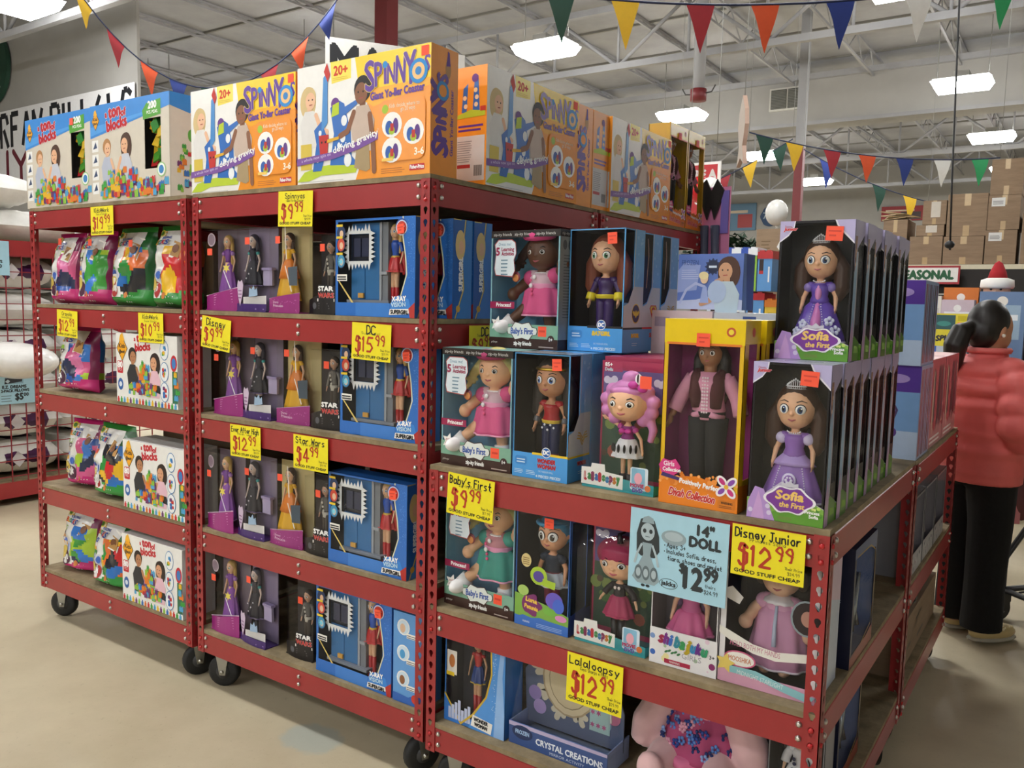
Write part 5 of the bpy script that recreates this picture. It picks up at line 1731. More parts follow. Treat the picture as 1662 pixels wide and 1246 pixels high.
# peaked clear cartons of big headed dolls
def peaked(label, hairc, hairf, cl, skin, bg, pose=None):
    W, D, H = .225, .105, .345
    t = thing('boxed_doll', label, 'doll', group='peaked cartons of big headed dolls')
    g = G()
    g.box(0, D - .003, 0, W, D, H + .012, 'a83458/.35')
    q = Print(g, (0, D - .003, 0), (1, 0, 0), (0, 0, 1), (0, -1, 0))
    q.rect(.006, .02, W - .006, H - .03, '39503f/.5')
    q.rect(.006, H * .62, W - .006, H - .015, '6a5a90/.5')
    r = random.Random(12 if bg else 5)
    for i in range(26):
        q.circ(r.uniform(.012, W - .03), r.uniform(.05, H * .62), r.uniform(.006, .02), r.choice(['4a6a3a', '2f4a34', '7a8a4a', '5a4a3a', '8a9a5a', 'a85a4a']), n=9)
    for x in (.03, .19):
        for a, b in ((0, 0), (.012, .006), (-.012, .004)):
            q.circ(x + a, H * .86 + b, .011, 'd8d2e6')
    q.rect(.004, H - .02, W * .3, H + .008, 'a83458')
    q.txt('85+', .01, H - .005, .011, 'ffffff', fat=.06)
    q.txt('Dolls', .01, H - .018, .009, 'bfe8f0', fat=.05)
    g.box(0, .004, 0, W, D, .004, '3a9aa0/.35')
    P = Print(g, (0, .006, 0), (1, 0, 0), (0, 0, 1), (0, -1, 0))
    P.pol([(0, 0), (W, 0), (W, .03), (0, .045)], '2f97a0/.3')
    P.pol([(-.003, .008), (W * .58, .006), (W * .58, .045), (W * .33, .05), (W * .32, .07), (.03, .07), (.028, .058), (-.003, .056)], 'f2f0ec')
    for i, (ch, c) in enumerate(zip('Lalaloopsy', ('c4283c', '3a8a4a', '8a2a5a', '2f6ab0', 'c4283c', '3a8a4a', '2f7ab0', '8a2a5a', 'c87a2a', '3a8a4a'))):
        P.txt(ch, .008 + i * .0115, .02 + .003 * (i % 2), .024, c, .0085 if ch not in 'Ll' else .006, fat=.1)
    P.rr(W * .68, .012, W * .92, .075, .006, 'd8e6f2')
    P.rr(W * .7, .016, W * .88, .072, .004, '86bcd8')
    P.circ(W * .79, .045, .012, 'e8a8b8', .016)
    P.txt('MOVIE', W * .69, .02, .01, 'b0285a', .04, edge='ffffff', fat=.08)
    P.txt('DVD', W * .72, .006, .01, '5a3a9a', .03, edge='ffffff', fat=.08)
    P.circ(W * .92, .02, .009, 'e07a3a')
    Rt = Print(g, (W, 0, 0), (0, 1, 0), (0, 0, 1), (1, 0, 0))
    Rt.pol([(.004, 0), (D, 0), (D, .012), (.004, .03)], '2f97a0/.3')
    Rt.pol([(D - .022, .012), (D, .012), (D, H), (D - .012, H), (D - .02, H * .8)], 'a83458/.3')
    g.build('backing_card', t)
    f = G()
    f.add([(0, .005, .004), (W, .005, .004), (W, .005, H * .8), (W * .72, .02, H * .93), (W * .28, .02, H * .93), (0, .005, H * .8)], [(0, 1, 2, 3, 4, 5)], 'film')
    f.add([(W, .005, .004), (W, D, .004), (W, D, H), (W, .005, H * .8)], [(0, 1, 2, 3)], 'film')
    f.add([(0, .005, .004), (0, D, .004), (0, D, H), (0, .005, H * .8)], [(0, 1, 2, 3)], 'film')
    f.add([(W, .005, H * .8), (W, D, H), (W * .72, D, H), (W * .72, .02, H * .93)], [(0, 1, 2, 3)], 'film')
    f.add([(W * .28, .02, H * .93), (W * .72, .02, H * .93), (W * .72, D, H), (W * .28, D, H)], [(0, 1, 2, 3)], 'film')
    f.build('clear_window', t)
    doll(t, .31, 'cute', skin, hairf, cl, (W * .52, .052, .012), eye='16100e', ew=.75, lash='16100e', vox=.0024, pose=pose)
    stick(t, W * .86, H * .9, -.002, .034)
    return t
la = peaked('peaked carton of a pink curly haired doll in a piano key skirt', 'd98ac6', H_curl('d285c0/.4'),
            [('top', '8a2a7a/.5', .4, .54), ('puff', 'c44a9a/.5', 1.6), ('gown', 'e6e6ea/.5', 'e6e6ea/.5', .44, .26, .15, .05, 10), ('boots', '2a242c/.4', .35, 1.5),
             ('shape', 'piano_key', [('e', (.13 * sin(a), -.02 - .105 * cos(a), .345), (.011, .02, .04), '141418/.4') for a in (-1.1, -.65, -.2, .25, .7, 1.15)]),
             ('shape', 'hair_bow', [('e', (.1, -.13, .93), (.05, .025, .035), 'c03a9a/.4'), ('e', (.19, -.12, .9), (.05, .025, .035), 'c03a9a/.4'), ('e', (.15, -.12, .98), (.035, .02, .05), 'f0eef2/.4'), ('e', (.15, -.135, .99), (.01, .012, .04), '141418/.4')]),
             ('shape', 'chest_bow', [('e', (-.03, -.06, .5), (.035, .02, .022), 'd23aa0/.35'), ('e', (.03, -.06, .5), (.035, .02, .022), 'd23aa0/.35')])], 'e6b48e', 0)
at(la, .552, .028, CT[2], -.02)
lb_ = peaked('peaked carton of a crimson haired doll in a black jacket, on the middle shelf', '9a2a50', ('98284e/.5', [('e', (0, .15, .3), (1.2, 1.15, .95)), ('e', (.0, -.5, .55), (.85, .45, .35)), ('e', (-.5, -.3, .5), (.5, .4, .4)), ('e', (.5, -.3, .5), (.5, .4, .4))]),
             [('top', '221c22/.6', .38, .54), ('sleeve', '221c22/.6', 0, 1.6, 1.7), ('gown', 'a8305a/.6', 'a8305a/.6', .44, .24, .15, .07, 9), ('boots', '1c181c/.4', .9, 1.6), ('dots', 'e6dcd8/.6', .016, [(-.02, -.058, .51), (.02, -.058, .51)], 'collar'),
              ('shape', 'hair_clip', [('t', [(.05, -.12, .95), (.03, -.1, 1.03), (.07, -.06, 1.05)], [.03, .02, .01], '201a20/.4')])], 'dcae8a', 1,
             pose=dict(hand=[(-.16, -.04, .40), (.19, -.04, .38)]))
at(lb_, .545, .026, CT[1], 0)
for i in range(3):
    o = thing('doll_carton', 'x', 'toy box', group='crimson carton backs behind the peaked carton')
    G().box(0, 0, 0, .225, .09, .368, 'a83458/.35').build('carton', o)
    o['label'] = 'crimson doll carton %s behind the pink curly haired doll' % ('close', 'second', 'third')[i]
    at(o, .555, .143 + i * .0915, CT[2])

# tall yellow topped cartons
def tall_doll():
    W, D, H = .215, .115, .486
    p = Pack('boxed_doll', 'x', 'doll', W, D, H, 'e0b41c/.3', '9c2c7a/.5', (.012, .05, W - .012, H - .062), swin=(.03, .08, D - .02, H - .06), group='tall yellow topped doll cartons', top='f0d21a/.3')
    F, Rt = p.F, p.Rt
    F.rect(0, H - .062, W, H, 'eccb14/.25')
    F.rect(.008, H - .066, W - .008, H - .06, 'e07a1e')
    F.circ(W * .83, H - .03, .012, 'c4502a')
    F.circ(W * .83, H - .03, .007, 'f0d83a')
    r = random.Random(5)
    F.pol([(0, 0), (W, 0), (W, .05), (W * .78, .062), (W * .5, .082), (W * .22, .075), (0, .092)], 'e8821c/.25')
    for i in range(34):
        u = r.random()
        F.circ(W * u, r.uniform(.05, .085), r.uniform(.003, .008), r.choice(['f0943a', 'f4a85a', 'e07a1c']), n=9)
    F.pol([(-.002, .1), (.01, .118), (.03, .114), (.045, .12), (.06, .1), (.05, .082), (.03, .07), (.008, .078)], 'd83a86/.3')
    F.txt('Girls', .012, .1, .012, 'f6dcea', .03, fat=.05)
    F.txt('Collection', .01, .086, .01, 'ffffff', .05, fat=.05)
    F.pol([(.005, .072), (.055, .064), (.06, .072), (.01, .082)], '3a2a6a')
    F.txt('Positively Perfect', .058, .06, .0125, 'ffffff', .11, a=-.09, fat=.06)
    for k in range(4):
        a = k * pi / 2 + .75
        F.circ(W * .86 + .017 * cos(a), .065 + .018 * sin(a), .017, 'f6f0f2', .011, a=a)
        F.circ(W * .86 + .017 * cos(a), .065 + .018 * sin(a), .011, 'c8307e' if k % 2 else '8a4ab0', .006, a=a)
    F.circ(W * .86, .065, .006, 'f0b83a')
    F.txt('Divah Collection', .028, .024, .021, 'c8281e', .125, a=-.06, sh=.2, edge='ffffff', ew=.1, fat=.05)
    F.rect(W * .76, .008, W * .97, .03, 'd87a18')
    F.txt('WARNING', W * .87, .02, .006, '3a2410', .03, al='c', fat=.05)
    F.lines(W * .78, .01, W * .96, .018, 2, '8a4a14', .4)
    Rt.rect(0, H - .06, D, H, 'e4c216/.25')
    Rt.circ(.06, H - .03, .012, 'c4502a')
    Rt.pol([(0, 0), (D, 0), (D, .06), (0, .07)], 'd87a1a/.3')
    gh = 'e6c4ce/.7'
    doll(p.t, .405, 'child', '9a6a4a', H_long('17110f/.5', -2.0, 1.05, .5),
         [('top', 'd692ac/.7', .43, .735), ('sleeve', 'd692ac/.7', 0, 1.75, 1.5), ('pants', '15161a/.8', 1.95, 1.35), ('boots', '101012/.4', .2, 1.3),
          ('shape', 'waistcoat', [('t', [(s * .062, -.052, .51), (s * .07, -.062, .6), (s * .075, -.04, .7), (s * .08, .0, .735)], [.036, .045, .04, .03], '4d1f24/.8') for s in (-1, 1)] + [('e', (0, .03, .6), (.115, .07, .13), '4d1f24/.8')]),
          ('shape', 'shirt_tail', [('t', [(s * .035, -.072, .47), (s * .07, -.055, .455), (s * .105, -.01, .45)], [.02, .022, .015], 'd692ac/.7') for s in (-1, 1)]),
          ('dots', 'f0dde4/.7', .0075, [(x * .016, -.083 + abs(x) * .002, .48 + z * .022) for x in (-1, 0, 1) for z in range(11)], 'check_pattern')],
         (W * .5, .055, .052), eye='3a2418', ew=.8, fingers=True, vox=.0022)
    p.sticker(W * .5, H - .052, .036, .034)
    return p.done(0, 0, 0)
td = tall_doll()
td['label'] = 'tall yellow topped carton of a doll in a checked shirt, front of the open deck'
at(td, .807, -.004, CT[2])
dup(td, (.818, .125, CT[2]), 0, 'tall yellow topped doll carton directly behind the checked shirt doll')
dup(td, (-.006, 1.779, T[4]), pi / 2, 'tall yellow topped doll carton on the high shelf, nearer the coaster box')
dup(td, (-.004, 1.996, T[4]), pi / 2, 'tall yellow topped doll carton at the far end of the high shelf')

# ---- middle shelf of the open deck unit
def luna():
    W, D, H = .19, .13, .36
    p = Pack('boxed_doll', 'blue footed carton of a blue haired doll with big eyes, on the middle shelf', 'doll', W, D, H, '3f6fc0/.3', '3a3c42/.4', (.004, .06, W - .004, H - .004), swin=(.01, .06, .1, H - .02), top='5a6068/.3')
    F, Rt = p.F, p.Rt
    F.pol([(0, 0), (W, 0), (W, .06), (W * .6, .075), (0, .06)], '3f72c8/.3')
    F.pol([(0, .02), (.03, .034), (.06, .03), (.09, .036), (W, .024), (W, .06), (W * .6, .08), (0, .1)], '7fb04a/.3')
    F.pol([(0, 0), (W, 0), (W, .03), (.09, .034), (.05, .026), (0, .03)], '3f72c8/.3')
    F.circ(.03, .11, .02, 'a8c86a', .016)
    F.pol([(.026 + .034 * (1 + cos(t)) * (1 + .1 * cos(5 * t)), .07 + .032 * sin(t) * (1 + .12 * cos(5 * t))) for t in [i * pi / 15 for i in range(30)]], '7a2f6a/.3')
    F.txt('Luna', .06, .078, .014, 'f0c84a', .04, al='c', a=-.1, fat=.07)
    F.txt('Petunia', .06, .056, .013, 'f0c84a', .048, al='c', a=-.1, fat=.07)
    F.circ(.14, .098, .03, '6a5ac0', .026)
    F.circ(.155, .085, .02, '4a6ad0', .022)
    F.circ(.125, .062, .022, '7ab84a', .012)
    F.circ(.165, .05, .02, 'd88ac0', .01)
    F.txt('WARNING', .03, .012, .006, 'ffffff', .025)
    F.lines(.08, .006, .17, .02, 3, 'a8c4f0', .35, .05)
    P2 = Print(p.g, (0, -.0022, 0), (1, 0, 0), (0, 0, 1), (0, -1, 0))
    P2.circ(.04, .205, .018, 'd9c58a', .021)
    P2.lines(.028, .192, .052, .217, 4, '8a6a3a', .4, .1)
    P2.circ(.085, .165, .03, 'a9c83a', .028)
    P2.circ(.085, .163, .019, '5a4a9a', .017)
    P2.pol([(.1, .16), (.145, .155), (.142, .133), (.1, .138)], 'a9c83a')
    Rt.pol([(0, 0), (D, 0), (D, .07), (0, .06)], '35509a/.3')
    Rt.rect(.1, .06, D, H, '35435a/.3')
    doll(p.t, .318, 'big', 'dca27c', ('2f7ea6/.5', [('e', (0, .2, .22), (1.09, 1.06, .98)), ('e', (.1, -.5, .72), (.7, .42, .25)), ('e', (0, .6, -.1), (.95, .5, .8))]),
         [('top', '2c3444/.7', .4, .59), ('puff', '2c3444/.7', 1.5), ('gown', 'c9d6e4/.5', 'e6ecf2/.5', .43, .3, .17, .09, 8), ('pants', '7a1f34/.6', 1.8, 1.2), ('boots', '3a2a2a/.5', .4, 1.4),
          ('shape', 'hat_brim', [('t', [(.16 * sin(a), .0 - .142 * cos(a), .9) for a in [-1.4 + i * .28 for i in range(11)]], .02, '3a8ab4/.6')])],
         (W * .5, .062, .03), eye='3a2a22', ew=1.35, vox=.0023)
    p.sticker(W * .62, H - .03, .032, .03)
    return p.done(.335, .026, CT[1])
luna()
def dark_window(label, W, D, H, skin, hair, cl, paint, film_rect, cat='doll', kind='big', inner='6a626c/.5', col='e6e4e8/.3', x=0, y=0, z=0, dz=.012, dh=None, stk=None, swin=None, **k):
    p = Pack('boxed_doll', label, cat, W, D, H, col, inner, film_rect, swin=swin)
    paint(p)
    doll(p.t, dh or H * .88, kind, skin, hair, cl, (W * .5, D * .5, dz), **k)
    if stk:
        p.sticker(*stk)
    return p.done(x, y, z)
def paint_splash(p):
    F, W = p.F, p.w
    F.rect(0, 0, W, .1, 'ecebee/.3')
    r = random.Random(3)
    for i in range(16):
        F.circ(r.uniform(0, W), r.uniform(.005, .095), r.uniform(.002, .009), r.choice(['c8d8ec', 'e8d0e0', '7a9ad0', 'f0e6a8', 'a8c8a0']), n=9)
    for i, (ch, c) in enumerate(zip('shibajuku', ('a01f4a', '7a2a8a', '3a6ac0', '2f8aa0', '3a9a5a', 'b8a01f', '2f8ac0', '6a2a8a', '2f9a6a'))):
        F.txt(ch, .026 + i * .0155, .062 - i * .001, .03, c, .013 if ch != 'i' else .006, sh=.2, edge='ffffff', ew=.06, fat=.09)
    F.txt('GIRLS', .095, .032, .015, 'a09aa6', .055)
    F.txt('3+', .172, .05, .01, '3a3a44', fat=.05)
    for k in range(5):
        F.circ(.05 + k * .009, .04 + .004 * (k % 2), .006, '3a7a4a', .003, a=.6)
    F.rect(.045, .008, .12, .02, 'b0284a')
    F.txt('WARNING', .06, .011, .006, 'ffffff', .03)
    F.circ(.01, .03, .008, '3a6ac0')
    F.circ(.18, .03, .009, '8a2a6a')
dark_window('white footed carton of a pink skirted doll, half behind the pale blue sign', .192, .1, .372, 'dcae90', H_long('5a3a6a/.5', -2.2, .9, .4),
            [('top', 'c45a94/.5', .4, .59), ('gown', 'c8568c/.6', 'd87aa4/.6', .44, .24, .19, .1, 9), ('boots', 'e8e6ea/.5', .8, 1.15)], paint_splash, (.004, .1, .188, .368), x=.785, y=.026, z=CT[1], swin=(.01, .1, .09, .36), vox=.0026)
def paint_moon(p):
    F, W, H = p.F, p.w, p.h
    F.rect(0, 0, W, .036, 'd9a2bc/.3')
    P = Print(p.g, (0, -.002, 0), (1, 0, 0), (0, 0, 1), (0, -1, 0))
    P.pol([(0, .15), (.03, .14), (.09, .118), (.15, .112), (W, .13), (W, .108), (.15, .088), (.09, .094), (.03, .115), (0, .13)], 'eceae2')
    P.txt('HOLD BOTH MY HANDS', .03, .104, .014, 'c87a98', .13, a=-.05)
    P.circ(.058, .07, .042, 'c85a82', .022)
    P.circ(.058, .07, .038, 'f4f0ea', .018)
    P.txt('MOOSHKA', .058, .063, .013, 'd08a6a', .06, al='c', fat=.03)
    P.pol([(.03, .048), (.1, .05), (.17, .034), (W, .02), (W - .012, .005), (W, -.0), (.17, .014), (.1, .03), (.03, .03)], '8cc4cc')
    P.txt('MIDNIGHT STARLIGHT', .052, .03, .012, 'e2f0f0', .12, a=-.08)
    P.star(.02, .052, .028, 'e8cf6a', 5, .5, 1.4)
    P.pol([(0, .245), (.03, .26), (.06, .235), (.05, .215), (.02, .225)], 'e6e2de')
    P.circ(W - .03, H * .6, .04, '8a98a0', .046)
    P.circ(W - .03, H * .6, .035, '2a1f22', .041)
    P.circ(W - .028, H * .6, .016, 'b88a7a', .02)
    p.Rt.rect(0, 0, p.d, H, 'c9d4e6/.3')
    p.Rt.pol([(0, H * .75), (p.d, H * .6), (p.d, H), (0, H)], 'd9c2d6/.3')
dark_window('white framed carton of a soft doll in a long pale pink gown', .25, .2, .358, 'e6b898', ('3a2620/.7', [('e', (0, .25, .2), (1.1, 1.05, 1.0)), ('e', (1.0, .1, -.2), (.3, .4, .5)), ('e', (-1.0, .1, -.2), (.3, .4, .5))]),
            [('top', 'd9a0c0/.8', .36, .6), ('puff', 'd9a0c0/.8', 1.4), ('gown', 'd99cc0/.6', 'ece2ec/.7', .55, .04, .26, .06, 8), ('shape', 'lace_collar', [('l', [(.15, .575), (.13, .6), (.08, .63)], 'efe9ee/.8', .85, .1, 12)]),
             ('shape', 'sash', [('t', [(0, -.1, .56), (.01, -.17, .4), (.02, -.2, .25)], [.012, .016, .02], 'c4cde6/.5')])], paint_moon, (.016, .03, .234, .35), kind='rag', inner='2a2430/.5', x=.979, y=.032, z=CT[1], dz=.03, eye='3a2a2a', ew=.7, vox=.004,
            pose=dict(hand=[(-.24, -.09, .4), (.26, -.08, .38)]))

# ---- lowest shelf
def low_left():
    W, D, H = .24, .1, .325
    p = Pack('boxed_doll', 'blue carton of a dark haired doll, lowest shelf beside the mirror craft box', 'doll', W, D, H, '3f7cc8/.3', '4a4a52/.4', (.006, .03, .2, H - .004), group=None)
    F = p.F
    F.pol([(0, 0), (.07, 0), (.02, .06), (0, .09)], '3a7cd0/.3')
    F.pol([(0, .09), (.004, .094), (.074, .004), (.068, 0)], 'c9a83a')
    for i in range(7):
        F.rect(.018 + i * .013, .012, .029 + i * .013, .05 + .02 * ((i * 5) % 4) / 2, 'b9c2de')
    F.pol([(.1, 0), (W, 0), (W, H), (.185, H), (.19, .2), (.17, .12), (.12, .05)], '4f94de/.3')
    F.pol([(.181, H), (.186, .2), (.166, .122), (.116, .052), (.07, .01), (.074, .005), (.122, .048), (.172, .12), (.192, .2), (.187, H)], 'c9a83a')
    F.pol([(.2, 0), (W, 0), (W, .08), (.23, .2), (W, H), (.225, H), (.212, .2)], '8fb8ea/.3')
    for i in range(40):
        r = random.Random(i)
        F.circ(r.uniform(.192, .208), r.uniform(.06, .32), .0014, 'cfe4fa', n=6)
    F.pol([(.11, .012), (.19, .004), (.196, .04), (.118, .05)], 'f2f0ea')
    F.txt('WONDER', .15, .03, .012, '16161a', .055, al='c', a=-.05, fat=.1)
    F.txt('WOMAN', .15, .014, .012, '16161a', .05, al='c', a=-.05, fat=.1)
    F.rect(.01, .16, .05, .24, 'e2ded6')
    F.circ(.03, .205, .012, 'b8723a', .022)
    F.rect(.008, .155, .04, .168, 'e0c02a')
    F.circ(.17, .305, .028, 'b84a2c', .02)
    doll(p.t, .27, 'slim', 'c89a78', H_long('2a1d18/.5', -3, .9, .45), [('top', 'b02a2c/.35', .6, .8), ('gown', '27407e/.4', 'c9a83a/.4', .64, .42, .1, .1, 8), ('boots', 'b02a2c/.35', .9, 1.35)], (.1, .05, .02), vox=.0024)
    return p.done(.066, .026, CT[0], 0)
low_left()
def craft():
    W, D, H = .345, .14, .07
    t = thing('craft_kit', 'mirror craft kit with an oval frame in a pale blue tray, lowest shelf', 'toy')
    g = G()
    g.box(0, 0, 0, W, .004, H, '6a86c4/.3').box(0, .004, 0, .004, D, H, '9ab0dc/.3').box(W - .004, .004, 0, W, D, H, '9ab0dc/.3').box(.004, .004, 0, W - .004, D, .004, '9ab0dc/.3')
    P = Print(g, (0, 0, 0), (1, 0, 0), (0, 0, 1), (0, -1, 0))
    P.rect(0, 0, W, H, '39538c/.3')
    P.pol([(0, H), (W, H), (W, H * .86), (0, H * .82)], 'b9aed0')
    P.circ(.05, H * .62, .038, '24345e', .022)
    P.txt('FROZEN', .05, H * .53, .013, 'a8c8ec', .05, al='c', fat=.04)
    P.txt('CRYSTAL CREATIONS', .1, H * .32, .019, 'e6ecf6', .23, fat=.05)
    P.txt('MIRROR ACTIVITY', .15, H * .08, .009, 'c8d4ea', .12)
    g.build('tray', t)
    b = G()
    pts = [(.0, .0), (.345, .0), (.345, .12), (.315, .2), (.29, .3), (.27, .335), (.06, .335), (.05, .29), (.03, .22), (-.01, .17), (-.005, .1)]
    b.prism([(x, z + .03) for x, z in pts], 'y', .1, .104, '5f6a86/.4')
    q = Print(b, (0, .1, .03), (1, 0, 0), (0, 0, 1), (0, -1, 0))
    cx, cz = .155, .17
    for k in range(9):
        a = k * 2 * pi / 9 + .2
        for o, L in ((-.16, .118), (0, .135), (.16, .118)):
            q.pen([(cx + .075 * cos(a), cz + .09 * sin(a)), (cx + L * cos(a + o), cz + L * sin(a + o))], .02, 'd6cdb6')
    q.circ(cx, cz, .098, 'b59f7c', .115)
    q.circ(cx, cz, .092, 'd9c9a6', .109)
    q.circ(cx, cz, .074, '8a7a5a', .09)
    q.circ(cx, cz, .071, 'd2c19c', .087)
    for x, z, c in ((.03, .1, 'a08ac8'), (.05, .06, 'b8a0d8'), (.28, .07, '8ab0c8'), (.31, .1, 'c87a9a')):
        q.circ(x, z, .024, c)
    q.rect(.23, .04, .3, .14, 'a9c9c8')
    for i in range(5):
        q.star(.24 + (i % 3) * .02, .06 + (i // 3) * .04, .01, 'b85a8a', 6)
    b.build('backing_board', t)
    f = G()
    f.add([(-.002, .006, .05), (W + .002, .006, .05), (.31, .05, .34), (.03, .05, .34)], [(0, 1, 2, 3)], 'film')
    f.add([(W + .002, .006, .05), (W, .104, .05), (.29, .104, .34), (.31, .05, .34)], [(0, 1, 2, 3)], 'film')
    f.build('clear_window', t)
    G().tube([(.27, .09, .35), (.33, .03, .3), (.345, .015, .16)], .003, 'e8e8ec/.3', 7).build('edge_strip', t)
    return at(t, .318, .036, CT[0])
craft()
def plush():
    """soft pink long armed toy in a flowered dress, sitting"""
    t = thing('plush_toy', 'pale pink plush toy in a blue flowered dress slumped on the lowest shelf', 'soft toy')
    pk = 'e0b6b8/.9/s'
    g = G()
    g.ell((0, 0, .09), (.085, .07, .1), pk).ell((0, .03, .2), (.05, .05, .044), pk)
    for s in (-1, 1):
        g.tube([(s * .05, 0, .165), (s * .1, -.025, .14), (s * .13, -.04, .08), (s * .145, -.05, .035)], [.038, .045, .046, .03], pk, 12)
        g.tube([(s * .045, -.02, .05), (s * .07, -.1, .035), (s * .075, -.15, .03)], [.045, .042, .034], pk, 12)
        g.ell((s * .075, -.165, .04), (.034, .024, .042), pk)
        g.tube([(s * .03, .05, .23), (s * .06, .07, .225), (s * .08, .08, .19)], [.014, .018, .01], pk, 10)
    g.ell((0, -.018, .195), (.02, .014, .014), pk)
    link('body', fuse(g, .006, 4), t)
    d = G()
    d.lathe([(.125, .05), (.12, .06), (.1, .1), (.078, .16), (.05, .195)], 'b04a74/.8', 60, (0, -.004, 0), .08, 9, .86)
    for i in range(58):
        r = random.Random(i)
        a = r.uniform(-2.6, -.5)
        z = r.uniform(.065, .18)
        rr_ = .128 - (z - .05) * .52
        c = r.choice(['2f4a9a', '5f86cc', '8aa8dc', 'e6a8c0', '24346e'])
        for k in range(5):
            o = Vector((cos(a) * rr_, sin(a) * rr_ * .86 - .006, z)) + Vector((-sin(a), cos(a), 0)) * .007 * cos(k * 1.257) + Vector((0, 0, .007 * sin(k * 1.257)))
            d.ell(o, (.0045, .0035, .0045), c + '/.8', 6, 5)
    d.lathe([(.135, .04), (.13, .052), (.122, .056)], 'e27aa4/.8', 60, (0, -.004, 0), .1, 11, .86)
    d.build('dress', t)
    for s in (-1, 1):
        G().ell((s * .02, -.014, .214), .006, '1a1414/.2', 8, 6).build('eye', t)
    G().ell((0, -.032, .2), (.007, .005, .005), 'b86a7a', 8, 6).build('nose', t)
    G().ell((-.02, -.068, .175), (.022, .012, .03), 'e8b0bc/.8').ell((.022, -.068, .17), (.022, .012, .03), 'e8b0bc/.8').build('bow', t)
    t.scale = (1.18, 1.18, 1.25)
    return at(t, .872, .24, CT[0] + .022, .05)
plush()
def paint_stripe(p):
    p.F.rect(0, 0, p.w, .04, '2a2a34/.3')
dark_window('lowest shelf carton of a doll in a white coat with dark stripes', .148, .1, .288, 'd8b090', H_long('2a2024/.5', -2, .95, .4),
            [('top', 'e8e6ea/.6', .4, .59), ('sleeve', 'e8e6ea/.6', 0, 1.6, 1.6), ('gown', 'e8e6ea/.6', '2a2a44/.6', .44, .2, .18, .05, 8), ('dots', '2a2a50/.5', .02, [(-.04, -.075, .45), (.04, -.075, .45), (-.045, -.08, .5), (.045, -.08, .5), (-.05, -.1, .4), (.05, -.1, .4)], 'stripe')],
            paint_stripe, (.004, .04, .144, .284), inner='2c2a2e/.5', col='8a8a90/.3', x=1.082, y=.17, z=CT[0], dh=.272, vox=.0028)
# dark figure cartons facing the side aisle
def dark_figure(label, z, y0):
    W, D, H = .28, .2, .335
    p = Pack('boxed_doll', label, 'doll', W, D, H, '1a2140/.3', '5a78b8/.4', (.02, .035, W - .012, H - .03), group='dark blue figure cartons facing the side aisle', swin=None)
    F = p.F
    F.pol([(0, 0), (W, 0), (W, .05), (W * .7, .036), (0, .03)], '8a3a2a/.3')
    F.pol([(0, H), (W, H), (W, H - .1), (W * .93, H - .05), (W * .5, H - .024), (0, H - .03)], '24427c/.3')
    F.pol([(W, 0), (W - .006, .05), (W - .02, .16), (W - .006, .27), (W, H)], '3a2c26/.3')
    F.pen([(W * .1, H - .026), (W * .7, H - .03), (W * .92, H - .055), (W * .965, H * .5), (W * .9, .06), (W * .5, .036)], .003, 'b8963a')
    L = p.Lf
    L.rect(0, 0, D, H, '161a34/.3')
    L.lines(D * .2, H * .35, D * .85, H * .78, 22, '8f94a8', .35, .12)
    L.pen([(D * .35, H * .87), (D * .5, H * .84), (D * .65, H * .87)], .006, '9a7a2a')
    L.circ(D * .5, H * .27, .012, '8a6a4a')
    L.pol([(D * .4, H * .08), (D * .6, H * .08), (D * .58, H * .24), (D * .42, H * .24)], '7a5a3a')
    doll(p.t, .29, 'slim', 'b98a68', H_long('241a16/.5', -2.6, .9, .4), [('top', '8a2a24/.35/m', .58, .8), ('gown', '2a3a6a/.4', '8a7a3a/.4', .62, .44, .1, .12, 8), ('boots', '8a2a24/.4', .9, 1.35), ('sleeve', '9aa0a8/.3', 1.2, 1.8, 1.3)], (.1, .08, .02), vox=.0024)
    for i in range(9):
        r = random.Random(i)
        p.g.tube([(.13 + i * .012, .03 + r.uniform(0, .03), .05), (.14 + i * .012, .03 + r.uniform(0, .03), r.uniform(.12, .26))], r.uniform(.006, .016), r.choice(['a8b4c6/.25/m', '8a96ac/.3/m', 'b8964a/.3/m', 'c4ccd8/.3']), 8)
    p.g.ell((.19, .09, .2), (.03, .02, .05), 'b08a4a/.35/m')
    o2 = p.done(1.248 if z > .5 else 1.22, y0, z, pi / 2)
    return o2
dark_figure('dark blue figure carton facing the side aisle on the middle shelf, behind the end post', CT[1], .3)
dark_figure('dark blue figure carton facing the side aisle on the lowest shelf', CT[0], .36)
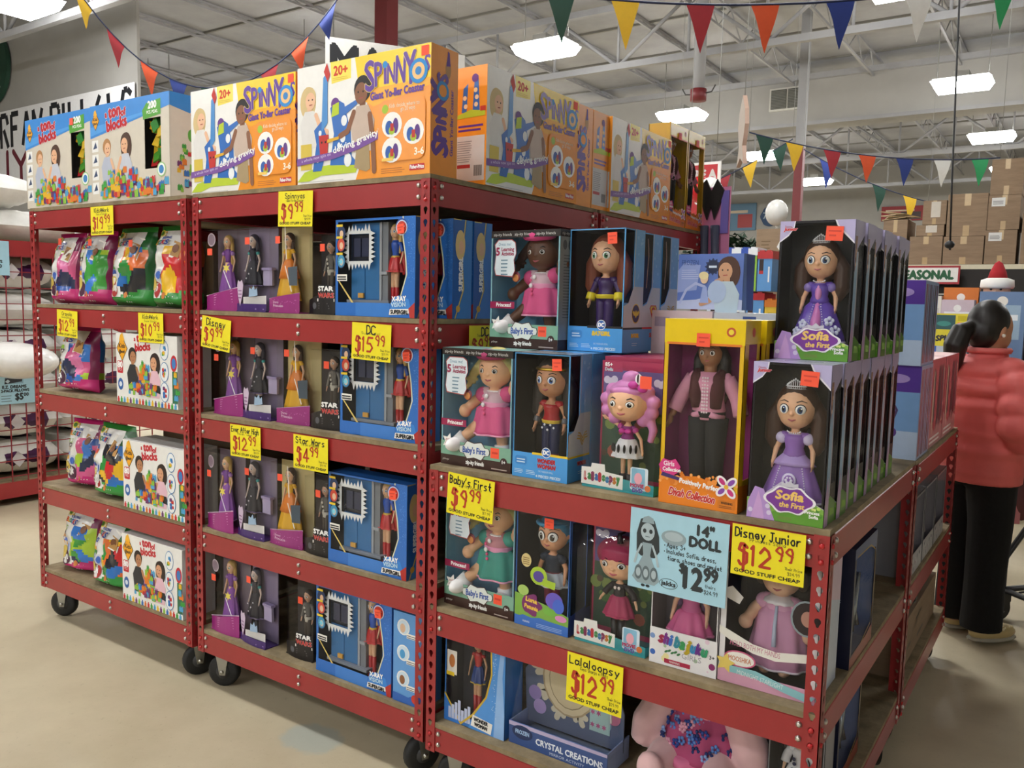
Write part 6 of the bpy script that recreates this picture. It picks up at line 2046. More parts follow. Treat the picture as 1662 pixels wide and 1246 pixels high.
# blue snow scene carton high on the deck
def snow():
    W, D, H = .212, .09, .17
    p = Pack('doll_carton', 'blue snow scene carton with a child and doll pictured, topmost at the deck middle', 'toy box', W, D, H, '6a86cc/.3')
    F, Rt = p.F, p.Rt
    F.rect(0, 0, W, H, '5a76c0/.3')
    F.pol([(0, 0), (W, 0), (W, .03), (W * .6, .045), (W * .3, .03), (0, .025)], 'b8c4e6')
    F.pol([(0, H * .3), (W * .3, H * .35), (W * .35, H * .8), (W * .1, H * .85), (0, H * .7)], '8fa2da')
    F.pen([(.01, .02), (.03, .06), (.06, .08), (.09, .07)], .008, 'aebbe4')
    F.txt('FROZEN', .012, H * .8, .016, '2a4a8a', .055)
    F.lines(.012, H * .55, .07, H * .74, 5, 'b4c2ea', .35)
    F.star(W * .54, H * .77, .027, '24345e', 12, .75)
    F.circ(W * .54, H * .77, .019, '1a2648')
    F.rect(W * .48, H * .75, W * .6, H * .79, 'd0e0f4')
    kid(F, W * .76, H * .72, .1, 'c99a78', '4a2c20', 'b8cede', True, -1)
    F.pen([(W * .7, H * .3), (W * .6, H * .5), (W * .68, H * .54)], .014, 'c99a78')
    F.pol([(W * .36, .02), (W * .5, .02), (W * .46, .07), (W * .4, .07)], '9aaee2')
    F.circ(W * .62, .055, .03, 'aac0e2', .035)
    F.circ(W * .42, .095, .013, 'e6caa8', .016)
    F.circ(W * .41, .104, .016, 'e8dca8', .012)
    Rt.rect(0, 0, D, H, '4a66b4/.3')
    Rt.pol([(0, 0), (D * .4, 0), (D * .2, H), (0, H)], '7fa0e0/.3')
    return p.done(.64, .45, CT[2] + .51, -.03)
snow()
for i, (x, y, w_, d_, h_, c, lb) in enumerate(((.57, .42, .2, .24, .504, 'd8c6cc', 'pale pink printed carton under the snow scene carton, one of two'), (.775, .42, .25, .24, .502, 'c4ccd8', 'pale grey printed carton under the snow scene carton, with a dark blue end'))):
    p = Pack('doll_carton', lb, 'toy box', w_, d_, h_, c + '/.3')
    p.F.rect(.01, h_ - .05, w_ * .3, h_ - .02, 'a89ab0')
    if i:
        p.F.rect(.03, h_ - .035, .07, h_ - .022, '3a5a9a')
        p.F.rect(.09, h_ - .045, .13, h_ - .01, '2a4a90')
        p.F.circ(.11, h_ - .028, .01, 'c8384a')
        p.F.rect(.14, h_ - .035, .185, h_ - .022, '3a5a9a')
        p.F.rect(.2, 0, w_, h_, '4a6aa8')
    p.F.lines(.02, .1, w_ - .03, .2, 4, '9a8a98', .4)
    p.done(x, y, CT[2])
# ---------------------------------------------------------------- price signs taped to the beams
YEL, BLK, PEN = 'f2e21c/.6', '16161a/.7', 'b8381e/.7'
def sign(x0, zt, head, sub, dol, cts, their, label, wd=.178, ht=.123, y=-.007, a=0.0, rz=0.0, hh=.02, dot=False, edge='x'):
    g = G()
    g.box(0, -.0003, -ht, wd, .0003, 0, YEL)
    p = Print(g, (0, -.0003, -ht), (1, 0, 0), (0, 0, 1), (0, -1, 0))
    k = ht / .123
    p.hand(head, wd * .5, ht - hh - .008 * k, hh, BLK, min(wd * .92, hh * .78 * len(head)), .165, 'c')
    if sub:
        p.hand(sub, wd * .5, ht * .7, .008 * k, '3a3620', wd * .5, .12, 'c')
    n = len(dol)
    p.hand('$', wd * .1, ht * .22, .05 * k, PEN, wd * .17, .15)
    p.hand(dol, wd * .29, ht * .24, .046 * k, PEN, wd * (.125 * n + .06), .15)
    p.hand(cts, wd * (.36 + .125 * n), ht * .43, .031 * k, PEN, wd * .27, .16)
    if dot:
        p.circ(wd * (.34 + .12 * n), ht * .26, .0025, PEN)
    p.hand('Their Price', wd * .98, ht * .27, .007 * k, '2a2618', wd * .24, .12, 'r')
    p.hand('$' + their, wd * .95, ht * .18, .007 * k, '2a2618', wd * .17, .12, 'r')
    p.txt('GOOD STUFF CHEAP', wd * .5, ht * .06, .0085 * k, BLK, wd * .9, al='c', fat=.05)
    o = tag(g.build('price_sign'), label, 'price sign', 'yellow handwritten price signs')
    o.location = (x0, y, zt)
    o.rotation_euler = (0, a, rz)
    return o
sign(-1.94, 1.991, 'Kids@Work', 'Tons of blocks', '19', '99', '29.99', 'yellow $19.99 price sign under the blue topped block boxes', hh=.017)
sign(-.7, 1.991, 'Spinnyos', 'Giant Yo-ller Coaster', '9', '99', '29.99', 'yellow $9.99 price sign under the orange coaster boxes', a=.03, hh=.017)
sign(-2.25, 1.537, 'Crayola', 'Building Blocks', '12', '99', '24.99', 'yellow $12.99 price sign over the lone pink block bag', a=.04, hh=.016)
sign(-1.59, 1.538, 'Kids@Work', 'Super blocks', '10', '99', '19.99', 'yellow $10.99 price sign over the uppermost white block box', hh=.016)
sign(-1.15, 1.54, 'Disney', 'Princess', '9', '99', '19.99', 'yellow $9.99 price sign overlapping the post left of the lavender doll packs', a=.1, hh=.026)
sign(-.33, 1.539, 'DC', 'Supergirl', '15', '99', '39.99', 'yellow $15.99 price sign over the locker cartons', a=.03, hh=.028)
sign(-.985, 1.126, 'Ever After High', 'Raven Queen', '12', '99', '24.99', 'yellow $12.99 price sign over the black gown doll packs', a=-.01, hh=.02, dot=True)
sign(-.624, 1.126, 'Star Wars', 'Forces of Destiny', '4', '99', '19.99', 'yellow $4.99 price sign over the dark tunic figure packs', hh=.022)
sign(.11, 1.089, "Baby's First", 'Zip-ity Friends', '9', '99', '17.99', 'yellow $9.99 price sign below the yellow haired soft doll', y=-.026, a=.05, wd=.178, ht=.13, hh=.024)
sign(.556, .627, 'Lalaloopsy', 'Keys Sharps n Flats', '12', '99', '29.99', 'yellow $12.99 price sign above the mirror craft kit', y=-.026, a=.01, ht=.145, hh=.022)
sign(1.021, 1.081, 'Disney Junior', 'Princess Sofia', '12', '99', '24.99', 'yellow $12.99 price sign on the deck edge below the lilac princess box', y=-.028, wd=.18, ht=.128, hh=.022)
o = sign(0, 0, 'DC', 'Super Hero Girls', '9', '99', '24.99', 'yellow price sign on the side beam behind the soft doll cartons', hh=.028)
o.location = (.012, .195, 1.536)
o.rotation_euler = (0, 0, pi / 2)
g = G()
W, Hh = .274, .218
BL = 'a9d4e6/.6'
g.box(0, -.0003, 0, W, .0003, Hh, BL)
p = Print(g, (0, -.0003, 0), (1, 0, 0), (0, 0, 1), (0, -1, 0))
g1, g2, g3 = '2c3438', '5f6e74', '92a6ae'
p.pol([(.022, .1), (.02, .15), (.03, .19), (.05, .2), (.07, .19), (.085, .15), (.088, .11), (.075, .09), (.035, .09)], g1)
p.circ(.052, .158, .02, 'aebfc6', .024)
for s in (-1, 1):
    p.circ(.052 + s * .009, .16, .005, g1, .006)
p.pen([(.046, .145), (.058, .145)], .002, g2)
p.pol([(.034, .182), (.07, .182), (.066, .196), (.052, .202), (.038, .196)], g3)
p.pol([(.038, .128), (.066, .128), (.062, .095), (.092, .03), (.078, .016), (.028, .016), (.012, .03), (.042, .095)], g3)
for x in (.03, .052, .075):
    p.circ(x, .045, .011, g2, .02)
    p.circ(x, .045, .007, 'aebfc6', .012)
for s in (-1, 1):
    p.pen([(.052 + s * .016, .122), (.052 + s * .028, .095), (.052 + s * .034, .07)], .006, 'aebfc6')
    p.circ(.052 + s * .007, .011, .006, g1, .004)
p.circ(.126, .155, .035, g3, .02)
p.circ(.126, .158, .026, 'aebfc6', .012)
p.txt('14"', .19, .175, .027, g1, .044, fat=.08)
p.txt('DOLL', .17, .143, .026, g1, .084, fat=.09)
p.hand('Ages 3+', .108, .128, .0115, g1, .055, .17)
p.hand('Includes Sofia, dress,', .108, .112, .0115, g1, .138, .17)
p.hand('tiara, shoes and amulet', .112, .094, .0115, g1, .15, .17)
p.circ(.102, .132, .0016, g1)
p.circ(.102, .116, .0016, g1)
p.txt('$', .147, .07, .024, g1, .013, fat=.08)
p.txt('12', .16, .03, .058, g1, .05, fat=.06)
p.txt('99', .214, .06, .034, g1, .036, fat=.07)
p.hand('theirs', .218, .042, .009, g1, .03)
p.hand('$24.99', .216, .026, .01, g1, .038)
p.circ(.118, .03, .026, g1, .014)
p.circ(.118, .03, .0245, BL, .0125)
p.txt('jakks', .118, .025, .012, g1, .04, al='c', fat=.08)
o = tag(g.build('doll_sign'), 'pale blue printed $12.99 doll sign taped to the deck beam', 'price sign')
o.location = (.737, -.026, .86)
o.rotation_euler = (0, .012, 0)

# ---------------------------------------------------------------- goods on the further low unit
def snow_carton(label, x, y, z, D, H, W=.15):
    p = Pack('toy_carton', label, 'toy box', W, D, H, '9fb8e2/.3', group='pale blue and violet winter toy cartons')
    F, Rt = p.F, p.Rt
    F.rect(0, 0, W, H, 'b9cdea/.3')
    F.rect(0, H * .3, W, H * .72, '7fa8dc/.3')
    F.rect(0, H * .72, W, H, '5a3c9a/.3')
    F.circ(W * .5, H * .86, .04, 'a890d0', .016)
    F.pen([(W * .4, H * .62), (W * .52, H * .52), (W * .42, H * .38)], .008, '4a3a6a')
    F.circ(W * .42, H * .28, .018, '5a3c8a')
    for i in range(7):
        r = random.Random(i)
        Rt.rect(D * (.06 + i * .13), H * .03, D * (.06 + i * .13 + r.uniform(.05, .11)), H * .96, r.choice(['8a7a9a', 'a890a8', '6a6a7a', 'b08a9a', '7a8aa8']) + '/.2')
    return p.done(x, y, z)
snow_carton('pale blue and violet winter toy carton, lower of two on the further deck', 1.095, 1.2, DT[2], .26, .335)
snow_carton('pale blue and violet winter toy carton, upper of two on the further deck', 1.09, 1.195, DT[2] + .336, .3, .3)
def pink_carton(label, x, y, z, D, H, W=.24):
    p = Pack('toy_carton', label, 'toy box', W, D, H, 'b8606c/.3', group='pink playset cartons on the further deck', top='e0a8a8/.3')
    p.F.rect(0, 0, W, H, '2a2038/.3')
    p.F.circ(W * .7, H * .4, .02, 'e0c090')
    Rt = p.Rt
    Rt.rect(0, 0, D, H, 'c0606e/.25')
    Rt.pol([(0, 0), (D, 0), (D, H * .18), (D * .6, H * .3), (D * .4, H * .16), (0, H * .34)], 'd8a0a8/.25')
    for i in range(8):
        r = random.Random(i + int(x * 100))
        a = D * r.uniform(.02, .85)
        Rt.pol([(a, H * r.uniform(.1, .4)), (a + D * .1, H * r.uniform(.1, .3)), (a + D * .08, H * r.uniform(.6, .95)), (a + D * .02, H * .9)], r.choice(['d88a8a', 'e8b8a8', '7a2f4a', '4a2a3a', 'f0c8b8', '9a3a5a']))
    Rt.lines(D * .1, H * .04, D * .8, H * .14, 2, 'f4e6ea', .5)
    return p.done(x, y, z)
pink_carton('pink playset carton with a dark front, nearer one on the further deck', 1.0, 1.48, DT[2], .36, .345)
pink_carton('pink playset carton at the far end of the further deck, beside the shopper', 1.0, 1.85, DT[2], .4, .345)
for i, y in enumerate((1.26, 1.55, 1.84)):
    p = Pack('toy_carton', 'grey clear fronted toy carton, %s along the middle shelf beside the shopper' % ('first', 'second', 'third')[i], 'toy box', .27, .2, .3, '8a8a90/.3', 'a8a4ae/.4', (.01, .08, .26, .29), group='grey clear fronted cartons facing the side aisle')
    p.F.rect(0, 0, .27, .08, 'b4b4ba/.3')
    for k in range(16):
        r = random.Random(k)
        p.F.circ(r.uniform(.01, .26), r.uniform(.01, .07), r.uniform(.003, .012), r.choice(['8a90a0', 'd8d8dc', '6a6a7a', 'a890a0']), n=8)
    p.g.tube([(.13, .06, .09), (.14, .06, .2), (.13, .06, .25)], [.05, .03, .035], 'b0a4ac/.5', 10)
    p.done(1.24, y, DT[1], pi / 2)
p = Pack('dump_bin', 'brown printed carton bin heaped with bagged toys, lowest shelf beside the shopper', 'carton', .88, .5, .19, 'cardboard')
for a, b in ((.12, .06), (.42, .04), (.36, .13)):
    p.F.pen([(a, b), (a + .14, b + .004)], .012, '4a3a24')
p.F.pen([(.16, .06), (.5, .14)], .006, '6a5436')
p.done(1.22, 1.3, DT[0], pi / 2)
for i, (y, z, c, s) in enumerate(((1.37, .468, '6a6068', .052), (1.485, .468, '8a7a80', .052), (1.61, .472, '2c2a30', .058), (1.86, .47, '2a7ac0', .056), (1.985, .468, '3a6a9a', .052), (1.735, .47, '3a3a44', .054))):
    g = G()
    g.ell((0, 0, 0), (s * .9, s * 1.1, s * .75), c + '/.15', 16, 10)
    for k in range(7):
        r = random.Random(k + i * 9)
        g.ell((r.uniform(-.5, .5) * s, r.uniform(-.7, .7) * s, r.uniform(-.2, .5) * s), s * r.uniform(.3, .55), c + '/.15', 10, 8)
    o = link('bagged_toy', fuse(g, .006, 1))
    tag(o, ('grey bagged toy at the near end of the carton bin', 'pale grey bagged toy second in the carton bin', 'big black shiny bagged toy in the carton bin', 'bright blue bagged toy in the carton bin', 'steel blue bagged toy at the far end of the carton bin', 'charcoal bagged toy between the black and blue ones')[i], 'bagged toy', 'bagged toys in the carton bin')
    o.location = (1.175, y, z + .015)

# pink dress-up pack hung on the far post of the tall unit
t = thing('costume_pack', 'pink dress up pack with dark wings hung on the rear post of the tall shelving', 'costume', (-.03, 2.231, 1.62))
G().box(0, 0, 0, .17, .008, .62, 'd884b0/.4').build('backing_card', t)
g = G()
g.prism([(.0, .62), (.03, .5), (.05, .45), (.07, .52), (.09, .45), (.11, .5), (.14, .6), (.1, .66), (.07, .6), (.04, .66)], 'y', -.016, -.002, '22201e/.25')
g.build('wing', t)
for x in (.02, .08):
    G().tube([(x + .02, -.02, .42), (x + .03, -.025, .25), (x + .03, -.02, .04)], [.024, .02, .016], '565c74/.4', 9).build('legging', t)
G().box(.125, -.012, .38, .165, -.002, .6, '7a6ac0/.4').build('label_strip', t)

# ---------------------------------------------------------------- pillow rack and signs on the far side
t = thing('pillow_rack', 'red wire fronted rack of packed pillows beyond the block shelves', 'rack', (-6.2, -.6, 0))
for x in (.04, 1.26):
    for y in (.04, 3.2):
        G().box(x - .04, y - .04, 0, x + .04, y + .04, 2.0, RED).build('post', t)
for z in (.12, 1.93):
    for x in (.04, 1.28):
        G().box(x - .025, 0, z - .06, x + .025, 3.24, z + .06, RED).build('beam', t)
G().box(0, 0, .17, 1.3, 3.24, .19, 'board').build('shelf_board', t)
G().box(0, 0, 1.94, 1.26, 3.24, 1.96, 'board').build('shelf_board', t)
g = G()
for i in range(28):
    g.box(1.305, .08 + i * .115, .18, 1.312, .087 + i * .115, 1.88, '8a2830/.4')
for i in range(15):
    g.box(1.3, .05, .22 + i * .118, 1.306, 3.2, .227 + i * .118, '8a2830/.4')
tag(g.build('wire_grid', t), kind='stuff')
def pillow(W, D, H, c, band, seed):
    r = random.Random(seed)
    g = G()
    n, m = 16, 12
    vs = []
    for s in (1, -1):
        for j in range(m + 1):
            for i in range(n + 1):
                u, v = 2 * i / n - 1, 2 * j / m - 1
                e = (max(0, 1 - abs(u) ** 4) * max(0, 1 - abs(v) ** 4)) ** .4
                vs.append((u * D / 2, v * W / 2, s * H / 2 * e * (1 + r.uniform(-.07, .07)) + H / 2))
    o = (n + 1) * (m + 1)
    fs = []
    for s in (0, 1):
        for j in range(m):
            for i in range(n):
                a = s * o + j * (n + 1) + i
                fs.append((a, a + 1, a + n + 2, a + n + 1) if s == 0 else (a + n + 1, a + n + 2, a + 1, a))
    g.add(vs, fs, c, True)
    if band:
        q = [2 * pi * i / 14 for i in range(15)]
        g.add([(D / 2 * 1.0 * cos(a) ** 1 * .99 if 0 else D * .5 * (1.01 if abs(cos(a)) > .01 else 1) * cos(a), yy, H / 2 + H * .54 * sin(a)) for a in q for yy in (-W * .2, W * .32)], [(2 * i, 2 * i + 1, 2 * i + 3, 2 * i + 2) for i in range(14)], band, True)
        p = Print(g, (D * .51, -W * .15, H * .3), (0, 1, 0), (0, 0, 1), (1, 0, 0))
        p.pol([(0, H * .2), (.06, -.01), (.11, H * .2), (.05, H * .45)], 'd6d2d4')
    return g
PB = '4a1c4a/.35'
protos = [pillow(.62, .95, .26, 'pillow', PB, 1).mesh('pillow'), pillow(.62, .95, .26, 'pillow', None, 2).mesh('pillow')]
levels = ['lowest', 'second', 'third', 'fourth', 'fifth', 'sixth']
for j, y in enumerate((.45, 1.1, 1.75)):
    for i in range(6):
        b = (i + j) % 2 == 0 or i < 2
        o = link('pillow', protos[0 if b else 1])
        tag(o, '%s pillow, %s in the %s column of the wire fronted rack' % ('purple banded' if b else 'plain white', levels[i], ('outer', 'middle', 'inner')[j]), 'pillow', 'packed pillows in the wire fronted rack')
        o.location = (-5.45, y, .206 + i * .285)
for i, (x, y, z, a, b) in enumerate(((-5.45, .55, 1.975, .08, 0), (-5.42, 1.28, 1.975, -.06, 0), (-5.45, .95, 2.245, .1, 0), (-5.45, 2.02, 1.975, .08, 0))):
    o = link('pillow', protos[1])
    tag(o, 'loose white pillow heaped on the rack top, ' + ('outermost', 'beside the shelving', 'uppermost of the heap', 'innermost')[i], 'pillow', 'loose pillows on the rack top')
    o.location = (x, y, z)
    o.rotation_euler = (b, 0, a)
o = tag(link('plastic_bag', fuse(G().ell((0, 0, 0), (.3, .3, .12), 'e4e2de/.2').ell((.12, .05, -.02), (.22, .25, .12), 'e4e2de/.2').ell((-.1, -.2, .02), (.2, .2, .08), 'e4e2de/.2'), .02, 3)), 'crumpled white plastic bag bulging from the pillow rack front', 'bag')
o.location = (-4.585, .82, 1.14)
def blue_sign(y, z, label):
    g = G()
    W, H = .27, .25
    g.box(-.0005, 0, 0, .0005, W, H, BL)
    p = Print(g, (.0005, 0, 0), (0, 1, 0), (0, 0, 1), (1, 0, 0))
    p.rect(.05, .15, .18, .235, '8ab0c4')
    p.pol([(.045, .15), (.17, .165), (.175, .2), (.05, .195)], '2c3038')
    p.pol([(.05, .17), (.07, .155), (.085, .172), (.07, .185)], 'b9cdd6')
    p.txt('E.Z. DREAMS', .03, .118, .022, g1, .17, fat=.1)
    p.txt('2-PACK PILLOWS', .02, .09, .02, g1, .2, fat=.1)
    p.lines(.02, .02, .1, .08, 3, g2, .25)
    p.txt('$5', .12, .03, .048, g1, .055, fat=.08)
    p.txt('00', .18, .055, .024, g1, .035, fat=.08)
    o = tag(g.build('pillow_sign'), label, 'price sign', 'pale blue pillow signs')
    o.location = (-4.884, y, z)
blue_sign(.895, .775, 'pale blue $5.00 pillow sign below the bulging plastic bag')
blue_sign(.735, 1.73, 'pale blue pillow sign high on the wire front, cut by the picture edge')
g = G().box(-17.6, 5.955, 3.42, -11.28, 5.965, 5.02, 'e4e4e6/.7')
p = Print(g, (0, 5.955, 0), (1, 0, 0), (0, 0, 1), (0, -1, 0), step=.002)
p.hand('DREAM PILLOWS', -16.2, 4.33, .6, '1c1e24', 4.95, .17)
p.hand('BUY', -16.75, 3.62, .62, '6a1f30', 2.1, .17)
tag(g.build('banner'), 'white banner hand lettered for dream pillows, on the partition wall', 'banner')
g = G()
g.prism([(-16.02 + .68 * cos(a), 5.86 + .68 * sin(a)) for a in [i * pi / 18 for i in range(36)]], 'y', 5.9, 5.97, '1f4434/.5')
p = Print(g, (0, 5.9, 0), (1, 0, 0), (0, 0, 1), (0, -1, 0), step=.002)
for k in range(3):
    p.pen([(-16.1, 6.05 - k * .2), (-15.65 - k * .04, 6.15 - k * .22)], .07, 'c9cfc8')
p.pen([(-15.9, 5.3), (-15.65, 5.5)], .1, 'c9cfc8')
tag(g.build('round_sign'), 'round dark green wall sign with white letters, cut by the picture edge', 'sign')
a, b = Vector((-5.55, 4.8, 0)), Vector((-5.02, 5.6, 0))
u = (b - a).normalized()
g = G()
p = Print(g, a + Vector((0, 0, 4.08)), u, (0, 0, 1), step=.002)
p.rect(-.05, -.1, 1.6, .46, 'cfcdc8/.7')
p.g.add([tuple(a + u * q + Vector((0, 0, 4.08 + z)) - Vector((u.y, -u.x, 0)) * .006) for q, z in ((-.05, -.1), (1.6, -.1), (1.6, .46), (-.05, .46))], [(3, 2, 1, 0)], 'cfcdc8/.7')
p.txt('MA', .02, .03, .36, '14151a', .62, fat=.06)
for q in (.05, 1.5):
    g.tube([tuple(a + u * q + Vector((0, 0, 4.54))), tuple(a + u * q + Vector((0, 0, ZC - .02)))], .003, '8a8a86', 4)
tag(g.build('banner'), 'white hanging banner with black capitals behind the corner coaster box', 'banner')

# ---------------------------------------------------------------- bunting, cable, hanging signs
DG, YE, RE, OR_, BU, WH, GR = '1d4236', 'd9b02c', '9c2a34', 'd2532c', '263a82', 'e4e4e2', '35a468'
def bunting(label, A, B, sag, flags, wd=.19, ht=.3):
    A, B = Vector(A), Vector(B)
    t = thing('bunting', label, 'bunting', A, 0, 'pennant strings under the ceiling')
    P = lambda u: (B - A) * u - Vector((0, 0, sag * 4 * u * (1 - u)))
    G().tube([P(i / 20) for i in range(21)], .008, '1d2748/.7', 5).build('cord', t)
    for q in (A, B):
        G().tube([q - A, Vector((0, 0, ZC - A.z)) + Vector((q.x - A.x, q.y - A.y, 0))], .003, '8a8a86', 4).build('tie_cord', t)
    L = (B - A).length
    for u, c in flags:
        a, b = P(u - wd / 2 / L), P(u + wd / 2 / L)
        m = (a + b) / 2 - Vector((0, 0, ht)) + (b - a) * .08
        n = (b - a).cross(Vector((0, 0, 1))).normalized() * .002
        g = G()
        k = 5
        vs, fs = [], []
        for s in (1, -1):
            for i in range(k + 1):
                q = i / k
                w_ = n * s + n * 9 * sin(q * 5)
                vs += [a + (m - a) * q + w_, b + (m - b) * q + w_]
        for s in (0, 1):
            for i in range(k):
                o = s * 2 * (k + 1) + i * 2
                fs.append((o, o + 1, o + 3, o + 2) if s else (o + 2, o + 3, o + 1, o))
        g.add(vs, fs, c + '/.7', True)
        g.build('pennant', t)
bunting('pennant string sagging in front of the partition wall above the block boxes', (-7.55, 2.95, 4.95), (-5.1, 4.62, 4.95), 1.1, [(.045, YE), (.16, RE), (.28, OR_), (.385, BU), (.5, DG), (.72, RE), (.83, OR_), (.93, BU)])
bunting('nearest pennant string, hung across the top of the picture', (-1.45, 2.6, 3.62), (1.3, 4.5, 3.8), .14, [(.075, DG), (.2, YE), (.345, RE), (.47, OR_), (.615, BU), (.765, WH), (.925, GR)], .185, .3)
bunting('pennant string ending over the brown carton stack', (-1.56, 7.31, 3.56), (.75, 8.98, 3.36), .12, [(.06, DG), (.18, YE), (.33, RE), (.47, OR_), (.62, BU), (.77, WH), (.92, GR)], .2, .3)
bunting('distant pennant string rising towards the red column', (-3.7, 10.3, 3.3), (-2.0, 10.4, 4.05), .05, [(.2, OR_), (.42, RE), (.65, YE), (.9, DG)], .24, .36)
bunting('distant pennant string falling towards the carton rack', (-1.85, 10.45, 3.9), (-.4, 11.9, 3.25), .08, [(.18, BU), (.6, DG), (.85, YE)], .24, .36)
g = G().tube([(.78, 5, ZC), (.76, 5, 4), (.8, 5, 2.6), (.82, 5, 2.08)], .007, '16161a', 6)
g.ell((.815, 5, 2.12), (.035, .035, .03), '16161a')
tag(g.build('power_cable'), 'black cable with a plug hanging from the ceiling before the carton rack', 'cord')
v = Vector((-.55, .83, 0))
g = G()
out = [(0, .64), (.1, .5), (.13, .35), (.09, .22), (.06, .16), (.1, .06), (.13, -.02), (0, .05), (-.13, -.02), (-.1, .06), (-.06, .16), (-.09, .22), (-.13, .35), (-.1, .5)]
n_ = len(out)
s_ = Vector((.83, .55, 0)) * .02
vs = [Vector((-1.16, 6, 3.0)) + v * a + Vector((0, 0, z)) + s_ * k for k in (-1, 1) for a, z in out]
g.add(vs, [list(range(n_)), list(range(n_, 2 * n_))[::-1]], 'a89a8c/.6')
g.add(vs, [(i, n_ + i, n_ + (i + 1) % n_, (i + 1) % n_) for i in range(n_)], 'a88c7c/.6')
g.tube([(-1.16, 6, 3.64), (-1.16, 6, 5.8)], .004, '8a8a86', 4)
tag(g.build('hanging_sign'), 'tan rocket shaped hanging sign seen nearly edge on', 'sign')
g = G().box(-1.78, 6, 2.38, -1.37, 6.02, 3.04, 'e8e6e2/.6')
p = Print(g, (-1.78, 6, 2.38), (1, 0, 0), (0, 0, 1), (0, -1, 0))
p.rect(.0, .025, .38, .635, 'b02228/.5')
p.txt('ARE A', .365, .5, .085, 'c9c4c0', .3, al='r', fat=.08)
p.txt('GO', .2, .36, .1, 'f0eeea', .16, al='r', fat=.1)
p.txt('MER', .35, .26, .1, 'f0eeea', .26, al='r', fat=.1)
g.tube([(-1.7, 6.01, 3.04), (-1.7, 6.01, 5.7)], .004, '8a8a86', 4).tube([(-1.42, 6.01, 3.04), (-1.42, 6.01, 5.7)], .004, '8a8a86', 4)
tag(g.build('poster'), 'red poster in a white frame behind the red balloon', 'sign')
for i, (x, y, z, c, lb) in enumerate(((-1.42, 5.6, 2.72, 'd4242c', 'red balloon in front of the red poster'), (-1.25, 5.45, 2.68, 'e6e6e4', 'white balloon touching the red one'), (-.83, 6.1, 2.53, 'e2e2de', 'white balloon on a stick above the brown carton'))):
    t = thing('balloon', lb, 'balloon', (x, y, z))
    g = G().ell((0, 0, 0), (.105, .105, .125), c + '/.2', 24, 16)
    g.ell((0, 0, -.128), (.012, .012, .012), c + '/.2', 8, 6)
    g.build('balloon_skin', t)
    G().tube([(0, 0, -.13), (.02 + .1 * (i < 2), -.1 * (i < 2), -.35 if i < 2 else -.14), (.42 - .12 * i, -.35, 2.131 - z) if i < 2 else (0, 0, -.157)], .004 if i < 2 else .012, 'e0dfd8/.5', 6).build('balloon_string' if i < 2 else 'balloon_stick', t)
g = G().box(-4.52, 16.95, 5.97, -3.78, 17.0, 6.46, 'c4c2ba/.6')
for k in (0, 1):
    g.box(-4.48 + k * .37, 16.93, 6.01, -4.15 + k * .37, 16.95, 6.42, '55554f/.7')
    for i in range(12):
        g.box(-4.48 + k * .37, 16.915, 6.02 + i * .033, -4.15 + k * .37, 16.93, 6.03 + i * .033, '7a7a72/.6')
tag(g.build('air_vent'), 'grey twin louvred air vent in the white bulkhead', 'vent')
g = G().tube([(-3.72, 11, 4.9), (-3.72, 11, 5.08)], .13, '6d2226/.5', 12)
for s in (-1, 1):
    g.tube([(-3.72, 11, 5.0), (-3.72 + s * .22, 11, 5.02), (-3.72 + s * .28, 11, 5.12)], .012, '3a3a3a', 5)
g.tube([(-3.72, 11, 5.08), (-3.72, 11, ZC)], .1, 'ceilpaint', 10)
tag(g.build('pendant_speaker'), 'dark red round ceiling fitting with two wire arms', 'ceiling fitting')
for nm, x0, x1, z0, z1, c, c2, lb in (('wall_poster', -11.1, -9.75, 4.77, 5.85, '5a7a94', '9a3a3a', 'blue and red mural poster on the far wall'), ('wall_poster', -9.55, -8.8, 4.9, 5.7, '2c4668', 'b8c4d0', 'dark blue cloud shaped sale sign on the far wall'), ('wall_poster', -5.0, -3.5, 4.95, 5.48, '8a2a2e', '3a2a28', 'dark red sign on the far wall above the carton rack')):
    g = G()
    cx, cz, rx, rz_ = (x0 + x1) / 2, (z0 + z1) / 2, (x1 - x0) / 2, (z1 - z0) / 2
    g.prism([(cx + rx * cos(a) * (1 + .06 * cos(6 * a)) * (1.15 if c2 != 'b8c4d0' else 1), cz + rz_ * sin(a)) for a in [i * pi / 16 for i in range(32)]] if c2 == 'b8c4d0' else [(x0, z0), (x1, z0), (x1, z1), (x0, z1)], 'y', 31.9, 31.97, c + '/.6')
    p = Print(g, (cx, 31.9, cz), (1, 0, 0), (0, 0, 1), (0, -1, 0), step=.004)
    if c2 == 'b8c4d0':
        p.txt('70%', 0, -.1, .26, c2, .55, al='c')
    else:
        p.rect(-rx * .1, -rz_ * .8, rx * .8, rz_ * .2, c2)
        p.rect(-rx * .8, rz_ * .3, rx * .5, rz_ * .5, 'c9b8a0')
    tag(g.build(nm), lb, 'sign')

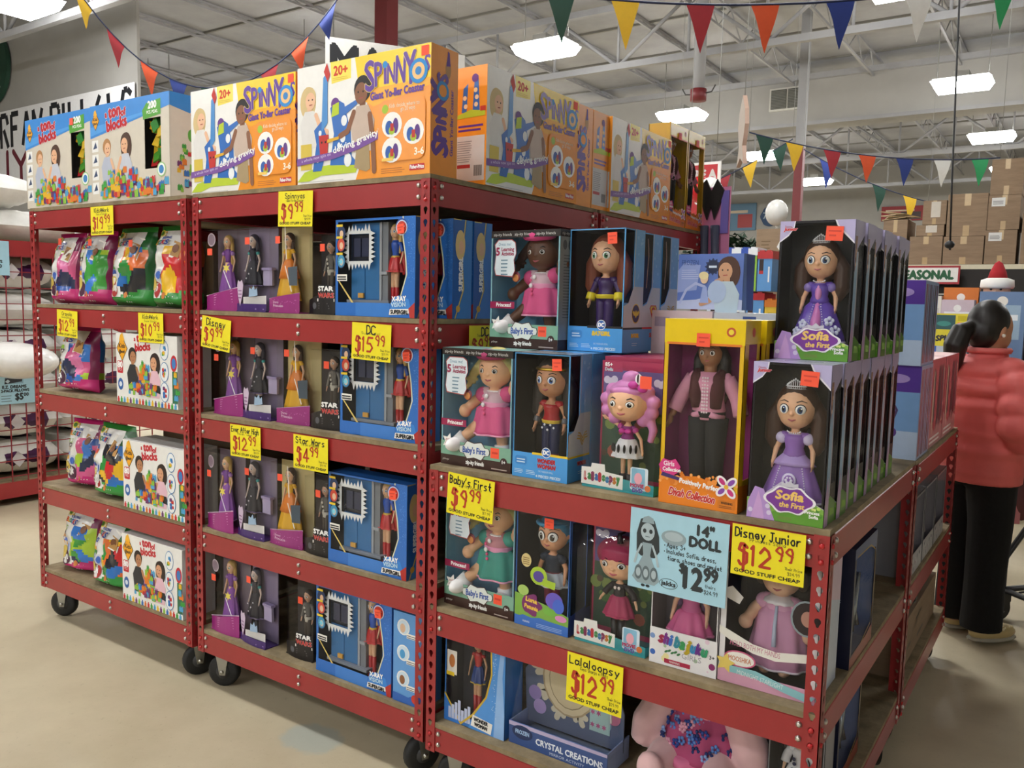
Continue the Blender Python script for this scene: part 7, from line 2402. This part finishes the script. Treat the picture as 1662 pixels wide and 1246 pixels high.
# ---------------------------------------------------------------- seasonal racks behind
t = thing('storage_rack', 'dark shelf rack carrying the stacked brown cartons', 'rack', (0, 7, 0))
G().box(-.4, 0, 2.03, 4.4, 1.0, 2.075, 'd9d2b8/.6').build('top_board', t)
G().box(-.4, 0, 1.8, 4.4, .06, 2.03, '24211f/.7').build('header_beam', t)
for x in (-.36, 1.9, 4.3):
    G().box(x, .1, 0, x + .06, .2, 2.03, '3a3634/.6').build('upright', t)
    G().box(x, .85, 0, x + .06, .95, 2.03, '3a3634/.6').build('upright', t)
G().box(-.4, .92, .1, 4.4, .96, 1.8, '4a403c/.8').build('dark_back_panel', t)
for z in (.3, .8, 1.3):
    G().box(-.4, .1, z, 4.4, .95, z + .03, '6a625a/.7').build('shelf_board', t)
cart = [(.3, .505, 2.462, 2.69, 'open ended carton, top of the inner column, with shiny tape'), (.515, .85, 2.345, 2.74, 'large upper carton behind the hanging cord'), (.86, 1.12, 2.715, 3.04, 'topmost carton standing on the white labelled one'), (.855, 1.115, 2.395, 2.712, 'carton with a white label, second from the top'), (.85, 1.105, 2.08, 2.392, 'carton with a white label at the stack foot'), (.5, .84, 2.08, 2.342, 'large foot carton behind the hanging cord'), (.2, .49, 2.08, 2.35, 'foot carton of the inner column'), (.25, .495, 2.354, 2.458, 'flat small carton in the inner column'), (1.14, 1.44, 2.08, 2.54, 'outermost carton past the dark gap'), (-.05, .17, 2.08, 2.52, 'carton heaped with loose cardboard flats')]
for i, (x0, x1, z0, z1, lb) in enumerate(cart):
    g = G().box(x0, 7.04, z0, x1, 7.5, z1, 'cardboard')
    p = Print(g, (x0, 7.04, z0), (1, 0, 0), (0, 0, 1), (0, -1, 0))
    w_, h_ = x1 - x0, z1 - z0
    p.rect(w_ * .42, h_ * .72, w_ * .58, h_, 'c4ab84/.25')
    p.rect(w_ * .42, 0, w_ * .58, h_ * .25, 'b89d74/.25')
    if i in (3, 4):
        p.rect(w_ * .1, h_ * .68, w_ * .52, h_ * .93, 'd9d9d6')
        p.lines(w_ * .14, h_ * .74, w_ * .48, h_ * .86, 3, '6a6a6a', .4)
    if i in (0, 7):
        p.rect(w_ * .35, h_ * .3, w_ * .75, h_ * .95, 'cfc8bc/.1')
    if i == 9:
        for k in range(4):
            g.obox(Matrix.Translation((x0 + .09 + .01 * k, 7.2, z1 + .01 + k * .018)) @ Matrix.Rotation(.1 * (k - 1), 4, 'Y') @ Matrix.Rotation(.3 * k, 4, 'Z'), .22, .34, .008, 'b29a72')
    tag(g.build('brown_carton'), 'brown ' + lb, 'carton', 'brown cartons stacked on the rack')
g = G().box(.1, 6.9, 1.885, .675, 6.925, 2.06, 'a02832/.5')
p = Print(g, (.1, 6.9, 1.885), (1, 0, 0), (0, 0, 1), (0, -1, 0), step=.001)
p.rect(.015, .02, .56, .155, 'eceae6')
p.txt('SEASONAL', .05, .05, .08, '1f5a38', .47, fat=.1)
g.tube([(.2, 6.93, 2.0), (.2, 7.0, 2.0)], .008, '8a8a86', 5).tube([(.6, 6.93, 2.0), (.6, 7.0, 2.0)], .008, '8a8a86', 5)
tag(g.build('aisle_sign'), 'white aisle sign with green capitals and a red border', 'sign')
t = thing('display_table', 'long low display table of boxed seasonal goods', 'table', (-.2, 5.2, 0))
G().box(0, 0, 1.0, 3.6, .7, 1.04, '7a6a56/.6').build('table_top', t)
for x in (.05, 3.5):
    for y in (.05, .6):
        G().box(x, y, 0, x + .05, y + .05, 1.0, '3a3634/.6').build('leg', t)
goods = [(.72, .97, 5.62, 1.045, 1.82, 'd0742c', 'c8b8a8', 'tall orange topped carton behind the holiday figure'), (.58, .715, 5.55, 1.045, 1.75, 'dcd8cc', 'c8c4bc', 'tall cream carton beside the orange topped one'), (.98, 1.3, 5.6, 1.045, 1.79, '6a86b0', '9ab4cc', 'tall blue carton behind the shopper\'s head'), (.57, .95, 5.28, 1.045, 1.61, 'b8c4d4', 'd8c83a', 'pale water toy carton with a yellow panel'), (.73, .96, 5.45, 1.045, 1.72, 'c8b4bc', 'e6e2e4', 'pink and white carton between the orange one and the water toy'), (.2, .5, 5.4, 1.045, 1.55, '4a5a7a', '8a9ab0', 'slate blue carton nearest the princess boxes')]
for i, (x0, x1, y, z0, z1, c, c2, lb) in enumerate(goods):
    w_, h_ = x1 - x0, z1 - z0
    g = G().box(x0, y, z0, x1, y + .15, z1, c + '/.4')
    p = Print(g, (x0, y, z0), (1, 0, 0), (0, 0, 1), (0, -1, 0))
    if i == 3:
        p.rect(w_ * .3, h_ * .55, w_, h_, 'e0d23a')
        p.rect(w_ * .33, h_ * .78, w_ * .76, h_ * .98, '2f5a5e')
        p.circ(w_ * .55, h_ * .86, .05, '3f8a84', .02)
        p.rect(w_ * .8, h_ * .75, w_ * .96, h_ * .88, ORANGE)
        p.rect(w_ * .8, h_ * .9, w_ * .96, h_ * .97, 'c8b81a')
        p.txt('SPLASH', w_ * .42, h_ * .62, .04, '2a2a34', w_ * .5, a=.08, sh=.2, edge='e0c83a', fat=.1)
        p.rect(w_ * .3, h_ * .4, w_ * .44, h_ * .55, '3a62b8')
    else:
        p.rect(w_ * .1, h_ * .5, w_ * .9, h_ * .86, c2)
        p.circ(w_ * .5, h_ * .9, w_ * .12, 'e8e4de')
        p.rect(w_ * .15, h_ * .7, w_ * .85, h_ * .76, ('8a4a5a', '8a8a90', 'e8eef4', '', 'b86a7a', 'c8d0dc')[i])
    tag(g.build('goods_carton'), lb, 'toy box', 'cartons on the seasonal table')
t = thing('holiday_figure', 'holiday figure with a tall red felt hat and white fur trim', 'decoration', (1.07, 5.9, 1.045))
G().lathe([(.14, 0), (.15, .3), (.12, .6), (.08, .68)], 'a8242c/.9', 16).build('robe', t)
link('head', fuse(G().ell((0, 0, .76), (.1, .09, .1), 'e0b8a0/.7').ell((0, -.09, .75), (.015, .02, .015), 'e0b8a0/.7'), .012, 2), t)
G().lathe([(.115, .775), (.125, .79), (.12, .845), (.08, .86)], 'ecebe6/.95', 16).build('fur_trim', t)
G().lathe([(.075, .85), (.06, .91), (.03, .98), (.004, 1.0)], 'a8242c/.9', 14).build('hat', t)
for s in (-1, 1):
    G().ell((s * .035, -.086, .77), .01, '1a1614', 8, 6).build('eye', t)
g = G().ell((1.42, 5.9, 1.72), (.2, .1, .1), 'a01c26/.9')
tag(link('plush_stocking', fuse(g.ell((1.3, 5.9, 1.7), (.09, .08, .09), 'a01c26/.9').tube([(1.46, 5.88, 1.7), (1.46, 5.83, 1.06)], .08, 'a01c26/.9'), .015, 3)), 'red plush roll at the picture edge beside the holiday figure', 'decoration')
t = thing('display_table', 'low table of stacked block set cartons beyond the open deck', 'table', (-1.3, 4.9, 0))
G().box(0, 0, 1.0, 1.05, .7, 1.04, '7a6a56/.6').build('table_top', t)
for x in (.03, .97):
    for y in (.05, .6):
        G().box(x, y, 0, x + .05, y + .05, 1.0, '3a3634/.6').build('leg', t)
for i, (x0, x1, y, z0, z1, c, lid, lb) in enumerate(((-1.06, -.63, 5.0, 1.76, 2.13, 'a8cce6', 'e6ecf2', 'pale blue block carton with a white and blue studded lid, topmost'), (-.62, -.5, 5.0, 1.76, 2.1, '5a94d0', 'b82a30', 'blue block carton with a red studded lid, beside the topmost'), (-1.06, -.72, 5.02, 1.4, 1.755, 'cfdce8', 'b82a30', 'white block carton with a red lid, in the middle tier'), (-.71, -.56, 5.02, 1.4, 1.755, '5a94d0', 'b82a30', 'narrow blue carton with a red lid, in the middle tier'), (-.55, -.4, 5.02, 1.4, 1.7, 'd8b83a', 'c8742a', 'yellow toy carton with an orange top, in the middle tier'), (-1.06, -.7, 5.04, 1.043, 1.395, 'a8cce6', 'e6ecf2', 'pale blue block carton under the middle tier'), (-.69, -.4, 5.04, 1.043, 1.395, '8ab83a', 'e6ecf2', 'green block carton under the middle tier'))):
    g = G().box(x0, y, z0, x1, y + .3, z1 - .07, c + '/.35').box(x0 - .004, y - .004, z1 - .07, x1 + .004, y + .304, z1 - .012, lid + '/.3')
    k = max(2, int((x1 - x0) / .07))
    for q in range(k):
        xx = x0 + (q + .5) * (x1 - x0) / k
        g.box(xx - .02, y, z1 - .012, xx + .02, y + .3, z1, ('2a4fb0' if i == 0 and q % 2 == 0 else lid) + '/.3')
        if i == 0 and q % 2 == 0:
            g.box(xx - .03, y - .006, z1 - .07, xx + .03, y, z1 - .012, '2a4fb0/.3')
    p = Print(g, (x0, y, z0), (1, 0, 0), (0, 0, 1), (0, -1, 0))
    w_, h_ = x1 - x0, z1 - z0
    if i in (0, 5):
        p.rect(w_ * .84, 0, w_, h_ * .8, '8cc03a')
        p.rect(w_ * .88, h_ * .3, w_ * .96, h_ * .55, 'e4ecd8')
        p.rect(w_ * .72, h_ * .1, w_ * .82, h_ * .62, '2a2a2e')
        p.rect(w_ * .7, h_ * .68, w_ * .8, h_ * .76, ORANGE)
        p.circ(w_ * .4, h_ * .7, .02, '5aa0d0')
    elif i == 4:
        p.rect(w_ * .2, h_ * .2, w_ * .9, h_ * .6, '3a2a2a')
    else:
        p.rect(w_ * .1, h_ * .5, w_ * .4, h_ * .78, '2a1c1e')
        p.rect(w_ * .1, h_ * .42, w_ * .4, h_ * .5, 'b82a30')
        p.rect(w_ * .74, h_ * .22, w_ * .84, h_ * .6, 'f0f0f0')
    tag(g.build('block_carton'), lb, 'toy box', 'block set cartons on the low table')
g = G().box(-.98, 6.0, 1.2, -.7, 6.4, 2.37, 'cardboard')
p = Print(g, (-.98, 6.0, 1.2), (1, 0, 0), (0, 0, 1), (0, -1, 0))
p.pol([(.2, 1.0), (.25, .93), (.28, 1.0), (.24, 1.08)], 'dcdcd8')
p.lines(.05, .95, .14, 1.08, 4, '6a5436', .3)
tag(g.build('brown_carton'), 'tall brown carton with a white corner label below the stick balloon', 'carton')
tag(G().box(-1.05, 5.95, 0, -.6, 6.5, 1.199, '5a5248/.7').build('plinth'), 'dark plinth under the tall brown carton', 'plinth')
g = G()
r = random.Random(2)
for i in range(1500):
    x, z = r.uniform(-2.9, -1.85), 0
    z = 1.95 + r.random() * (.68 - .5 * abs(x + 2.35))
    y = 9 + r.uniform(-.3, .3)
    a, b = r.uniform(0, 6.3), r.uniform(-.6, .8)
    d = Vector((cos(a) * cos(b), sin(a) * cos(b), sin(b))) * r.uniform(.1, .2)
    s = d.cross(Vector((0, 0, 1))).normalized() * .035
    q = Vector((x, y, z))
    g.add([q - s, q + s, q + d], [(0, 1, 2)], r.choice(['1f3a26/.7', '274a2e/.7', '16301f/.7']))
t = thing('artificial_tree', 'dark green artificial fir branches behind the block cartons', 'decoration', (0, 0, 0))
tag(g.build('foliage', t), kind='stuff')
G().tube([(-2.35, 9, 0), (-2.35, 9, 2.5)], .05, '4a3a2a/.8', 8).build('stem', t)
# ---------------------------------------------------------------- the shopper and her cart
def shopper():
    t = thing('person', 'person in a coral puffer jacket, black trousers and gold shoes, seen from behind', 'person', (1.325, 2.66, 0), 2.38)
    sk = 'b98566/.55'
    g = G()
    # body: head on a neck, trunk, arms bent to the cart handle, legs
    g.ell((0, -.01, 1.55), (.075, .092, .108), sk, 20, 14).ell((0, -.045, 1.5), (.056, .056, .065), sk, 16, 10)
    g.ell((0, -.104, 1.535), (.011, .018, .02), sk, 8, 6)
    for s in (-1, 1):
        g.ell((s * .076, .0, 1.535), (.012, .02, .03), sk, 8, 6)
    g.tube([(0, .005, 1.34), (0, 0, 1.42), (0, -.01, 1.5)], [.075, .05, .05], sk, 12)
    g.tube([(0, 0, .84), (0, 0, .92), (0, .01, 1.08), (0, .01, 1.26), (0, .01, 1.36)], [.13, .155, .125, .15, .09], sk, 16, .72)
    for s in (-1, 1):
        g.tube([(s * .1, .01, 1.34), (s * .185, .015, 1.32), (s * .245, .04, 1.08), (s * .2, -.16, 1.04), (s * .17, -.27, 1.06)], [.06, .055, .042, .036, .026], sk, 10)
        # hand closing on the handle: palm, four fingers curled round it, thumb beneath
        g.ell((s * .165, -.315, 1.07), (.036, .048, .018), sk, 10, 8)
        for k, L in enumerate((.9, 1, .95, .78)):
            x = s * (.165 + (.028 - k * .018))
            g.tube([(x, -.345, 1.075), (x, -.345 - .03 * L, 1.068), (x, -.345 - .035 * L, 1.04), (x, -.345 - .012, 1.022)], [.0095, .009, .0085, .007], sk, 7)
        g.tube([(s * .135, -.3, 1.06), (s * .118, -.325, 1.045), (s * .128, -.35, 1.03)], [.011, .0095, .008], sk, 7)
        g.tube([(s * .085, 0, .86), (s * .085, -.01, .47), (s * .085, .02, .09), (s * .085, .02, .06)], [.09, .06, .04, .04], sk, 12)
        g.ell((s * .085, -.045, .045), (.042, .105, .038), sk, 12, 8)
    link('body', fuse(g, .0068, 3), t)
    for s in (-1, 1):
        G().ell((s * .03, -.088, 1.56), (.011, .006, .006), 'f0ece8/.2', 8, 6).ell((s * .03, -.093, 1.56), (.005, .004, .005), '2a1a12', 8, 6).build('eye', t)
        G().ell((s * .086, .004, 1.512), .009, 'ece6da/.15', 10, 8).build('earring', t)
    G().tube([(-.02, -.096, 1.484), (0, -.101, 1.482), (.02, -.096, 1.484)], [.003, .006, .003], 'a0564e', 7).build('mouth', t)
    h = G()
    h.ell((0, .018, 1.575), (.088, .1, .11), '17120f/.45', 20, 14).ell((0, .05, 1.53), (.08, .075, .09), '17120f/.45')
    h.ell((0, .125, 1.545), (.035, .032, .036), '17120f/.45')
    h.tube([(0, .11, 1.55), (0, .165, 1.53), (0, .195, 1.46), (.01, .19, 1.38), (.015, .17, 1.32)], [.03, .05, .055, .045, .012], '17120f/.45', 10)
    link('hair', fuse(h, .008, 2), t)
    c = 'd4605c/.6'
    j = G()
    for i, (z, k, tl) in enumerate(((.855, .98, .0), (.95, 1.04, .05), (1.055, 1.02, -.06), (1.16, 1.0, .07), (1.265, 1.04, -.04), (1.335, .9, .03))):     # quilted rolls of the trunk
        j.ell((0, .012, z), (.225 * k, .18 * k, .078), c, 22, 10, Matrix.Rotation(tl, 3, 'Y') @ Matrix.Rotation(tl * .7, 3, 'X'))
    j.tube([(0, .01, .8), (0, .01, 1.1), (0, .01, 1.36)], [.214, .222, .184], c, 20, .8)
    j.tube([(0, .01, 1.32), (0, .008, 1.39), (0, .0, 1.44)], [.14, .095, .088], c, 18, .9)
    for s in (-1, 1):
        pts = [Vector((s * .16, .015, 1.345)), Vector((s * .215, .02, 1.28)), Vector((s * .25, .035, 1.19)), Vector((s * .265, .04, 1.1)), Vector((s * .245, -.01, 1.04)), Vector((s * .215, -.1, 1.03)), Vector((s * .185, -.19, 1.045)), Vector((s * .17, -.25, 1.055))]
        rr = [.085, .098, .1, .1, .095, .08, .068, .058]
        j.tube(pts, [q * .82 for q in rr], c, 14)
        for p_, q in zip(pts, rr):
            j.ell(p_, (q, q, q * .82), c, 14, 9)
    link('puffer_jacket', fuse(j, .0095, 2), t)
    G().lathe([(.1, 1.425), (.108, 1.44), (.1, 1.452), (.085, 1.452), (.083, 1.43)], 'd96a66/.7', 22, (0, .004, 0), sy=.92).build('jacket_collar', t)
    p = G()
    for s in (-1, 1):
        p.tube([(s * .08, .005, .87), (s * .09, .0, .6), (s * .092, .01, .3), (s * .092, .012, .075)], [.118, .1, .09, .095], 'felt', 16)
    p.tube([(0, .005, .78), (0, .005, .92)], [.165, .16], 'felt', 18, .8)
    link('trousers', fuse(p, .011, 2), t)
    for s in (-1, 1):
        q = G()
        q.ell((s * .088, -.06, .05), (.052, .13, .045), 'c2ac78/.4', 16, 10)
        q.ell((s * .088, -.06, .022), (.056, .137, .02), 'a8a496/.6', 18, 8)
        for k in range(40):
            r = random.Random(k)
            a, b = r.uniform(0, 6.28), r.uniform(.2, 1.3)
            q.ell((s * .088 + .05 * cos(a) * cos(b), -.06 + .125 * sin(a) * cos(b), .05 + .044 * sin(b)), .006, 'f0e4c0/.15', 6, 5)
        q.build('shoe', t)
    return t
shopper()
t = thing('shopping_cart', 'black shopping cart at the picture edge in front of the shopper', 'cart', (1.44, 3.03, 0), .877)
BKM = '1c1c1f/.4'
for x, y in ((0, 0), (.78, -.04), (.78, -.46), (0, -.5)):
    c = link('cart_caster', G().box(x - .03, y - .03, .1, x + .03, y + .03, .15, BKM).box(x - .05, y - .026, .05, x + .03, y - .02, .12, BKM).box(x - .05, y + .02, .05, x + .03, y + .026, .12, BKM).mesh('cart_caster'), t)
    G().tube([(x - .02, y - .019, .062), (x - .02, y + .019, .062)], .061, '242427/.6', 20).tube([(x - .02, y - .021, .062), (x - .02, y + .021, .062)], .03, '5a5a5e/.5', 14).build('wheel', c)
G().tube([(.0, 0, .16), (.78, -.03, .16), (.78, -.47, .16), (0, -.5, .16), (0, 0, .16)], .016, BKM, 8).build('lower_frame', t)
g = G()
for i in range(9):
    y = -.03 - i * .055
    g.tube([(.02, y, .17), (.76, y, .17)], .006, BKM, 6)
g.build('lower_tray', t)
for y in (0, -.5):
    G().tube([(0, y, .16), (-.0, y, .33), (.14, y, .5), (.1, y, .8), (-.05, y, 1.02)], .016, BKM, 8).build('side_frame', t)
G().tube([(-.05, .02, 1.03), (-.05, -.52, 1.03)], .017, 'a02028/.4', 10).build('handle', t)
g = G()
for i in range(13):
    z = .55 + i * .036
    g.tube([(.08, -.01, z), (.85, -.06, z), (.85, -.44, z), (.08, -.49, z), (.08, -.01, z)], .0035, '55555a/.4', 5)
for i in range(16):
    x = .08 + i * .051
    for s in (0, 1):
        y = (-.01 - .05 * (x - .08) / .77) if s == 0 else (-.49 + .05 * (x - .08) / .77)
        g.tube([(x, y, .55), (x, y, .985)], .003, '55555a/.4', 5)
    g.tube([(x, -.02, .55), (x, -.48, .55)], .003, '55555a/.4', 5)
tag(g.build('wire_basket', t), kind='stuff')
t = thing('handbag', 'dark red and pink handbag hanging between the shopper and the cart', 'bag', (1.51, 2.75, .6), .6)
link('bag_body', fuse(G().ell((0, 0, .1), (.07, .03, .1), '5a1c22/.5').ell((.01, 0, .18), (.055, .028, .08), '5a1c22/.5'), .007, 2), t)
G().box(-.075, -.022, -.01, -.02, .022, .1, 'c87a80/.6').build('pink_panel', t)
G().tube([(-.04, 0, .24), (-.02, 0, .36), (.02, 0, .4), (.05, 0, .24)], .006, '3a1a1a', 6).build('strap', t)
bpy.data.scenes.remove(TMP)
